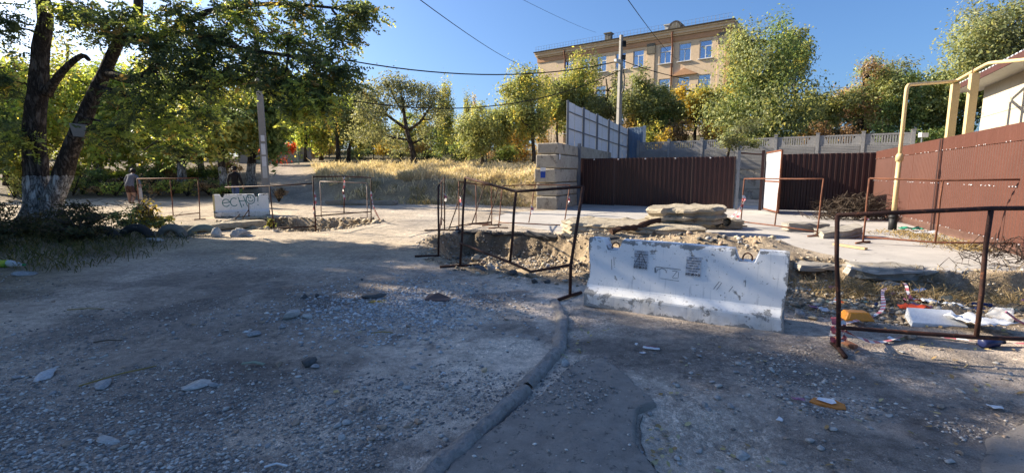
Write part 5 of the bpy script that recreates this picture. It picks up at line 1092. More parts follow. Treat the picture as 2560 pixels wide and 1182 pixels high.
# --- the big two-stemmed tree on the verge
tb = (-13.6, 13.9, Hs(-13.6, 13.9)); S1 = [(-14.15, 13.95, tb[2] - .1), D(92, 520, 13.9), D(90, 430, 13.9), D(84, 330, 13.9), D(95, 230, 13.9), D(102, 120, 13.95), D(112, 20, 14.0), (-13.4, 14.1, 8.2), (-13.3, 14.3, 10.5)]
S2 = [D(128, 520, 13.85), D(150, 460, 13.8), D(172, 390, 13.75), D(200, 320, 13.7), D(235, 240, 13.6), D(262, 180, 13.5), D(300, 100, 13.3), D(345, 30, 13.1), (-9.3, 13.0, 8.6), (-8.5, 12.9, 10.2)]
SB1 = [D(118, 235, 13.85), D(140, 200, 13.7), D(170, 165, 13.5), D(205, 140, 13.4), D(222, 150, 13.3)]
SB2 = [D(262, 180, 13.5), D(330, 200, 12.8), D(385, 170, 12.4), D(440, 85, 12.2), D(500, 95, 12.0), D(600, 120, 11.8), D(720, 140, 11.6)]
SB3 = [D(300, 100, 13.3), D(400, 90, 12.6), D(520, 30, 12.2), D(680, 10, 12.0), D(830, 20, 11.9)]
SB4 = [D(240, 220, 13.5), D(330, 240, 13.0), D(400, 270, 12.8), D(480, 190, 12.4)]
cl = []
def cp(px, py, Y, rx, rz): c = D(px, py, Y); s = Y / F_PX; cl.append((c, (rx * s, rx * s * .9, rz * s)))
for a in ((300, 40, 12.5, 85, 60), (380, 100, 12.2, 90, 60), (470, 50, 12.0, 95, 65), (560, 90, 11.8, 95, 65), (640, 130, 11.7, 90, 50), (720, 90, 11.7, 85, 60), (790, 150, 11.6, 80, 60), (850, 60, 11.7, 70, 60), (905, 25, 11.8, 45, 35), (850, 180, 11.5, 55, 50),
          (770, 215, 11.5, 70, 40), (715, 195, 11.6, 60, 40), (555, 190, 11.8, 75, 45), (480, 170, 12.0, 90, 55), (400, 210, 12.4, 85, 55), (330, 250, 12.8, 80, 55), (420, 300, 12.8, 80, 45), (520, 280, 12.4, 75, 40), (250, 60, 13.2, 70, 60), (600, 30, 12.0, 90, 60), (740, 20, 11.9, 90, 50), (745, 258, 11.4, 45, 35), (300, 330, 13.2, 60, 40), (450, 360, 13.0, 55, 30), (20, 60, 13.6, 60, 70), (20, 200, 14, 50, 60), (170, 30, 13.8, 60, 40), (40, 330, 13.6, 50, 50), (800, 255, 11.4, 45, 30)): cp(*a)
hi = np.random.default_rng(21)
for i in range(20):                                           # the crown goes on above the picture
    a = hi.uniform(0, 6.28); rr = math.sqrt(hi.random()) * 5.8; z = hi.uniform(7.2, 11.6); f = 1 - .05 * (z - 7) ** 1.2; cl.append(((-11.2 + rr * math.cos(a) * f, 11.4 + rr * math.sin(a) * .72 * f, z), (1.3, 1.25, .85)))
big = thing('big_tree', 'large two-stemmed tree with whitewashed foot and feathery drooping leaves', 'tree', tb)
off = np.array(tb); mb = MB(); r = np.random.default_rng(33)
def sm(P, k=3):
    P = np.array(P, float); out = []
    for i in range(len(P) - 1):
        p0, p1, p2, p3 = P[max(i - 1, 0)], P[i], P[i + 1], P[min(i + 2, len(P) - 1)]
        for t in np.linspace(0, 1, k, endpoint=False): out.append(.5 * (2 * p1 + (p2 - p0) * t + (2 * p0 - 5 * p1 + 4 * p2 - p3) * t * t + (3 * p1 - p0 - 3 * p2 + p3) * t ** 3))
    return np.array(out + [P[-1]])
for P, a, b, n_ in ((S1, .37, .12, 14), ([(-13.15, 13.85, tb[2] - .15)] + S2, .31, .07, 14), (SB1, .13, .05, 8), (SB2, .13, .04, 8), (SB3, .12, .03, 8), (SB4, .10, .03, 8)):
    Q = sm(P) - off; rad = a + (b - a) * np.linspace(0, 1, len(Q)) ** .8
    if a > .4: rad[:4] *= np.array([1.35, 1.2, 1.1, 1.04])
    mb.tube(Q, rad, n_, wob=.14)
allp = np.concatenate([sm(P) - off for P in (S1, S2, SB2, SB3, SB4)]); FQ, FC = [], []
def fronds(pos, r, pal, L0=.36, pairs=6, lw=.088):
    n = len(pos); ax = r.normal(size=(n, 3)) * np.array([1, 1, .5]); ax[:, 2] -= .55; ax /= np.linalg.norm(ax, axis=1)[:, None]
    sd_ = np.cross(ax, r.normal(size=(n, 3)) * .5 + np.array([0, 0, 1])); sd_ /= np.linalg.norm(sd_, axis=1)[:, None] + 1e-9; L = L0 * r.uniform(.6, 1.2, n)
    Q = []; base = pick_cols(pal, n, r, 1); Cc = []
    for k in range(pairs):
        for sg in (-1, 1):
            t = (k + .6) / pairs; c0 = pos + ax * (L * t)[:, None]; c0[:, 2] -= .08 * t * t * L; dirn = sd_ * sg * .85 + ax * .5 + r.normal(size=(n, 3)) * .15; dirn /= np.linalg.norm(dirn, axis=1)[:, None]; wv = np.cross(dirn, ax + r.normal(size=(n, 3)) * .35); wv /= np.linalg.norm(wv, axis=1)[:, None] + 1e-9
            ll = lw * r.uniform(.8, 1.2, n)[:, None]; Q.append(np.stack([c0, c0 + dirn * ll * .5 + wv * ll * .26, c0 + dirn * ll, c0 + dirn * ll * .5 - wv * ll * .26], 1)); Cc.append(base)
    return np.concatenate(Q), np.concatenate(Cc)
for i, (c, R) in enumerate(cl):
    c = np.array(c) - off; R = np.array(R); cand = allp[allp[:, 2] < c[2] + .6]; src = cand[np.argmin(np.linalg.norm(cand - c, axis=1))]; L = np.linalg.norm(c - src)
    mb.tube(curve(src, c, .05 * L, 5, r, .05), np.linspace(min(.09, .03 + .012 * L), .016, 6), 5, False)
    nf = int(330 * max(.5, np.prod(R) / .75)) if i < 29 else 230; nf = min(nf, 430); tw = 14
    for t in range(tw):
        d = r.normal(size=3); d /= np.linalg.norm(d); e = c + d * R * r.uniform(.6, 1.1); e[2] -= .25 * R[2]
        if t % 2 == 0: mb.tube(curve(c, e, .04, 2, r, .05), [.014, .009, .004], 3, False)
        m_ = nf // tw; tt = r.uniform(.05, 1.1, m_)[:, None] ** .7; pos = c + (e - c) * tt + r.normal(size=(m_, 3)) * R * .2
        q, cc = fronds(pos, r, 'nearlit' if r.random() < (.55 if i in (10, 11, 12, 15, 16, 17, 21, 22, 23, 27, 28) else .14) else 'near'); FQ.append(q); FC.append(cc)  # lit palette puts backlight into the leaf colour, mostly on lower clumps
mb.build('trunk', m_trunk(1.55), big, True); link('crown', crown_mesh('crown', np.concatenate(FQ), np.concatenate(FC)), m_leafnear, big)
mb = MB(); q = D(196, 326, 13.35); mb.box((0, 0, 0), (.30, .03, .34)); mb.v = [(x * (1.25 if z > 0 else .75), y, z) for x, y, z in mb.v]; o = mb.build('tin_cup_shade', m_pole, big); o.location = tuple(np.array(q) - off); o.rotation_euler = (.15, .08, .5); o['label'] = 'grey tin plate fixed to the leaning stem'

# --- a row of tall trees farther along the verge, out of the picture: they throw the shade over the track
for i, (x, y, h) in enumerate(((-24.5, 7.6, 18.0), (-26.0, 10.2, 19.0), (-24.6, 12.6, 19.0), (-26.2, 14.8, 19.0), (-24.8, 17.0, 16.6), (-22.5, 4.6, 16.0), (-19.5, 1.2, 14.0))):
    r = np.random.default_rng(200 + i); z = Hs(x, y); tree('row_tree', ('bushy', 'broad', 'tallest', 'dense', 'even', 'shorter', 'smallest')[i] + ' tree in the verge row beyond the two-stemmed tree', (x, y, z), [(x + .1 * math.sin(t * 5), y, z - .1 + (h - 1) * t) for t in np.linspace(0, 1, 7)], .3, auto_clumps((x, y, z + h * .54), (2.1, 2.1, h * .45), 40, r, .42), 'green', 7600, .46, 210 + i, 'verge row trees', white=1.3, twn=8)

WOOD = 'trees of the wood beyond the road'
k = 0
for (px, Y, cpx, cpy, hw, hh, pal, nl, lab, wh_, r0) in (
    (622, 28.5, 650, 270, 105, 125, 'green', 6500, 'whitewashed tree beside the notice pole', 1.5, .30), (556, 26.5, 545, 290, 80, 110, 'yellowgreen', 5000, 'whitewashed tree behind the walking man', 1.3, .24),
    (500, 31, 500, 250, 95, 150, 'lime', 6000, 'slim lime green tree behind the thin road frame', 1.2, .22), (452, 29, 440, 300, 90, 110, 'lime', 6500, 'whitewashed thick tree past the thin road frame', 1.4, .28),
    (395, 37, 390, 270, 100, 150, 'yellowgreen', 5500, 'yellowing tree deep in the wood', None, .2), (325, 31, 320, 290, 95, 120, 'lime', 6500, 'lime tree above the walking woman', 1.2, .24), (245, 30, 250, 280, 90, 140, 'lime', 6000, 'bright backlit tree right of the big stem', 1.3, .24),
    (180, 36, 180, 240, 100, 170, 'yellowgreen', 5500, 'yellow tree glowing between the two stems', None, .22), (90, 33, 70, 250, 100, 150, 'olive', 5500, 'olive tree behind the big stem', None, .22), (10, 30, 0, 270, 100, 140, 'lime', 5500, 'bright tree at the edge of the wood by the road', None, .22), (-60, 27, -60, 300, 90, 120, 'green', 4500, 'dark tree at the far end of the wood', None, .22), (690, 55, 690, 300, 60, 90, 'lime', 4500, 'light green tree above the red creeper', None, .18)):
    btree(px, Y, cpx, cpy, hw, hh, pal, int(nl * 1.3), .21, lab, 300 + k, r0, 'wood_tree', WOOD, wh_, 18); k += 1
for (px, Y, cpx, cpy, hw, hh, pal, nl, lab, r0) in (
    (765, 47, 770, 265, 46, 110, 'lime', 4200, 'slim bright green tree at the start of the picket fence', .20), (803, 48, 810, 268, 48, 105, 'yellowgreen', 4000, 'slim yellow-green tree beside the picket fence', .19), (845, 47, 850, 262, 48, 90, 'olive', 3200, 'dark upright trunk with a thin crown', .22), (872, 47.5, 900, 275, 56, 95, 'yellowgreen', 4200, 'forked trunk tree by the picket fence', .19)):
    btree(px, Y, cpx, cpy, hw, hh, pal, nl, .22, lab, 320 + k, r0, 'path_tree', 'trees along the picket fence', None, 14); k += 1
# the spreading leaning tree on the bank
by = 35.0; bpz = [D(1036, 405, by), D(1030, 370, by), D(1018, 330, by), D(1012, 300, by), D(1008, 260, by), D(1000, 225, by)]
ex = [([D(1012, 320, by), D(970, 290, by), D(945, 262, by), D(920, 240, by)], .11, .04), ([D(1018, 330, by), D(1050, 305, by), D(1075, 270, by), D(1095, 235, by)], .12, .04), ([D(1010, 285, by), D(985, 245, by), D(975, 215, by)], .09, .03), ([D(1024, 350, by), D(985, 345, by), D(955, 335, by)], .09, .03), ([D(1028, 360, by), D(1062, 345, by), D(1090, 340, by)], .09, .03)]
r = np.random.default_rng(41); cls = []
for (px, py, hw, hh) in ((925, 240, 40, 30), (960, 215, 40, 30), (1000, 205, 45, 28), (1045, 215, 40, 28), (1085, 240, 38, 30), (1095, 285, 32, 30), (1065, 260, 35, 28), (930, 290, 40, 30), (960, 265, 32, 24), (905, 270, 28, 25), (940, 335, 40, 25), (985, 350, 38, 22), (1065, 330, 35, 28), (1090, 345, 32, 30), (1010, 245, 35, 25), (1030, 290, 28, 20), (900, 330, 30, 25)):
    c = D(px, py, by + r.normal(0, .7)); s = by / F_PX; cls.append((c, (hw * s, hw * s, hh * s)))
tree('spreading_tree', 'spreading dark limbed tree leaning on the grassy bank', (bpz[0][0], by, Hs(bpz[0][0], by)), [(bpz[0][0] + .05, by, Hs(bpz[0][0], by) - .1)] + bpz, .27, [(c_, (np.array(R_2) * 1.22)) for c_, R_2 in cls], 'silver', 15000, .16, 42, extra_paths=ex, r1=.05, pal2='green', p2=.35)
HILL = 'trees on the hill below the school'
for (px, Y, cpx, cpy, hw, hh, pal, nl, lab, r0, p2_, pp) in (
    (1205, 38, 1205, 320, 78, 65, 'olive', 5200, 'dark bushy tree behind the grassy bank', .18, 'olive', .4), (1100, 50, 1112, 280, 20, 88, 'yellowgreen', 2600, 'narrow poplar beside the spreading tree', .15, None, 0), (1165, 62, 1164, 300, 13, 70, 'yellowgreen', 1600, 'slim far poplar of the pair', .15, None, 0), (1187, 64, 1187, 305, 13, 68, 'yellow', 1600, 'second slim far poplar of the pair', .15, None, 0),
    (1335, 37, 1325, 255, 75, 92, 'yellowgreen', 5600, 'airy yellow-green tree left of the white fence', .17, 'olive', .5), (1395, 44, 1390, 260, 55, 70, 'olive', 3600, 'olive tree just behind the white fence end', .15, 'yellowgreen', .3), (1450, 45, 1455, 240, 62, 118, 'olive', 6200, 'tall olive tree before the school corner', .2, 'yellowgreen', .4), (1520, 46, 1515, 255, 55, 85, 'olive', 4400, 'grey-green tree beside the lamp pole', .18, 'silver', .5),
    (1590, 42, 1590, 265, 62, 85, 'olive', 5000, 'green tree right of the lamp pole', .18, 'olive', .5), (1655, 43, 1655, 270, 55, 78, 'olive', 4600, 'leafy tree under the school windows', .17, 'green', .3), (1735, 44, 1740, 265, 55, 78, 'yellow', 4600, 'bright yellow tree under the school windows', .17, 'yellowgreen', .4), (1800, 42, 1800, 280, 50, 80, 'yellowgreen', 4200, 'yellow-green tree under the school corner', .17, 'olive', .5),
    (1915, 34, 1918, 222, 122, 165, 'olive', 13000, 'tall broad tree beside the school corner', .26, 'green', .35), (1985, 37, 1985, 130, 45, 75, 'yellowgreen', 2600, 'yellowish pointed tree top behind the tall broad tree', .15, 'olive', .4), (1860, 40, 1850, 180, 45, 60, 'yellow', 2400, 'small yellow tree at the school corner', .14, 'yellowgreen', .4),
    (2060, 40, 2060, 280, 55, 60, 'olive', 2300, 'thin russet tree behind the grey panel fence', .15, 'olive', .3), (2150, 38, 2155, 220, 70, 85, 'olive', 3600, 'thin olive tree showing its branches', .17, 'brown', .3), (2215, 40, 2225, 200, 50, 70, 'silver', 1500, 'almost bare twiggy tree top', .14, 'silver', .3), (2270, 36, 2260, 260, 90, 75, 'green', 6000, 'dark green tree behind the end of the panel fence', .2, 'olive', .4),
    (2370, 34, 2370, 265, 80, 85, 'green', 5600, 'dark green tree behind the gas pipe posts', .2, 'olive', .3), (2480, 32, 2470, 150, 125, 140, 'olive', 9500, 'high olive tree rising behind the house', .26, 'silver', .4), (2600, 31, 2590, 110, 110, 140, 'olive', 6500, 'high olive tree over the house roof', .26, 'green', .4)):
    btree(px, Y, cpx, cpy, hw, hh, pal, int(nl * 2.0), .15 if Y < 40 else .165, lab, 340 + k, r0, 'hill_tree', HILL, None, 20 if hw > 100 else 14, pal2=p2_, p2=pp, k=.42 if hw > 30 else .6); k += 1
FAR = 'far trees closing the view'
for i, (px, Y, cpy, hw, hh, pal) in enumerate(((-40, 60, 330, 95, 110, 'lime'), (60, 58, 330, 90, 110, 'yellowgreen'), (160, 62, 320, 90, 110, 'lime'), (260, 60, 330, 85, 100, 'yellow'), (350, 62, 320, 85, 105, 'lime'), (440, 58, 330, 85, 100, 'yellowgreen'), (530, 62, 325, 80, 100, 'lime'), (610, 66, 325, 75, 95, 'yellowgreen'), (690, 68, 330, 70, 85, 'lime'), (760, 66, 320, 65, 90, 'yellowgreen'), (830, 68, 330, 65, 80, 'olive'), (900, 64, 335, 60, 75, 'yellowgreen'), (965, 66, 340, 60, 70, 'olive'), (1060, 66, 340, 60, 60, 'yellowgreen'), (1130, 68, 345, 60, 60, 'olive'), (1225, 66, 345, 60, 55, 'yellowgreen'), (1290, 62, 340, 55, 60, 'yellow'), (2050, 58, 290, 60, 55, 'olive'), (2130, 58, 300, 60, 50, 'brown'), (2200, 56, 290, 60, 55, 'olive'))):
    btree(px, Y, px, cpy, hw, hh, pal, 2600, .34, ('lime green', 'golden green', 'olive green', 'amber yellow', 'russet')[['lime', 'yellowgreen', 'olive', 'yellow', 'brown'].index(pal)] + ' far tree closing the view behind the ' + ('wood' if px < 640 else 'picket fence' if px < 1400 else 'panel fence'), 700 + i, .2, 'far_tree', FAR, None, 9, twn=8)
# --- shrubs
def shrub(px, Y, py_top, hw, pal, nl, lsize, label, seed, name='shrub', group=None, zb=None, cat='shrub'):
    x = X(px, Y, 2); z = Hs(x, Y) if zb is None else zb; zt = D(px, py_top, Y)[2]; s = Y / F_PX; hgt = max(.3, zt - z); r = np.random.default_rng(seed); cls = auto_clumps((x, Y, z + hgt * .55), (hw * s, hw * s * .7, hgt * .5), 9, r, .5); ep = []
    for i in range(5): a = r.uniform(0, 6.28); ep.append(([(x, Y, z), (x + .5 * hw * s * math.cos(a), Y + .4 * hw * s * math.sin(a), z + hgt * .55), (x + .8 * hw * s * math.cos(a), Y + .6 * hw * s * math.sin(a), z + hgt * .9)], .03, .01))
    return tree(name, label, (x, Y, z), [(x, Y, z - .05), (x + .05, Y, z + hgt * .4), (x, Y, z + hgt * .8)], .035, cls, pal, nl, lsize, seed, group, extra_paths=ep, limbs=True, cat=cat, sides=5, twn=8)
for i, a in enumerate(((960, 53, 352, 50, 'yellow', 2600, .17, 'bright yellow bush behind the picket fence'), (785, 54, 335, 38, 'orange', 1900, .17, 'amber bush between the slim trunks'), (825, 54, 345, 34, 'yellow', 1700, .17, 'golden bush between the slim trunks'), (740, 52, 370, 20, 'yellow', 900, .16, 'small golden bush at the red fence end'), (1055, 43, 340, 50, 'orange', 1500, .17, 'rusty orange bush behind the spreading tree'), (1130, 41, 350, 50, 'green', 2200, .17, 'dark bush beside the spreading tree'),
    (1160, 42, 330, 40, 'yellow', 1700, .17, 'yellow bush behind the grassy bank'), (1260, 40, 345, 60, 'green', 2400, .17, 'dark low bush at the back of the bank'), (1310, 39, 320, 40, 'orange', 1400, .17, 'orange bush next to the block wall'), (1370, 41, 300, 40, 'orange', 1500, .17, 'amber bush behind the white fence'), (1570, 40, 290, 40, 'orange', 1500, .18, 'amber bush behind the lamp pole'), (1620, 39, 300, 45, 'yellowgreen', 1700, .18, 'yellow-green bush above the panel fence'),
    (1700, 39, 290, 50, 'brown', 1900, .18, 'russet bush above the panel fence'), (1770, 38, 290, 50, 'orange', 1800, .18, 'copper bush above the panel fence'), (2040, 36, 300, 55, 'brown', 2000, .18, 'brown bush over the panel fence'), (2120, 35, 300, 40, 'brown', 1500, .18, 'tawny bush over the panel fence'), (2160, 34.5, 318, 20, 'yellow', 500, .16, 'small yellow bush over the panel fence'), (2010, 34.5, 322, 30, 'orange', 800, .16, 'small amber bush over the panel fence'), (1480, 43, 300, 45, 'yellowgreen', 1600, .18, 'pale bush right behind the white fence'),
    (900, 52, 368, 45, 'green', 1500, .17, 'dark bush behind the forked trunk'), (1000, 50, 372, 45, 'olive', 1500, .17, 'olive bush behind the leaning trunk'), (1075, 49, 375, 40, 'green', 1400, .17, 'dark green bush right of the leaning trunk'), (1180, 48, 370, 50, 'green', 1600, .17, 'dark thicket behind the picket fence'), (1235, 46, 372, 45, 'brown', 1500, .17, 'brown thicket behind the picket fence'), (1290, 45, 368, 45, 'green', 1500, .17, 'deep green thicket by the block wall'), (2210, 35, 290, 45, 'green', 1800, .18, 'dark bush over the panel fence end'), (2320, 33, 300, 60, 'green', 2400, .18, 'dark bush behind the yellow pipe'), (1530, 41, 315, 40, 'green', 1400, .18, 'green bush at the foot of the lamp pole'), (1660, 37.5, 318, 40, 'yellow', 1200, .17, 'lemon bush close above the panel fence'))):
    shrub(*a[:7], a[7], 420 + i, group=None)
rr = np.random.default_rng(9); c0 = D(1865, 335, 27.2)
tree('overhanging_shrub', 'pale leafy branch drooping over the panel fence', (c0[0], 27.6, 1.6), [(c0[0], 29.6, 1.9), (c0[0], 29.0, 3.6), (c0[0], 28.2, 4.2), (c0[0] - .3, 27.4, 4.0)], .08, auto_clumps((c0[0], 27.9, c0[2]), (1.55, .9, 1.0), 12, rr, .45), 'silver', 3600, .12, 431, cat='shrub', pal2='olive', p2=.4)
# undergrowth of the wood
for i in range(34):
    px = 20 + (i % 17) * 36 + rr.uniform(-12, 12); Y = rr.uniform(28, 34) if i < 17 else rr.uniform(24.8, 27.5)
    if 585 < px < 760: continue
    shrub(px, Y, rr.uniform(385, 430) if i < 17 else rr.uniform(432, 458), rr.uniform(28, 48), ['lime', 'yellowgreen', 'green', 'brown'][i % 4], 1300 if i < 17 else 800, .14 if i < 17 else .10, ('tall ' if i < 17 else 'low ') + ('lime', 'yellowing', 'dark', 'brown')[i % 4] + (' undergrowth bush among the wood trunks' if i < 17 else ' undergrowth bush along the far road side'), 450 + i, 'undergrowth_bush', 'undergrowth bushes of the wood')
# dark bush and weeds on the verge
for i, (x, y, h, wd, pal, nl, lb) in enumerate(((-12.6, 10.6, 1.0, 1.5, 'weed', 4200, 'dark tangled bush before the big stems'), (-11.0, 9.4, .75, 1.1, 'weed', 3600, 'low dark weeds beside the drinks bottle'), (-9.9, 10.6, .6, 1.0, 'weed', 3000, 'low dark weeds spreading over the pale rock'), (-10.6, 8.3, .5, .9, 'weed', 2400, 'sparse dark weeds at the near end of the verge'), (-11.9, 11.4, .55, 1.2, 'weed', 2600, 'dense dark weeds round the whitewashed foot'), (-14.2, 12.4, 1.1, 1.2, 'weed', 2600, 'dark bush left of the big stems'), (-11.6, 12.6, .8, 1.2, 'weed', 2600, 'brownish weeds right of the whitewashed stem'), (-10.2, 12.9, .8, .7, 'olive', 1400, 'dusty weeds behind the black tyre'), (-9.9, 13.0, 1.0, .42, 'yellow', 900, 'yellow leaved weed behind the buried tyres'), (-9.55, 13.0, .5, .35, 'yellowgreen', 500, 'small yellow weed beside the tall yellow weed'))):
    z = Hs(x, y); r = np.random.default_rng(470 + i); cls = auto_clumps((x, y, z + h * .5), (wd, wd * .7, h * .5), 12, r, .5); ep = [([(x, y, z), (x + r.normal(0, .3 * wd), y + r.normal(0, .2), z + h * .6), (x + r.normal(0, .6 * wd), y + r.normal(0, .3), z + h)], .014, .005) for _ in range(6)]
    tree('weed_bush', lb, (x, y, z), [(x, y, z - .03), (x, y, z + h * .6)], .015, cls, pal, nl, .07 if pal != 'yellow' else .075, 480 + i, None, extra_paths=ep, cat='bush', sides=4, twn=10, mat=m_twig)
sx_ = X(690, 23.8, .5); shrub(692, 23.8, 468, 22, 'brown', 700, .09, 'dry yellowing weed at the foot of the notice pole', 495, 'dry_weed', cat='weed'); shrub(668, 15.2, 545, 14, 'yellowgreen', 260, .07, 'tuft of green weed at the trench edge', 496, 'green_weed', cat='weed', zb=-.3); shrub(430, 26.5, 470, 35, 'lime', 500, .12, 'patch of bright low weed at the road side', 497, 'low_weed', cat='weed')
# red creeper over the old gate, picket fence
x0, x1 = X(655, 43, 2), X(745, 43, 2); zc_ = Hs((x0 + x1) / 2, 43)
r = np.random.default_rng(55); cp_ = thing('creeper', 'scarlet creeper hanging over the green garden fence', 'creeper', ((x0 + x1) / 2, 42.8, zc_)); n_ = 2300
xx = r.uniform(x0, x1, n_); pos = np.stack([xx - (x0 + x1) / 2, r.normal(0, .15, n_), 1.75 + .35 * np.sin(xx * 2) + r.normal(0, .22, n_)], -1); pos[:400, 2] = r.uniform(.1, 1.6, 400); kx = np.array([-1.2, -.2, .4])[r.integers(0, 3, 400)]; pos[:400, 0] = kx + r.normal(0, .22, 400)
link('leafage', crown_mesh('leafage', leaf_quads(pos, .16, r, .5, .6), pick_cols('red', n_, r)), m_leafmat, cp_); mb = MB(); mb.tube([(x0 - (x0 + x1) / 2, 0, 1.8), (0, 0, 1.7), (x1 - (x0 + x1) / 2, 0, 1.9)], .03, 5); mb.build('stem', m_twig, cp_)
def picket(label, a, b, h, step, mat, name='picket_fence', rt=.016):
    rt0 = thing(name, label, 'fence', (a[0], a[1], Hs(*a))); z0 = Hs(*a); L = math.hypot(b[0] - a[0], b[1] - a[1]); n = int(L / step); mb = MB(); mr = MB()
    for i in range(n + 1):
        t = i / n; x, y = a[0] + (b[0] - a[0]) * t, a[1] + (b[1] - a[1]) * t; z = Hs(x, y) - z0
        (mr if i % 16 == 0 else mb).tube([(x - a[0], y - a[1], z), (x - a[0], y - a[1], z + h + (.15 if i % 16 == 0 else 0))], rt * (3 if i % 16 == 0 else 1), 4)
    for zz in (.25, h - .2):
        P = [(a[0] + (b[0] - a[0]) * t, a[1] + (b[1] - a[1]) * t) for t in np.linspace(0, 1, 12)]; mr.tube([(p[0] - a[0], p[1] - a[1], Hs(*p) - z0 + zz) for p in P], .022, 4)
    o = mb.build('picket', mat, rt0); o['kind'] = 'stuff'; mr.build('rails_and_posts', mat, rt0); return rt0
m_gr = M('green_fence_paint', (0.05, 0.12, 0.10), (0.04, 0.10, 0.09), 2, .6, .1, 20)
picket('dark iron picket fence along the top of the bank', (X(745, 50, 2), 50), (X(1340, 44, 2), 44), 1.5, .18, m_wire); picket('green garden fence under the scarlet creeper', (X(640, 43.2, 2), 43.2), (X(748, 43.2, 2), 43.2), 1.5, .12, m_gr, 'garden_fence')
mb = MB(); q = (X(690, 47, 2), 47); mb.box((q[0], q[1], Hs(*q) + .7), (7, .2, 1.7)); prop(mb.build('garden_wall', m_fencepanel), 'pale garden wall behind the scarlet creeper', 'wall')

# --- dry grass on the bank
def blades(name, P, hts, r, pal_c, lean=.25, wd=.012, label='', cat='grass'):
    n = len(P); z = H(P[:, 0], P[:, 1]); a = r.uniform(0, 6.28, n); dx = np.stack([np.cos(a), np.sin(a), np.zeros(n)], -1); b = np.stack([P[:, 0], P[:, 1], z - .02], -1); l = r.normal(size=(n, 2)) * lean
    tip = b + np.stack([l[:, 0] * hts, l[:, 1] * hts, hts], -1); mid = b + np.stack([l[:, 0] * hts * .3, l[:, 1] * hts * .3, hts * .6], -1); W = (wd * r.uniform(.7, 1.4, n))[:, None]
    V = np.stack([b - dx * W * .4, b + dx * W * .4, mid + dx * W * .6, mid - dx * W * .6, tip + dx * W * .9, tip - dx * W * .9], 1); F_ = np.array([[0, 1, 2, 3], [3, 2, 4, 5]]); Q = (F_[None] + (np.arange(n) * 6)[:, None, None]).reshape(-1, 4)
    c = np.array(pal_c)[r.integers(0, len(pal_c), n)] * r.uniform(.75, 1.2, (n, 1)); o = link(name, np_mesh(name, V.reshape(-1, 3), Q, np.repeat(c, 6, 0)), m_grass); return prop(o, label, cat, kind='stuff')
r = np.random.default_rng(71); n_ = 110000; px = r.uniform(690, 1345, n_); y = 22.6 + 17 * r.random(n_) ** 1.5; x = (px - 1280) / F_PX * y
keep = (x > -9.9 - (y - 24) * .5 + 2.4 * fbm(x, y, .6, 7, 3)) & (x < xw(y) - 1.1) & (r.random(n_) < sstep(.42, .6, fbm(x, y, .9, 8, 4)) * .95 + .04) & ((y > 23.4 + 3.6 * fbm(x, y, .55, 5, 3)) | (r.random(n_) < .14 * (vnoise(x, y, 1.3, 6) > .45))); P = np.stack([x, y], -1)[keep]
hts = (.07 + .62 * fbm(P[:, 0], P[:, 1], 1.1, 12, 4) ** 1.7) * r.uniform(.4, 1.7, len(P)); hts = np.where(P[:, 1] < 24.6, hts * .6, hts)
blades('dry_grass', P, hts, r, [(.72, .63, .46), (.80, .71, .53), (.64, .55, .39), (.54, .46, .31), (.48, .43, .28)], .34, .017, 'tall straw coloured dry grass on the bank')
n_ = 5200; x = r.uniform(-8, 1.2, n_); y = r.uniform(22.2, 25.0, n_); k_ = fbm(x, y, 1.1, 9, 3) > .52; blades('green_weeds', np.stack([x, y], -1)[k_], r.uniform(.05, .28, k_.sum()), r, [(.22, .21, .10), (.32, .27, .15), (.40, .33, .2), (.5, .42, .27)], .5, .02, 'low green weeds at the foot of the bank', 'weeds')
n_ = 3400; x = r.normal(6.0, 1.1, n_); y = r.normal(6.9, .45, n_); k_ = (poly_sd(x, y, PIT2) > -.1) & (x > 4.3); blades('trench_weeds', np.stack([x, y], -1)[k_], r.uniform(.05, .22, k_.sum()), r, [(.30, .22, .12), (.22, .17, .09), (.38, .29, .16)], .9, .006, 'matted dry weeds growing in the trench by the litter', 'weeds')
n_ = 2600; t = r.random(n_); x = 10.6 - 1.0 * t + r.normal(0, .35, n_); y = 13.2 - 3.6 * t; k_ = x < 14.25 - 5.25 * (19 - y) / 11.6 - .05; blades('fence_weeds', np.stack([x, y], -1)[k_], r.uniform(.04, .16, k_.sum()), r, [(.34, .25, .11), (.28, .22, .1), (.4, .3, .15)], .7, .01, 'dry yellow weeds along the foot of the brown fence', 'weeds')
n_ = 5000; x = r.uniform(-13.5, -7.0, n_); y = r.uniform(7.5, 12.5, n_); k_ = (x + .35 * (y - 8) < -7.2 + r.normal(0, .5, n_)); blades('verge_grass', np.stack([x, y], -1)[k_], r.uniform(.05, .2, k_.sum()), r, [(.10, .11, .04), (.16, .14, .06), (.07, .08, .03)], .6, .01, 'sparse dusty grass on the verge below the big tree')
# --- brushwood thrown against the fence, dead twigs by the frame
def brush(name, label, c, ext, n, seed, r0=.012, L=.9, pal=m_twig, leaf=0):
    r = np.random.default_rng(seed); mb = MB()
    for i in range(n):
        b = np.array([r.normal(0, ext[0] * .45), r.normal(0, ext[1] * .45), 0]); h = ext[2] * max(.08, 1 - (b[0] / ext[0]) ** 2) * r.random(); a = r.uniform(0, 6.28); l = L * r.uniform(.5, 1.3)
        P = [b + np.array([0, 0, h]), b + np.array([math.cos(a) * l * .4, math.sin(a) * l * .3, h + (.10 + r.normal(0, .08)) * min(1, ext[2] * 3)]), b + np.array([math.cos(a + .4) * l * .8, math.sin(a + .4) * l * .5, h + (.05 + r.normal(0, .12)) * min(1, ext[2] * 3)])]
        P = [np.array([p[0], p[1], max(p[2], .01)]) for p in P]; mb.tube(P, [r0, r0 * .7, r0 * .3], 3, False)
    o = mb.build(name, pal); o.location = c; return prop(o, label, 'brushwood')
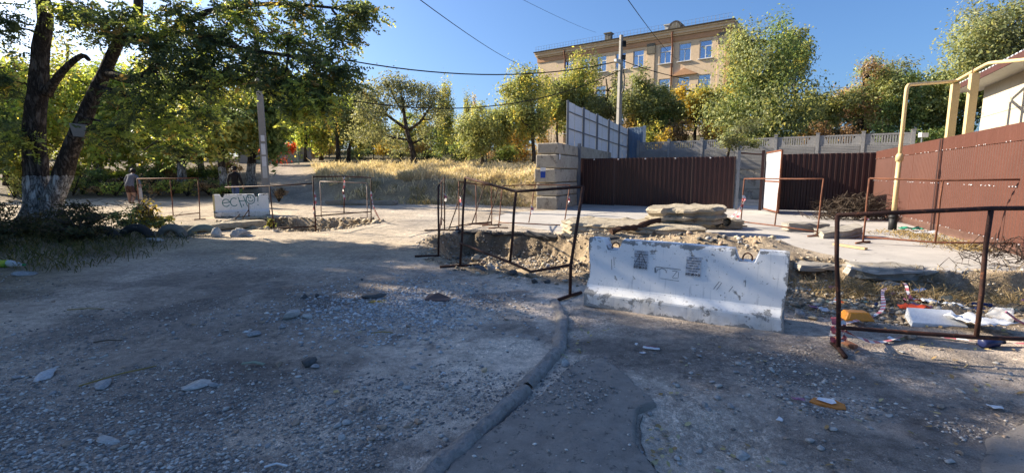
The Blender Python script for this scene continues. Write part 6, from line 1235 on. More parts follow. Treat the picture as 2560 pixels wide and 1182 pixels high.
brush('brushwood_pile', 'pile of dry brushwood against the corner of the brown gate', (X(2140, 16.6, .3), 16.6, .04), (1.25, .7, .75), 620, 5, .014, .9)
brush('dead_branch', 'bare thorny branches lying by the fence behind the rusty frame', (X(2540, 8.0, .1) - .2, 8.05, .04), (.75, .35, .4), 90, 6, .008, .7, M('reddish_twig', (0.07, 0.045, 0.035), (0.04, 0.03, 0.025), 5, .9, .1, 20))

# ------------------------------------------------------------------ half buried tyres
tm = MB(); R0, rt_ = .36, .105
for i in range(36):
    pass
n1, n2 = 40, 12; V = []
for i in range(n1):
    a = 2 * math.pi * i / n1
    for j in range(n2):
        b = 2 * math.pi * j / n2; cr, cw = rt_ * math.cos(b), .10 * math.sin(b); q = max(-.085, min(.088, cr)) + (.008 if i % 2 and cr > .06 else 0); rad = R0 - .02 + q
        V.append((rad * math.cos(a), cw * 1.05, rad * math.sin(a)))
tm.add(V, [(i * n2 + j, i * n2 + (j + 1) % n2, ((i + 1) % n1) * n2 + (j + 1) % n2, ((i + 1) % n1) * n2 + j) for i in range(n1) for j in range(n2)]); tyre = tm.mesh('half_buried_tyre')
m_tp, m_tg = M('dusty_rubber', (0.27, 0.24, 0.19), (0.12, 0.11, 0.1), 4, .9, .4, 25), M('green_painted_rubber', (0.20, 0.235, 0.195), (0.15, 0.16, 0.14), 4, .85, .4, 25)
for (px, py, k, rz, mt, lb) in ((255, 594, .0, .1, m_tyre, 'black half buried tyre under the weeds'), (341, 592, .03, .05, m_tyre, 'black half buried tyre in front of the yellow weed'), (431, 591, .03, -.1, m_tp, 'dusty half buried tyre holding a cream stone'), (507, 588, .0, .5, m_tg, 'half buried tyre painted faded green')):
    p = gp(px, py, 0); me = tyre.copy(); me.materials.clear(); o = link('half_buried_tyre', me, mt, smooth=True); o.location = (p[0], p[1], p[2] - .14 + k); o.rotation_euler = (0, 0, rz); prop(o, lb, 'tyre', 'half buried tyres')

# ------------------------------------------------------------------ litter
def sheet(name, label, cat, p, pts, mat, z=.012, crumple=.02, seed=0, rot=0, sub=7, thick=.004, tilt=(0, 0), parts=None):
    """thin sheet: quad outline pts (local), crumpled, with thickness"""
    r = np.random.default_rng(seed); mb = MB(); A = np.array(pts, float); V = []; sub = 10 if abs(A).max() > .1 else sub
    for j in range(sub + 1):
        for i in range(sub + 1):
            u, v = i / sub, j / sub; q = (A[0] * (1 - u) + A[1] * u) * (1 - v) + (A[3] * (1 - u) + A[2] * u) * v; V.append((q[0], q[1], z + crumple * (.6 * float(vnoise(q[0] * 11, q[1] * 11, 1, seed)) + .5 * abs(2 * float(vnoise(q[0] * 24, q[1] * 24, 1, seed + 3)) - 1)) + tilt[0] * q[0] + tilt[1] * q[1]))
    k = sub + 1; mb.add(V, [(j * k + i, j * k + i + 1, (j + 1) * k + i + 1, (j + 1) * k + i) for j in range(sub) for i in range(sub)]); o = mb.build(name, mat, None, True)
    s = o.modifiers.new('thickness', 'SOLIDIFY'); s.thickness = thick; o.location = (p[0], p[1], gz(p[0], p[1])); o.rotation_euler = (0, 0, rot); return prop(o, label, cat)
m_orange_p = M('orange_card', (0.62, 0.24, 0.05), (0.55, 0.2, 0.045), 6, .6, .1, 30); m_orange_t = M('orange_tray_plastic', (0.85, 0.32, 0.015), (0.78, 0.27, 0.012), 4, .35, .05, 30, spec=.5); m_redp = M('red_orange_plastic', (0.70, 0.09, 0.02), (0.6, 0.07, 0.02), 4, .5, .1, 30); m_film = NT('clear_film')
tb_ = m_film.n('BsdfTransparent'); mx = m_film.n('MixShader'); mx.inputs[0].default_value = .45; m_film.done((.75, .77, .82), .15, .6); m_film.t.links.new(tb_.outputs[0], mx.inputs[1]); m_film.t.links.new(m_film.b.outputs[0], mx.inputs[2]); m_film.t.links.new(mx.outputs[0], m_film.out.inputs[0]); m_film = m_film.mat
m_blue = M('dark_blue_plastic', (0.02, 0.03, 0.10), (0.015, 0.02, 0.07), 5, .35, .1, 30); m_pur = M('purple_print', (0.22, 0.03, 0.09), (0.5, 0.3, 0.4), 30, .4, .05, 30); m_metal = M('rusty_plate_metal', (0.11, 0.08, 0.075), (0.07, 0.055, 0.06), 6, .6, .2, 30, c3=(.16, .09, .06), t3=.6); m_straw = M('straw_yellow', (0.36, 0.26, 0.09), (0.28, 0.2, 0.08), 8, .8, .1, 30); m_wood = M('raw_timber', (0.55, 0.40, 0.22), (0.46, 0.33, 0.18), 3, .8, .2, 20, (8, 1, 1)); m_green_s = M('pale_green_strap', (0.26, 0.33, 0.25), (0.21, 0.27, 0.21), 5, .6, .1, 30); m_teal = M('green_bag_plastic', (0.04, 0.28, 0.17), (0.05, 0.34, 0.22), 5, .4, .2, 20)
# juice carton
p = G(2065, 1010); root = thing('juice_carton', 'flattened orange drink carton with white panel on the dark ground', 'carton', (p[0], p[1], gz(p[0], p[1])), None, -.55); mb = MB(); mb.add([(-.10, -.03, .012), (-.075, .03, .022), (.05, .045, .03), (.11, .02, .02), (.115, -.03, .01), (.06, -.055, .012), (-.04, -.055, .02)] + [(x, y, 0) for x, y in ((-.10, -.03), (-.075, .03), (.05, .045), (.11, .02), (.115, -.03), (.06, -.055), (-.04, -.055))], [tuple(range(7)), tuple(range(13, 6, -1))] + [((i + 1) % 7, i, 7 + i, 7 + (i + 1) % 7) for i in range(7)]); mb.build('body', m_orange_p, root); mb = MB(); mb.add([(-.06, -.012, .030), (-.045, .026, .034), (.045, .030, .038), (.06, -.008, .030), (.03, -.034, .026)], [(4, 3, 2, 1, 0)]); mb.build('white_panel', m_foam, root)
p = G(1995, 1005); sheet('candy_wrapper', 'small purple and white sweet wrapper beside the orange carton', 'wrapper', p, [(-.04, -.015), (.04, -.018), (.045, .018), (-.04, .02)], m_pur, .012, .02, 3, -.3)
p = G(1628, 880); lbl = sheet('paper_label', 'white paper label strip printed with small letters', 'paper', p, [(-.075, -.022), (.075, -.018), (.07, .022), (-.07, .026)], m_foam, .012, .014, 4, -.35); t = link('lettering', text_mesh('яшкино', .026, .0005), M('red_print', (.5, .04, .05), (.2, .05, .2), 40, .6, 0, 30), lbl); t.location = (0, -.002, .032); t.rotation_euler = (.1, 0, 0)
for i, (px, py, s_, lb) in enumerate(((1605, 893, .03, 'scrap of clear film beside the paper label'), (1590, 870, .02, 'tiny white paper scrap near the kerb curve'), (2232, 857, .05, 'torn white paper scrap beside the brown stone'), (2490, 1030, .045, 'thin white splinter of paper on the dark ground'), (1950, 1050, .03, 'white scrap near the sweet wrapper'))):
    p = G(px, py); sheet('paper_scrap', lb, 'paper', p, [(-s_, -s_ * .5), (s_, -s_ * .6), (s_ * .8, s_ * .6), (-s_ * .6, s_ * .5)], m_foam if i else m_film, .012, .025, 10 + i, i)
# big pieces behind the frame
def gpz(px, py): return gp(px, py, 0)
p = gpz(2138, 808); p = (p[0], p[1], p[2] + .05); root = thing('food_tray', 'upturned orange plastic food tray by the taped post', 'tray', p, None, -.15); mb = MB(); O, I = [(-.14, -.09), (.14, -.09), (.14, .09), (-.14, .09)], [(-.10, -.06), (.10, -.06), (.10, .06), (-.10, .06)]; V = [(x, y, .0) for x, y in O] + [(x, y, .012) for x, y in O] + [(x, y, .085) for x, y in I]; mb.add(V, [(3, 2, 1, 0)] + [(i, (i + 1) % 4, 4 + (i + 1) % 4, 4 + i) for i in range(4)] + [(4 + i, 4 + (i + 1) % 4, 8 + (i + 1) % 4, 8 + i) for i in range(4)] + [(8, 9, 10, 11)]); mb.build('body', m_orange_t, root, bevel=.012)
mb = MB()
for i in range(4): mb.bar((-.11 + .07 * i, -.083, .02), (-.085 + .055 * i, -.062, .075), .012, .008)
mb.build('rib', m_orange_t, root)
p = gpz(2330, 812); root = thing('foam_box', 'white foam sheet box lying on its side among the litter', 'box', p, None, -.12); mb = MB(); mb.add([(-.26, -.10, .05), (.26, -.12, .03), (.23, .08, .15), (-.2, .10, .16), (-.26, -.09, -.01), (.26, -.11, -.03), (.23, .10, .05), (-.2, .12, .05)], [(0, 1, 2, 3), (7, 6, 5, 4), (0, 4, 5, 1), (1, 5, 6, 2), (2, 6, 7, 3), (3, 7, 4, 0)]); mb.build('body', m_foam, root, bevel=.008); mb = MB()
for dx in (-.07, .08): mb.tube([(dx, -.108, .0), (dx, -.118, .0)], .013, 8)
mb.build('vent_hole', m_black, root)
p = gpz(2282, 788); sheet('red_packet', 'crumpled red-orange packet behind the white foam box', 'packet', p, [(-.17, -.06), (.15, -.08), (.16, .08), (-.14, .07)], m_redp, .10, .06, 21, -.2)
p = gpz(2440, 822); sheet('white_bag', 'large white plastic bag spread beside the rusty post', 'bag', p, [(-.22, -.16), (.24, -.2), (.16, .2), (-.2, .18)], m_foam, .06, .09, 22, .2)
p = gpz(2500, 805); root = thing('clear_bag', 'crumpled clear plastic bag with purple band', 'bag', p); V = rock_verts(ICO2, (.42, .3, .26), 77, 10, .18); link('film', np_mesh('film', V + np.array([0, 0, .10]), ICO2[1]), m_film, root); mb = MB(); mb.tube([(-.10, -.14, .16), (.0, -.16, .08), (.12, -.15, .02)], .012, 5); mb.build('band', m_pur, root)
p = gpz(2450, 775); sheet('blue_wrapper', 'folded blue and white wrapper above the white bag', 'wrapper', p, [(-.1, -.05), (.12, -.09), (.14, .0), (-.06, .07)], m_blue, .06, .07, 23, -.6)
p = gpz(2258, 745); root = thing('clear_bag', 'shiny clear bag tangled with the striped tape', 'bag', p); V = rock_verts(ICO2, (.34, .26, .2), 78, 10, .2); link('film', np_mesh('film', V + np.array([0, 0, .07]), ICO2[1]), m_film, root)
p = gpz(2298, 722); sheet('paper_scrap', 'pale blue paper scrap above the tangled tape', 'paper', p, [(-.08, -.04), (.08, -.05), (.07, .07), (-.05, .06)], M('pale_blue_paper', (.5, .58, .75), (.45, .53, .7), 4, .6, .1, 20), .06, .06, 25, .4)
for i, (px, py, mt, lb) in enumerate(((2320, 765, m_foam, 'crumpled whitish paper in the dry weeds'), (2360, 760, m_wood, 'cardboard flap in the dry weeds'), (2385, 770, m_foam, 'whitish paper bag beside the cardboard flap'), (2300, 778, m_pur, 'maroon packet behind the red one'))):
    p = gpz(px, py); sheet('litter_scrap', lb, 'litter', p, [(-.11, -.05), (.1, -.07), (.11, .07), (-.08, .06)], mt, .03, .08, 30 + i, i * .7)
rl_ = np.random.default_rng(61); kinds = (('white', m_foam), ('brown', m_wood), ('blue', m_blue), ('red', m_redp), ('purple', m_pur), ('clear', m_film), ('green', m_green_s))
for i in range(36):
    x_, y_ = rl_.uniform(3.5, 6.6), rl_.uniform(5.3, 7.1); s_ = rl_.uniform(.025, .08); kn, km = kinds[int(rl_.integers(0, 7))]
    sheet('litter_scrap', 'small crumpled ' + kn + ' scrap in the dirt behind the rusty frame', 'litter', (x_, y_), [(-s_, -s_ * .5), (s_, -s_ * .6), (s_ * .8, s_ * .7), (-s_ * .7, s_ * .5)], km, .03, .05, 900 + i, i * .9)['group'] = 'small scraps behind the rusty frame'
p = gpz(2480, 868); root = thing('dark_bottle', 'dark blue plastic bottle lying in the leaves', 'bottle', p, None, .15); mb = MB(); mb.tube([(-.12, 0, .045), (-.11, 0, .045), (.03, 0, .045), (.08, 0, .045), (.10, 0, .045)], [.03, .045, .045, .02, .018], 10); mb.build('body', m_blue, root, True); mb = MB(); mb.tube([(.10, 0, .045), (.125, 0, .045)], .02, 10); mb.build('cap', m_black, root)
p = gpz(12, 668); root = thing('drinks_bottle', 'crushed clear drinks bottle with yellow and green label in the weeds', 'bottle', p, None, .25); mb = MB(); mb.tube([(-.26, 0, .05), (-.24, 0, .055), (-.05, .01, .06), (.10, 0, .06), (.18, 0, .045), (.24, 0, .03)], [.03, .055, .058, .055, .035, .018], 10); mb.build('body', m_film, root, True); mb = MB(); mb.tube([(-.17, 0, .057), (-.08, 0, .06), (.04, 0, .06)], .0605, 10); mb.build('label_wrap', M('yellow_green_label', (.6, .5, .04), (.1, .4, .06), 9, .5, 0, 30), root, True); mb = MB(); mb.tube([(.24, 0, .03), (.275, 0, .03)], .02, 8); mb.build('cap', M('green_cap', (.03, .3, .1), (.03, .28, .1), 4, .4, 0, 30), root)
p = G(1095, 748); root = thing('metal_plate', 'bent rusty metal plate lying on the pale gravel', 'plate', (p[0], p[1], gz(p[0], p[1])), None, -.1); mb = MB(); mb.add([(-.16, -.07, .02), (.16, -.07, .012), (.15, .06, .02), (-.02, .10, .075), (-.15, .07, .05)] + [(x, y, z - .012) for x, y, z in ((-.16, -.07, .02), (.16, -.07, .012), (.15, .06, .02), (-.02, .10, .075), (-.15, .07, .05))], [(0, 1, 2), (0, 2, 3), (0, 3, 4), (7, 6, 5), (8, 7, 5), (9, 8, 5)] + [((i + 1) % 5, i, 5 + i, 5 + (i + 1) % 5) for i in range(5)]); mb.build('sheet', m_metal, root)
p = G(950, 750); root = brush('yellow_rope', 'frayed yellow rope scrap against the asphalt slab', (p[0] + .02, p[1] - .10, gz(p[0], p[1])), (.12, .05, .012), 22, 8, .006, .09, M('yellow_rope', (.5, .36, .03), (.42, .3, .03), 4, .7, 0, 20)); root['category'] = 'rope'
p = G(605, 910); mb = MB(); mb.bar((0, 0, .02), (.10, .01, .03), .03, .008); mb.bar((.10, .01, .03), (.19, -.005, .015), .03, .008); o = mb.build('plastic_strap', m_green_s); o.location = on(p); prop(o, 'pale green plastic strap on the gravel', 'strap')
for i, (px, py, l, a, lb, mt) in enumerate(((270, 855, .24, .2, 'thin dark stick lying on the track', m_twig), (215, 778, .4, .1, 'pale straw stalk on the dark gravel', m_straw), (955, 832, .22, .05, 'dry straw stalk below the gravel heap', m_straw), (690, 1173, .12, .1, 'white plastic stick at the kerb end', m_foam), (1108, 936, .04, .5, 'short white straw on the dusty track', m_foam), (300, 938, .5, .9, 'long dry stem bent over the gravel', m_straw))):
    p = G(px, py); mb = MB(); mb.tube([(-l / 2, 0, .012), (0, .015, .02), (l / 2, 0, .012)], .006, 5); o = mb.build('stick', mt); o.location = on(p); o.rotation_euler = (0, 0, a); prop(o, lb, 'stick')
a, b = gp(2085, 613, .03), gp(2165, 625, .03); mb = MB(); mb.bar(a, b, .09, .04); prop(mb.build('timber_offcut', m_wood), 'pale timber offcut lying on the paving by the frame', 'timber')
p = gp(2275, 578, .0); sheet('green_bag', 'green plastic bag at the foot of the yellow pipe', 'bag', p, [(-.35, -.1), (.3, -.14), (.35, .14), (-.2, .18)], m_teal, .03, .12, 41, .1); p = gp(2285, 584, 0); sheet('clear_film_scrap', 'clear film next to the green bag', 'film', (p[0] + .1, p[1] - .2), [(-.3, -.1), (.3, -.1), (.3, .1), (-.3, .12)], m_film, .02, .1, 42, 0)
p = gp(2112, 866, 0); mb = MB(); mb.bar((-.02, .10, .05), (.05, -.07, .02), .05, .035); o = mb.build('brick_piece', M('brick_red', (.42, .2, .12), (.34, .16, .1), 5, .9, .4, 30)); o.location = p; prop(o, 'split piece of brick wedged at the taped post', 'brick')
# fallen leaves
lm = MB(); ol = [(0, -.5), (.22, -.3), (.34, 0), (.24, .28), (0, .5), (-.24, .28), (-.34, 0), (-.22, -.3)]; lm.add([(x, y, .10 * abs(x) + .06 * y * y) for x, y in ol] + [(0, 0, 0)], [(i, (i + 1) % 8, 8) for i in range(8)]); lm.tube([(0, -.5, .02), (.03, -.85, .03)], .02, 3); leafm = lm.mesh('fallen_leaf')
lmats = [M('fallen_leaf_yellow', (.46, .35, .13), (.52, .42, .2), 9, .7, 0, 20), M('fallen_leaf_tan', (.38, .26, .12), (.3, .2, .09), 9, .8, 0, 20), M('fallen_leaf_pale', (.46, .42, .26), (.38, .36, .2), 9, .8, 0, 20)]; lms = []
for m_ in lmats: me = leafm.copy(); me.materials.append(m_); lms.append(me)
r = np.random.default_rng(91)
def leaf(x, y, s, lb, grp): o = link('fallen_leaf', lms[int(r.integers(0, 3))]); o.location = (x, y, gz(x, y) + .016); o.rotation_euler = (r.normal(0, .35), r.normal(0, .35), r.uniform(0, 6.28)); o.scale = (s, s, s); prop(o, lb, 'leaf', grp)
for i in range(60): p = G(r.uniform(1500, 2550), r.uniform(860, 1175)); leaf(p[0], p[1], r.uniform(.03, .055), 'yellow leaf fallen on the dark ground before the barrier', 'leaves fallen before the barrier')
for i in range(30): p = G(r.normal(1450, 35), r.normal(855, 22)); leaf(p[0], p[1], r.uniform(.03, .05), 'yellow leaf in the drift beside the kerb curve', 'leaves drifted at the kerb')
for i in range(22): t = r.random(); p = G(1625 + abs(r.normal(0, 45)) + t * 50 - 30 * math.sin(t * 3), 1050 + 128 * t); leaf(p[0], p[1], r.uniform(.025, .05), 'brown leaf caught under the pothole edge', 'leaves in the pothole')
for (px, py) in ((178, 915), (622, 925), (840, 982), (312, 838), (485, 812), (655, 806), (900, 830), (1240, 1140), (1430, 968)): p = G(px, py); leaf(p[0], p[1], .055, 'single yellow leaf on the dusty open track', 'leaves on the open track')
for i in range(45): leaf(r.uniform(3.6, 5.0), r.uniform(3.75, 4.9), r.uniform(.035, .06), 'dry leaf lying under the rail of the rusty frame', 'leaves under the rusty frame')

# ------------------------------------------------------------------ striped barrier tape
def m_tape():
    s = NT('red_white_tape'); at = s.n('Attribute', attribute_name='run').outputs['Fac']; f = s.math('FRACT', s.math('MULTIPLY', at, 5.5)); col = s.mix(s.math('GREATER_THAN', f, .5), (.72, .68, .66), (.50, .13, .15)); return s.done(col, .45, .4)
m_tp_ = m_tape()
def tape(label, pts, w_=.05, seed=0, up=(0, 0, 1)):
    P = sm(pts, 5); r = np.random.default_rng(seed); V, F_, run = [], [], []; L = 0
    for i, p in enumerate(P):
        t = P[min(i + 1, len(P) - 1)] - P[max(i - 1, 0)]; t = t / (np.linalg.norm(t) + 1e-9); a = .8 * math.sin(i * .5 + seed); sd_ = np.cross(t, np.array(up) * math.cos(a) + np.array([.3, .9, .1]) * math.sin(a)); sd_ /= np.linalg.norm(sd_) + 1e-9
        if i: L += np.linalg.norm(p - P[i - 1])
        ww_ = w_ * (.5 + .4 * float(vnoise(i * .6, seed, 1, seed))); V += [p - sd_ * ww_ / 2, p + sd_ * ww_ / 2]; run += [L, L]
        if i: F_.append((2 * i - 2, 2 * i, 2 * i + 1, 2 * i - 1))
    me = bpy.data.meshes.new('barrier_tape'); me.from_pydata([tuple(v) for v in V], [], F_); at = me.attributes.new('run', 'FLOAT', 'POINT'); at.data.foreach_set('value', np.array(run, np.float32)); o = link('barrier_tape', me, m_tp_, smooth=True); prop(o, label, 'tape'); return o
g_ = lambda px, py, dz=.03: gp(px, py, dz)
tape('red and white tape trailing along the ground under the frame rail', [D(2090, 815, 4.2), D(2150, 845, 4.15), g_(2200, 862), g_(2290, 842), g_(2380, 850), g_(2450, 862), g_(2560, 866), g_(2620, 868)], .055, 1)
tape('red and white tape looping from the taped post up to the weeds', [D(2096, 812, 4.2), g_(2160, 802), g_(2205, 785, .06), g_(2206, 748, .12), g_(2240, 735, .1), D(2262, 708, 6.6), D(2275, 742, 6.2), g_(2300, 752, .05), g_(2345, 742), g_(2420, 745)], .055, 2)
tape('knot of striped tape bound round the near frame post', [np.array(D(2096, 822, 4.18)) + np.array([.045 * math.cos(t), .045 * math.sin(t), .012 * t - .12 + .04 * math.sin(3 * t)]) for t in np.linspace(0, 16, 40)], .06, 3)
tape('striped tape fluttering from the orange frame to the slabs', [D(1858, 490, 14.3), D(1862, 500, 14.25), D(1840, 530, 14.2), D(1820, 552, 14.1), D(1815, 556, 14.0)], .09, 4); tape('second strand of striped tape on the orange frame', [D(1858, 488, 14.3), D(1856, 515, 14.3), D(1845, 540, 14.2), D(1836, 556, 14.1)], .09, 5)
tape('striped tape scrap on the leaning frame', [D(1150, 490, 13.9), D(1152, 505, 13.85), D(1157, 513, 13.8)], .12, 6); tape('pale tape end on the narrow frame', [D(1111, 484, 13.3), D(1115, 492, 13.2), D(1113, 503, 13.2)], .09, 7)
tape('tape knot on the frame leaning to the block wall', [D(1328, 512, 14.6), D(1331, 525, 14.5), D(1327, 535, 14.5)], .10, 8); tape('tape knot high on the frame end by the block wall', [D(1420, 488, 14.0), D(1423, 500, 14.0), D(1418, 512, 14.0)], .07, 9)
tape('tape rags on the corner post of the sandy trench', [D(784, 480, 13.5), D(788, 500, 13.4), D(785, 520, 13.4), D(788, 545, 13.4)], .12, 10); tape('tape strand stretched from the trench frame to the ground', [D(927, 478, 15.3), D(930, 500, 15.2), D(937, 525, 15.0), g_(950, 552)], .07, 11); tape('tape wound round the middle post of the trench frame', [D(859, 442, 14.4), D(861, 460, 14.35), D(858, 480, 14.4), D(863, 500, 14.35)], .09, 12)
tape('pale rag tied on the orange frame by the fence', [D(2150, 548, 10.9), D(2163, 545, 10.9), D(2172, 550, 10.85)], .07, 13)

# ------------------------------------------------------------------ people
def skin_body(joints, bones, name):
    me = bpy.data.meshes.new(name); me.from_pydata([j[0] for j in joints], bones, []); ob = bpy.data.objects.new('tmp_body', me); C.objects.link(ob); md = ob.modifiers.new('skin', 'SKIN'); md.use_smooth_shade = True; md.branch_smoothing = .6
    for v, j in zip(me.skin_vertices[0].data, joints): v.radius = (j[1][0], j[1][1])
    me.skin_vertices[0].data[0].use_root = True; sb = ob.modifiers.new('sub', 'SUBSURF'); sb.levels = 2; sb.render_levels = 2
    dg = bpy.context.evaluated_depsgraph_get(); out = bpy.data.meshes.new_from_object(ob.evaluated_get(dg)); bpy.data.objects.remove(ob); out.name = name; return out
m_skin = M('skin', (.40, .24, .17), (.36, .21, .15), 5, .6, .05, 40); m_shirt = M('grey_blue_cloth', (.17, .18, .22), (.13, .14, .18), 5, .9, .3, 30); m_jkt = M('black_cloth', (.012, .012, .016), (.008, .008, .011), 5, .85, .3, 30); m_jean = M('blue_denim', (.05, .085, .19), (.04, .065, .15), 6, .9, .2, 60); m_hair = M('dark_hair', (.018, .012, .01), (.01, .008, .007), 20, .6, .3, 60); m_skirt = M('patterned_brown_cloth', (.10, .05, .04), (.04, .025, .025), 14, .9, .2, 30, c3=(.3, .22, .16), t3=.62); m_shoe = M('dark_shoe', (.02, .018, .018), (.015, .013, .013), 5, .6, .1, 30); m_bag_r = M('maroon_bag', (.12, .03, .025), (.09, .025, .02), 4, .6, .1, 30); m_bag_w = M('white_carrier_bag', (.55, .52, .5), (.45, .42, .4), 5, .6, .3, 20)
def person(label, loc, rz, ht, pose, mats, zones):
    root = thing('person', label, 'person', loc, None, rz); s = ht / 1.75; J, B, names = [], [], {}
    for nm, p, rad, par in pose:
        names[nm] = len(J); J.append((tuple(np.array(p) * s), tuple(np.array(rad) * s)))
        if par: B.append((names[par], names[nm]))
    me = skin_body(J, B, 'body')
    for m in mats: me.materials.append(m)
    idx = np.array([zones(p.center / s) for p in me.polygons], np.int32); me.polygons.foreach_set('material_index', idx); o = bpy.data.objects.new('body', me); C.objects.link(o); o.parent = root
    me.polygons.foreach_set('use_smooth', np.ones(len(me.polygons), bool)); return root, s
def hand(root, s, wrist, dirn, side, mat):
    mb = MB(); w_ = Vector(wrist) * s; d = Vector(dirn).normalized(); sd_ = Vector((0, 1, 0)); mb.tube([w_ - d * .02, w_ + d * .04 * s, w_ + d * .09 * s], [.024 * s, .034 * s, .028 * s], 8)
    for k in range(4): b = w_ + d * .085 * s + sd_ * (k - 1.5) * .016 * s; l = (.06, .075, .07, .05)[k] * s; mb.tube([b, b + d * l * .5, b + d * l * .85 + Vector((-side * .015, 0, 0)) * s], [.0095 * s, .009 * s, .007 * s], 6)
    b = w_ + d * .03 * s + sd_ * .03 * s; mb.tube([b, b + sd_ * .02 * s + d * .02 * s, b + sd_ * .025 * s + d * .05 * s], [.011 * s, .010 * s, .008 * s], 6); mb.build('hand', mat, root, True)
# local frame: facing +y (walking away from the viewer)
man = [('pelvis', (0, 0, .95), (.155, .11), None), ('waist', (0, 0, 1.10), (.16, .115), 'pelvis'), ('chest', (0, .01, 1.30), (.185, .13), 'waist'), ('upper', (0, .0, 1.43), (.15, .11), 'chest'), ('neck', (0, .02, 1.52), (.06, .06), 'upper'), ('skull', (0, .035, 1.60), (.078, .092), 'neck'), ('top', (0, .03, 1.69), (.068, .082), 'skull'),
    ('shl', (-.19, 0, 1.42), (.075, .07), 'upper'), ('ell', (-.285, -.02, 1.14), (.056, .056), 'shl'), ('wrl', (-.31, .06, .90), (.038, .038), 'ell'), ('shr', (.19, 0, 1.42), (.075, .07), 'upper'), ('elr', (.285, -.04, 1.14), (.056, .056), 'shr'), ('wrr', (.33, .03, .90), (.038, .038), 'elr'),
    ('hpl', (-.10, 0, .88), (.10, .10), 'pelvis'), ('knl', (-.11, .12, .50), (.066, .066), 'hpl'), ('anl', (-.11, .10, .10), (.045, .045), 'knl'), ('ftl', (-.12, .26, .045), (.042, .035), 'anl'), ('hpr', (.10, 0, .88), (.10, .10), 'pelvis'), ('knr', (.10, -.05, .50), (.066, .066), 'hpr'), ('anr', (.10, -.25, .13), (.045, .045), 'knr'), ('ftr', (.10, -.12, .04), (.042, .035), 'anr')]
def zman(p): return 0 if p.z > 1.515 or (abs(p.x) > .25 and p.z < .93) else (1 if p.z > .92 else (2 if p.z > .11 else 3))
mx_, my_ = X(588, 21.6, 1), 21.6; mroot, s = person('man in black jacket, jeans and cap walking away behind the graffiti barrier', (mx_, my_, gz(mx_, my_)), .05, 1.76, man, [m_skin, m_jkt, m_jean, m_shoe], zman)
hand(mroot, s, (-.31, .06, .895), (-.05, .1, -1), -1, m_skin); hand(mroot, s, (.33, .03, .895), (.05, .05, -1), 1, m_skin)
mb = MB(); mb.lathe([(.098, 1.655), (.102, 1.69), (.095, 1.735), (.06, 1.765), (.01, 1.772)], (0, .03, 0), 14); mb.v = [(x * s, y * s, z * s) for x, y, z in mb.v]; mb.add([(x * s, y * s, z * s) for x, y, z in ((-.07, .10, 1.665), (.07, .10, 1.665), (.05, .21, 1.645), (-.05, .21, 1.645), (-.07, .10, 1.655), (.07, .10, 1.655), (.05, .21, 1.635), (-.05, .21, 1.635))], [(0, 1, 2, 3), (7, 6, 5, 4), (1, 5, 6, 2), (2, 6, 7, 3), (3, 7, 4, 0)]); mb.build('cap', m_jkt, mroot, True)
mb = MB(); mb.lathe([(.088, 1.58), (.094, 1.62), (.096, 1.66)], (0, .026, 0), 14); mb.v = [(x * s, y * s, z * s) for x, y, z in mb.v]; mb.build('hair', m_hair, mroot, True)
mb = MB(); mb.lathe([(.085, 1.475), (.082, 1.52), (.078, 1.53)], (0, .012, 0), 14); mb.v = [(x * s, y * s, z * s) for x, y, z in mb.v]; mb.build('collar', m_jkt, mroot, True)
for sx in (-1, 1): mb = MB(); mb.lathe([(.005, -.03), (.016, 0), (.005, .03)], (sx * .088, .03, 1.60), 6); mb.v = [(x * s, y * s, z * s) for x, y, z in mb.v]; mb.build('ear', m_skin, mroot, True)
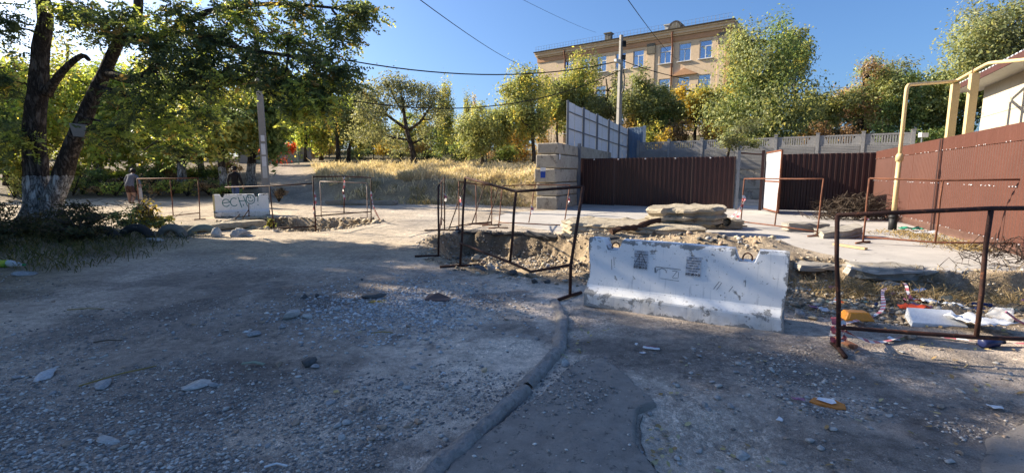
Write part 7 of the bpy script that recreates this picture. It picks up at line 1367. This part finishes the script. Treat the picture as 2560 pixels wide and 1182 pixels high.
wom = [('pelvis', (0, -.05, .90), (.225, .17), None), ('waist', (0, .0, 1.06), (.22, .16), 'pelvis'), ('chest', (0, .10, 1.26), (.22, .155), 'waist'), ('upper', (0, .17, 1.38), (.17, .12), 'chest'), ('neck', (-.01, .23, 1.45), (.06, .06), 'upper'), ('skull', (-.015, .27, 1.53), (.078, .092), 'neck'), ('top', (-.015, .27, 1.61), (.066, .08), 'skull'),
    ('shl', (-.215, .15, 1.36), (.085, .08), 'upper'), ('ell', (-.33, .10, 1.10), (.068, .068), 'shl'), ('wrl', (-.34, .22, .88), (.04, .04), 'ell'), ('shr', (.215, .15, 1.36), (.085, .08), 'upper'), ('elr', (.35, .10, 1.12), (.068, .068), 'shr'), ('wrr', (.40, .16, .88), (.04, .04), 'elr'),
    ('hpl', (-.12, -.03, .80), (.15, .14), 'pelvis'), ('knl', (-.12, .03, .46), (.085, .085), 'hpl'), ('anl', (-.115, .0, .10), (.05, .05), 'knl'), ('ftl', (-.12, .15, .04), (.042, .035), 'anl'), ('hpr', (.12, -.03, .80), (.15, .14), 'pelvis'), ('knr', (.12, .05, .46), (.085, .085), 'hpr'), ('anr', (.12, -.10, .11), (.05, .05), 'knr'), ('ftr', (.12, .03, .04), (.042, .035), 'anr')]
def zwom(p): return 0 if (p.z > 1.455 and abs(p.x) < .14) or (abs(p.x) > .29 and p.z < .95) or (p.z < .56 and p.z > .10) else (3 if p.z <= .10 else (1 if p.z > .885 else 2))
wx_, wy_ = X(326, 22.2, 1), 22.2; wroot, s = person('stooping woman in grey top and patterned shorts carrying bags along the road', (wx_, wy_, gz(wx_, wy_)), -.08, 1.70, wom, [m_skin, m_shirt, m_skirt, m_shoe], zwom)
hand(wroot, s, (-.34, .22, .875), (0, .1, -1), -1, m_skin); hand(wroot, s, (.40, .16, .875), (.02, .05, -1), 1, m_skin)
V = rock_verts(ICO2, (.215, .235, .25), 5, 0, .06); o = link('hair', np_mesh('hair', V, ICO2[1]), m_hair, wroot, True); o.location = tuple(np.array((-.015, .255, 1.575)) * s)
for i, (x, z, w_, h_, mt, lb) in enumerate(((.30, .62, .20, .34, m_bag_r, 'maroon handbag held at the right hand'), (.43, .50, .17, .52, m_bag_w, 'pale carrier bag hanging from the arm'))):
    b = thing('carried_bag', ('maroon handbag carried by the stooping woman', 'pale carrier bag hanging beside the stooping woman')[i], 'bag', (wx_ + x, wy_ + .10 - .1 * i, gz(wx_, wy_) + z - h_ / 2)); mb = MB(); mb.box((0, 0, h_ / 2), (w_, .10, h_), None, .8); mb.build('body', mt, b, bevel=.03); mb = MB(); mb.tube([(-w_ * .3, 0, h_), (-w_ * .1, 0, h_ + .12), (w_ * .1, 0, h_ + .12), (w_ * .3, 0, h_)], .009, 6); mb.build('handle', mt, b)
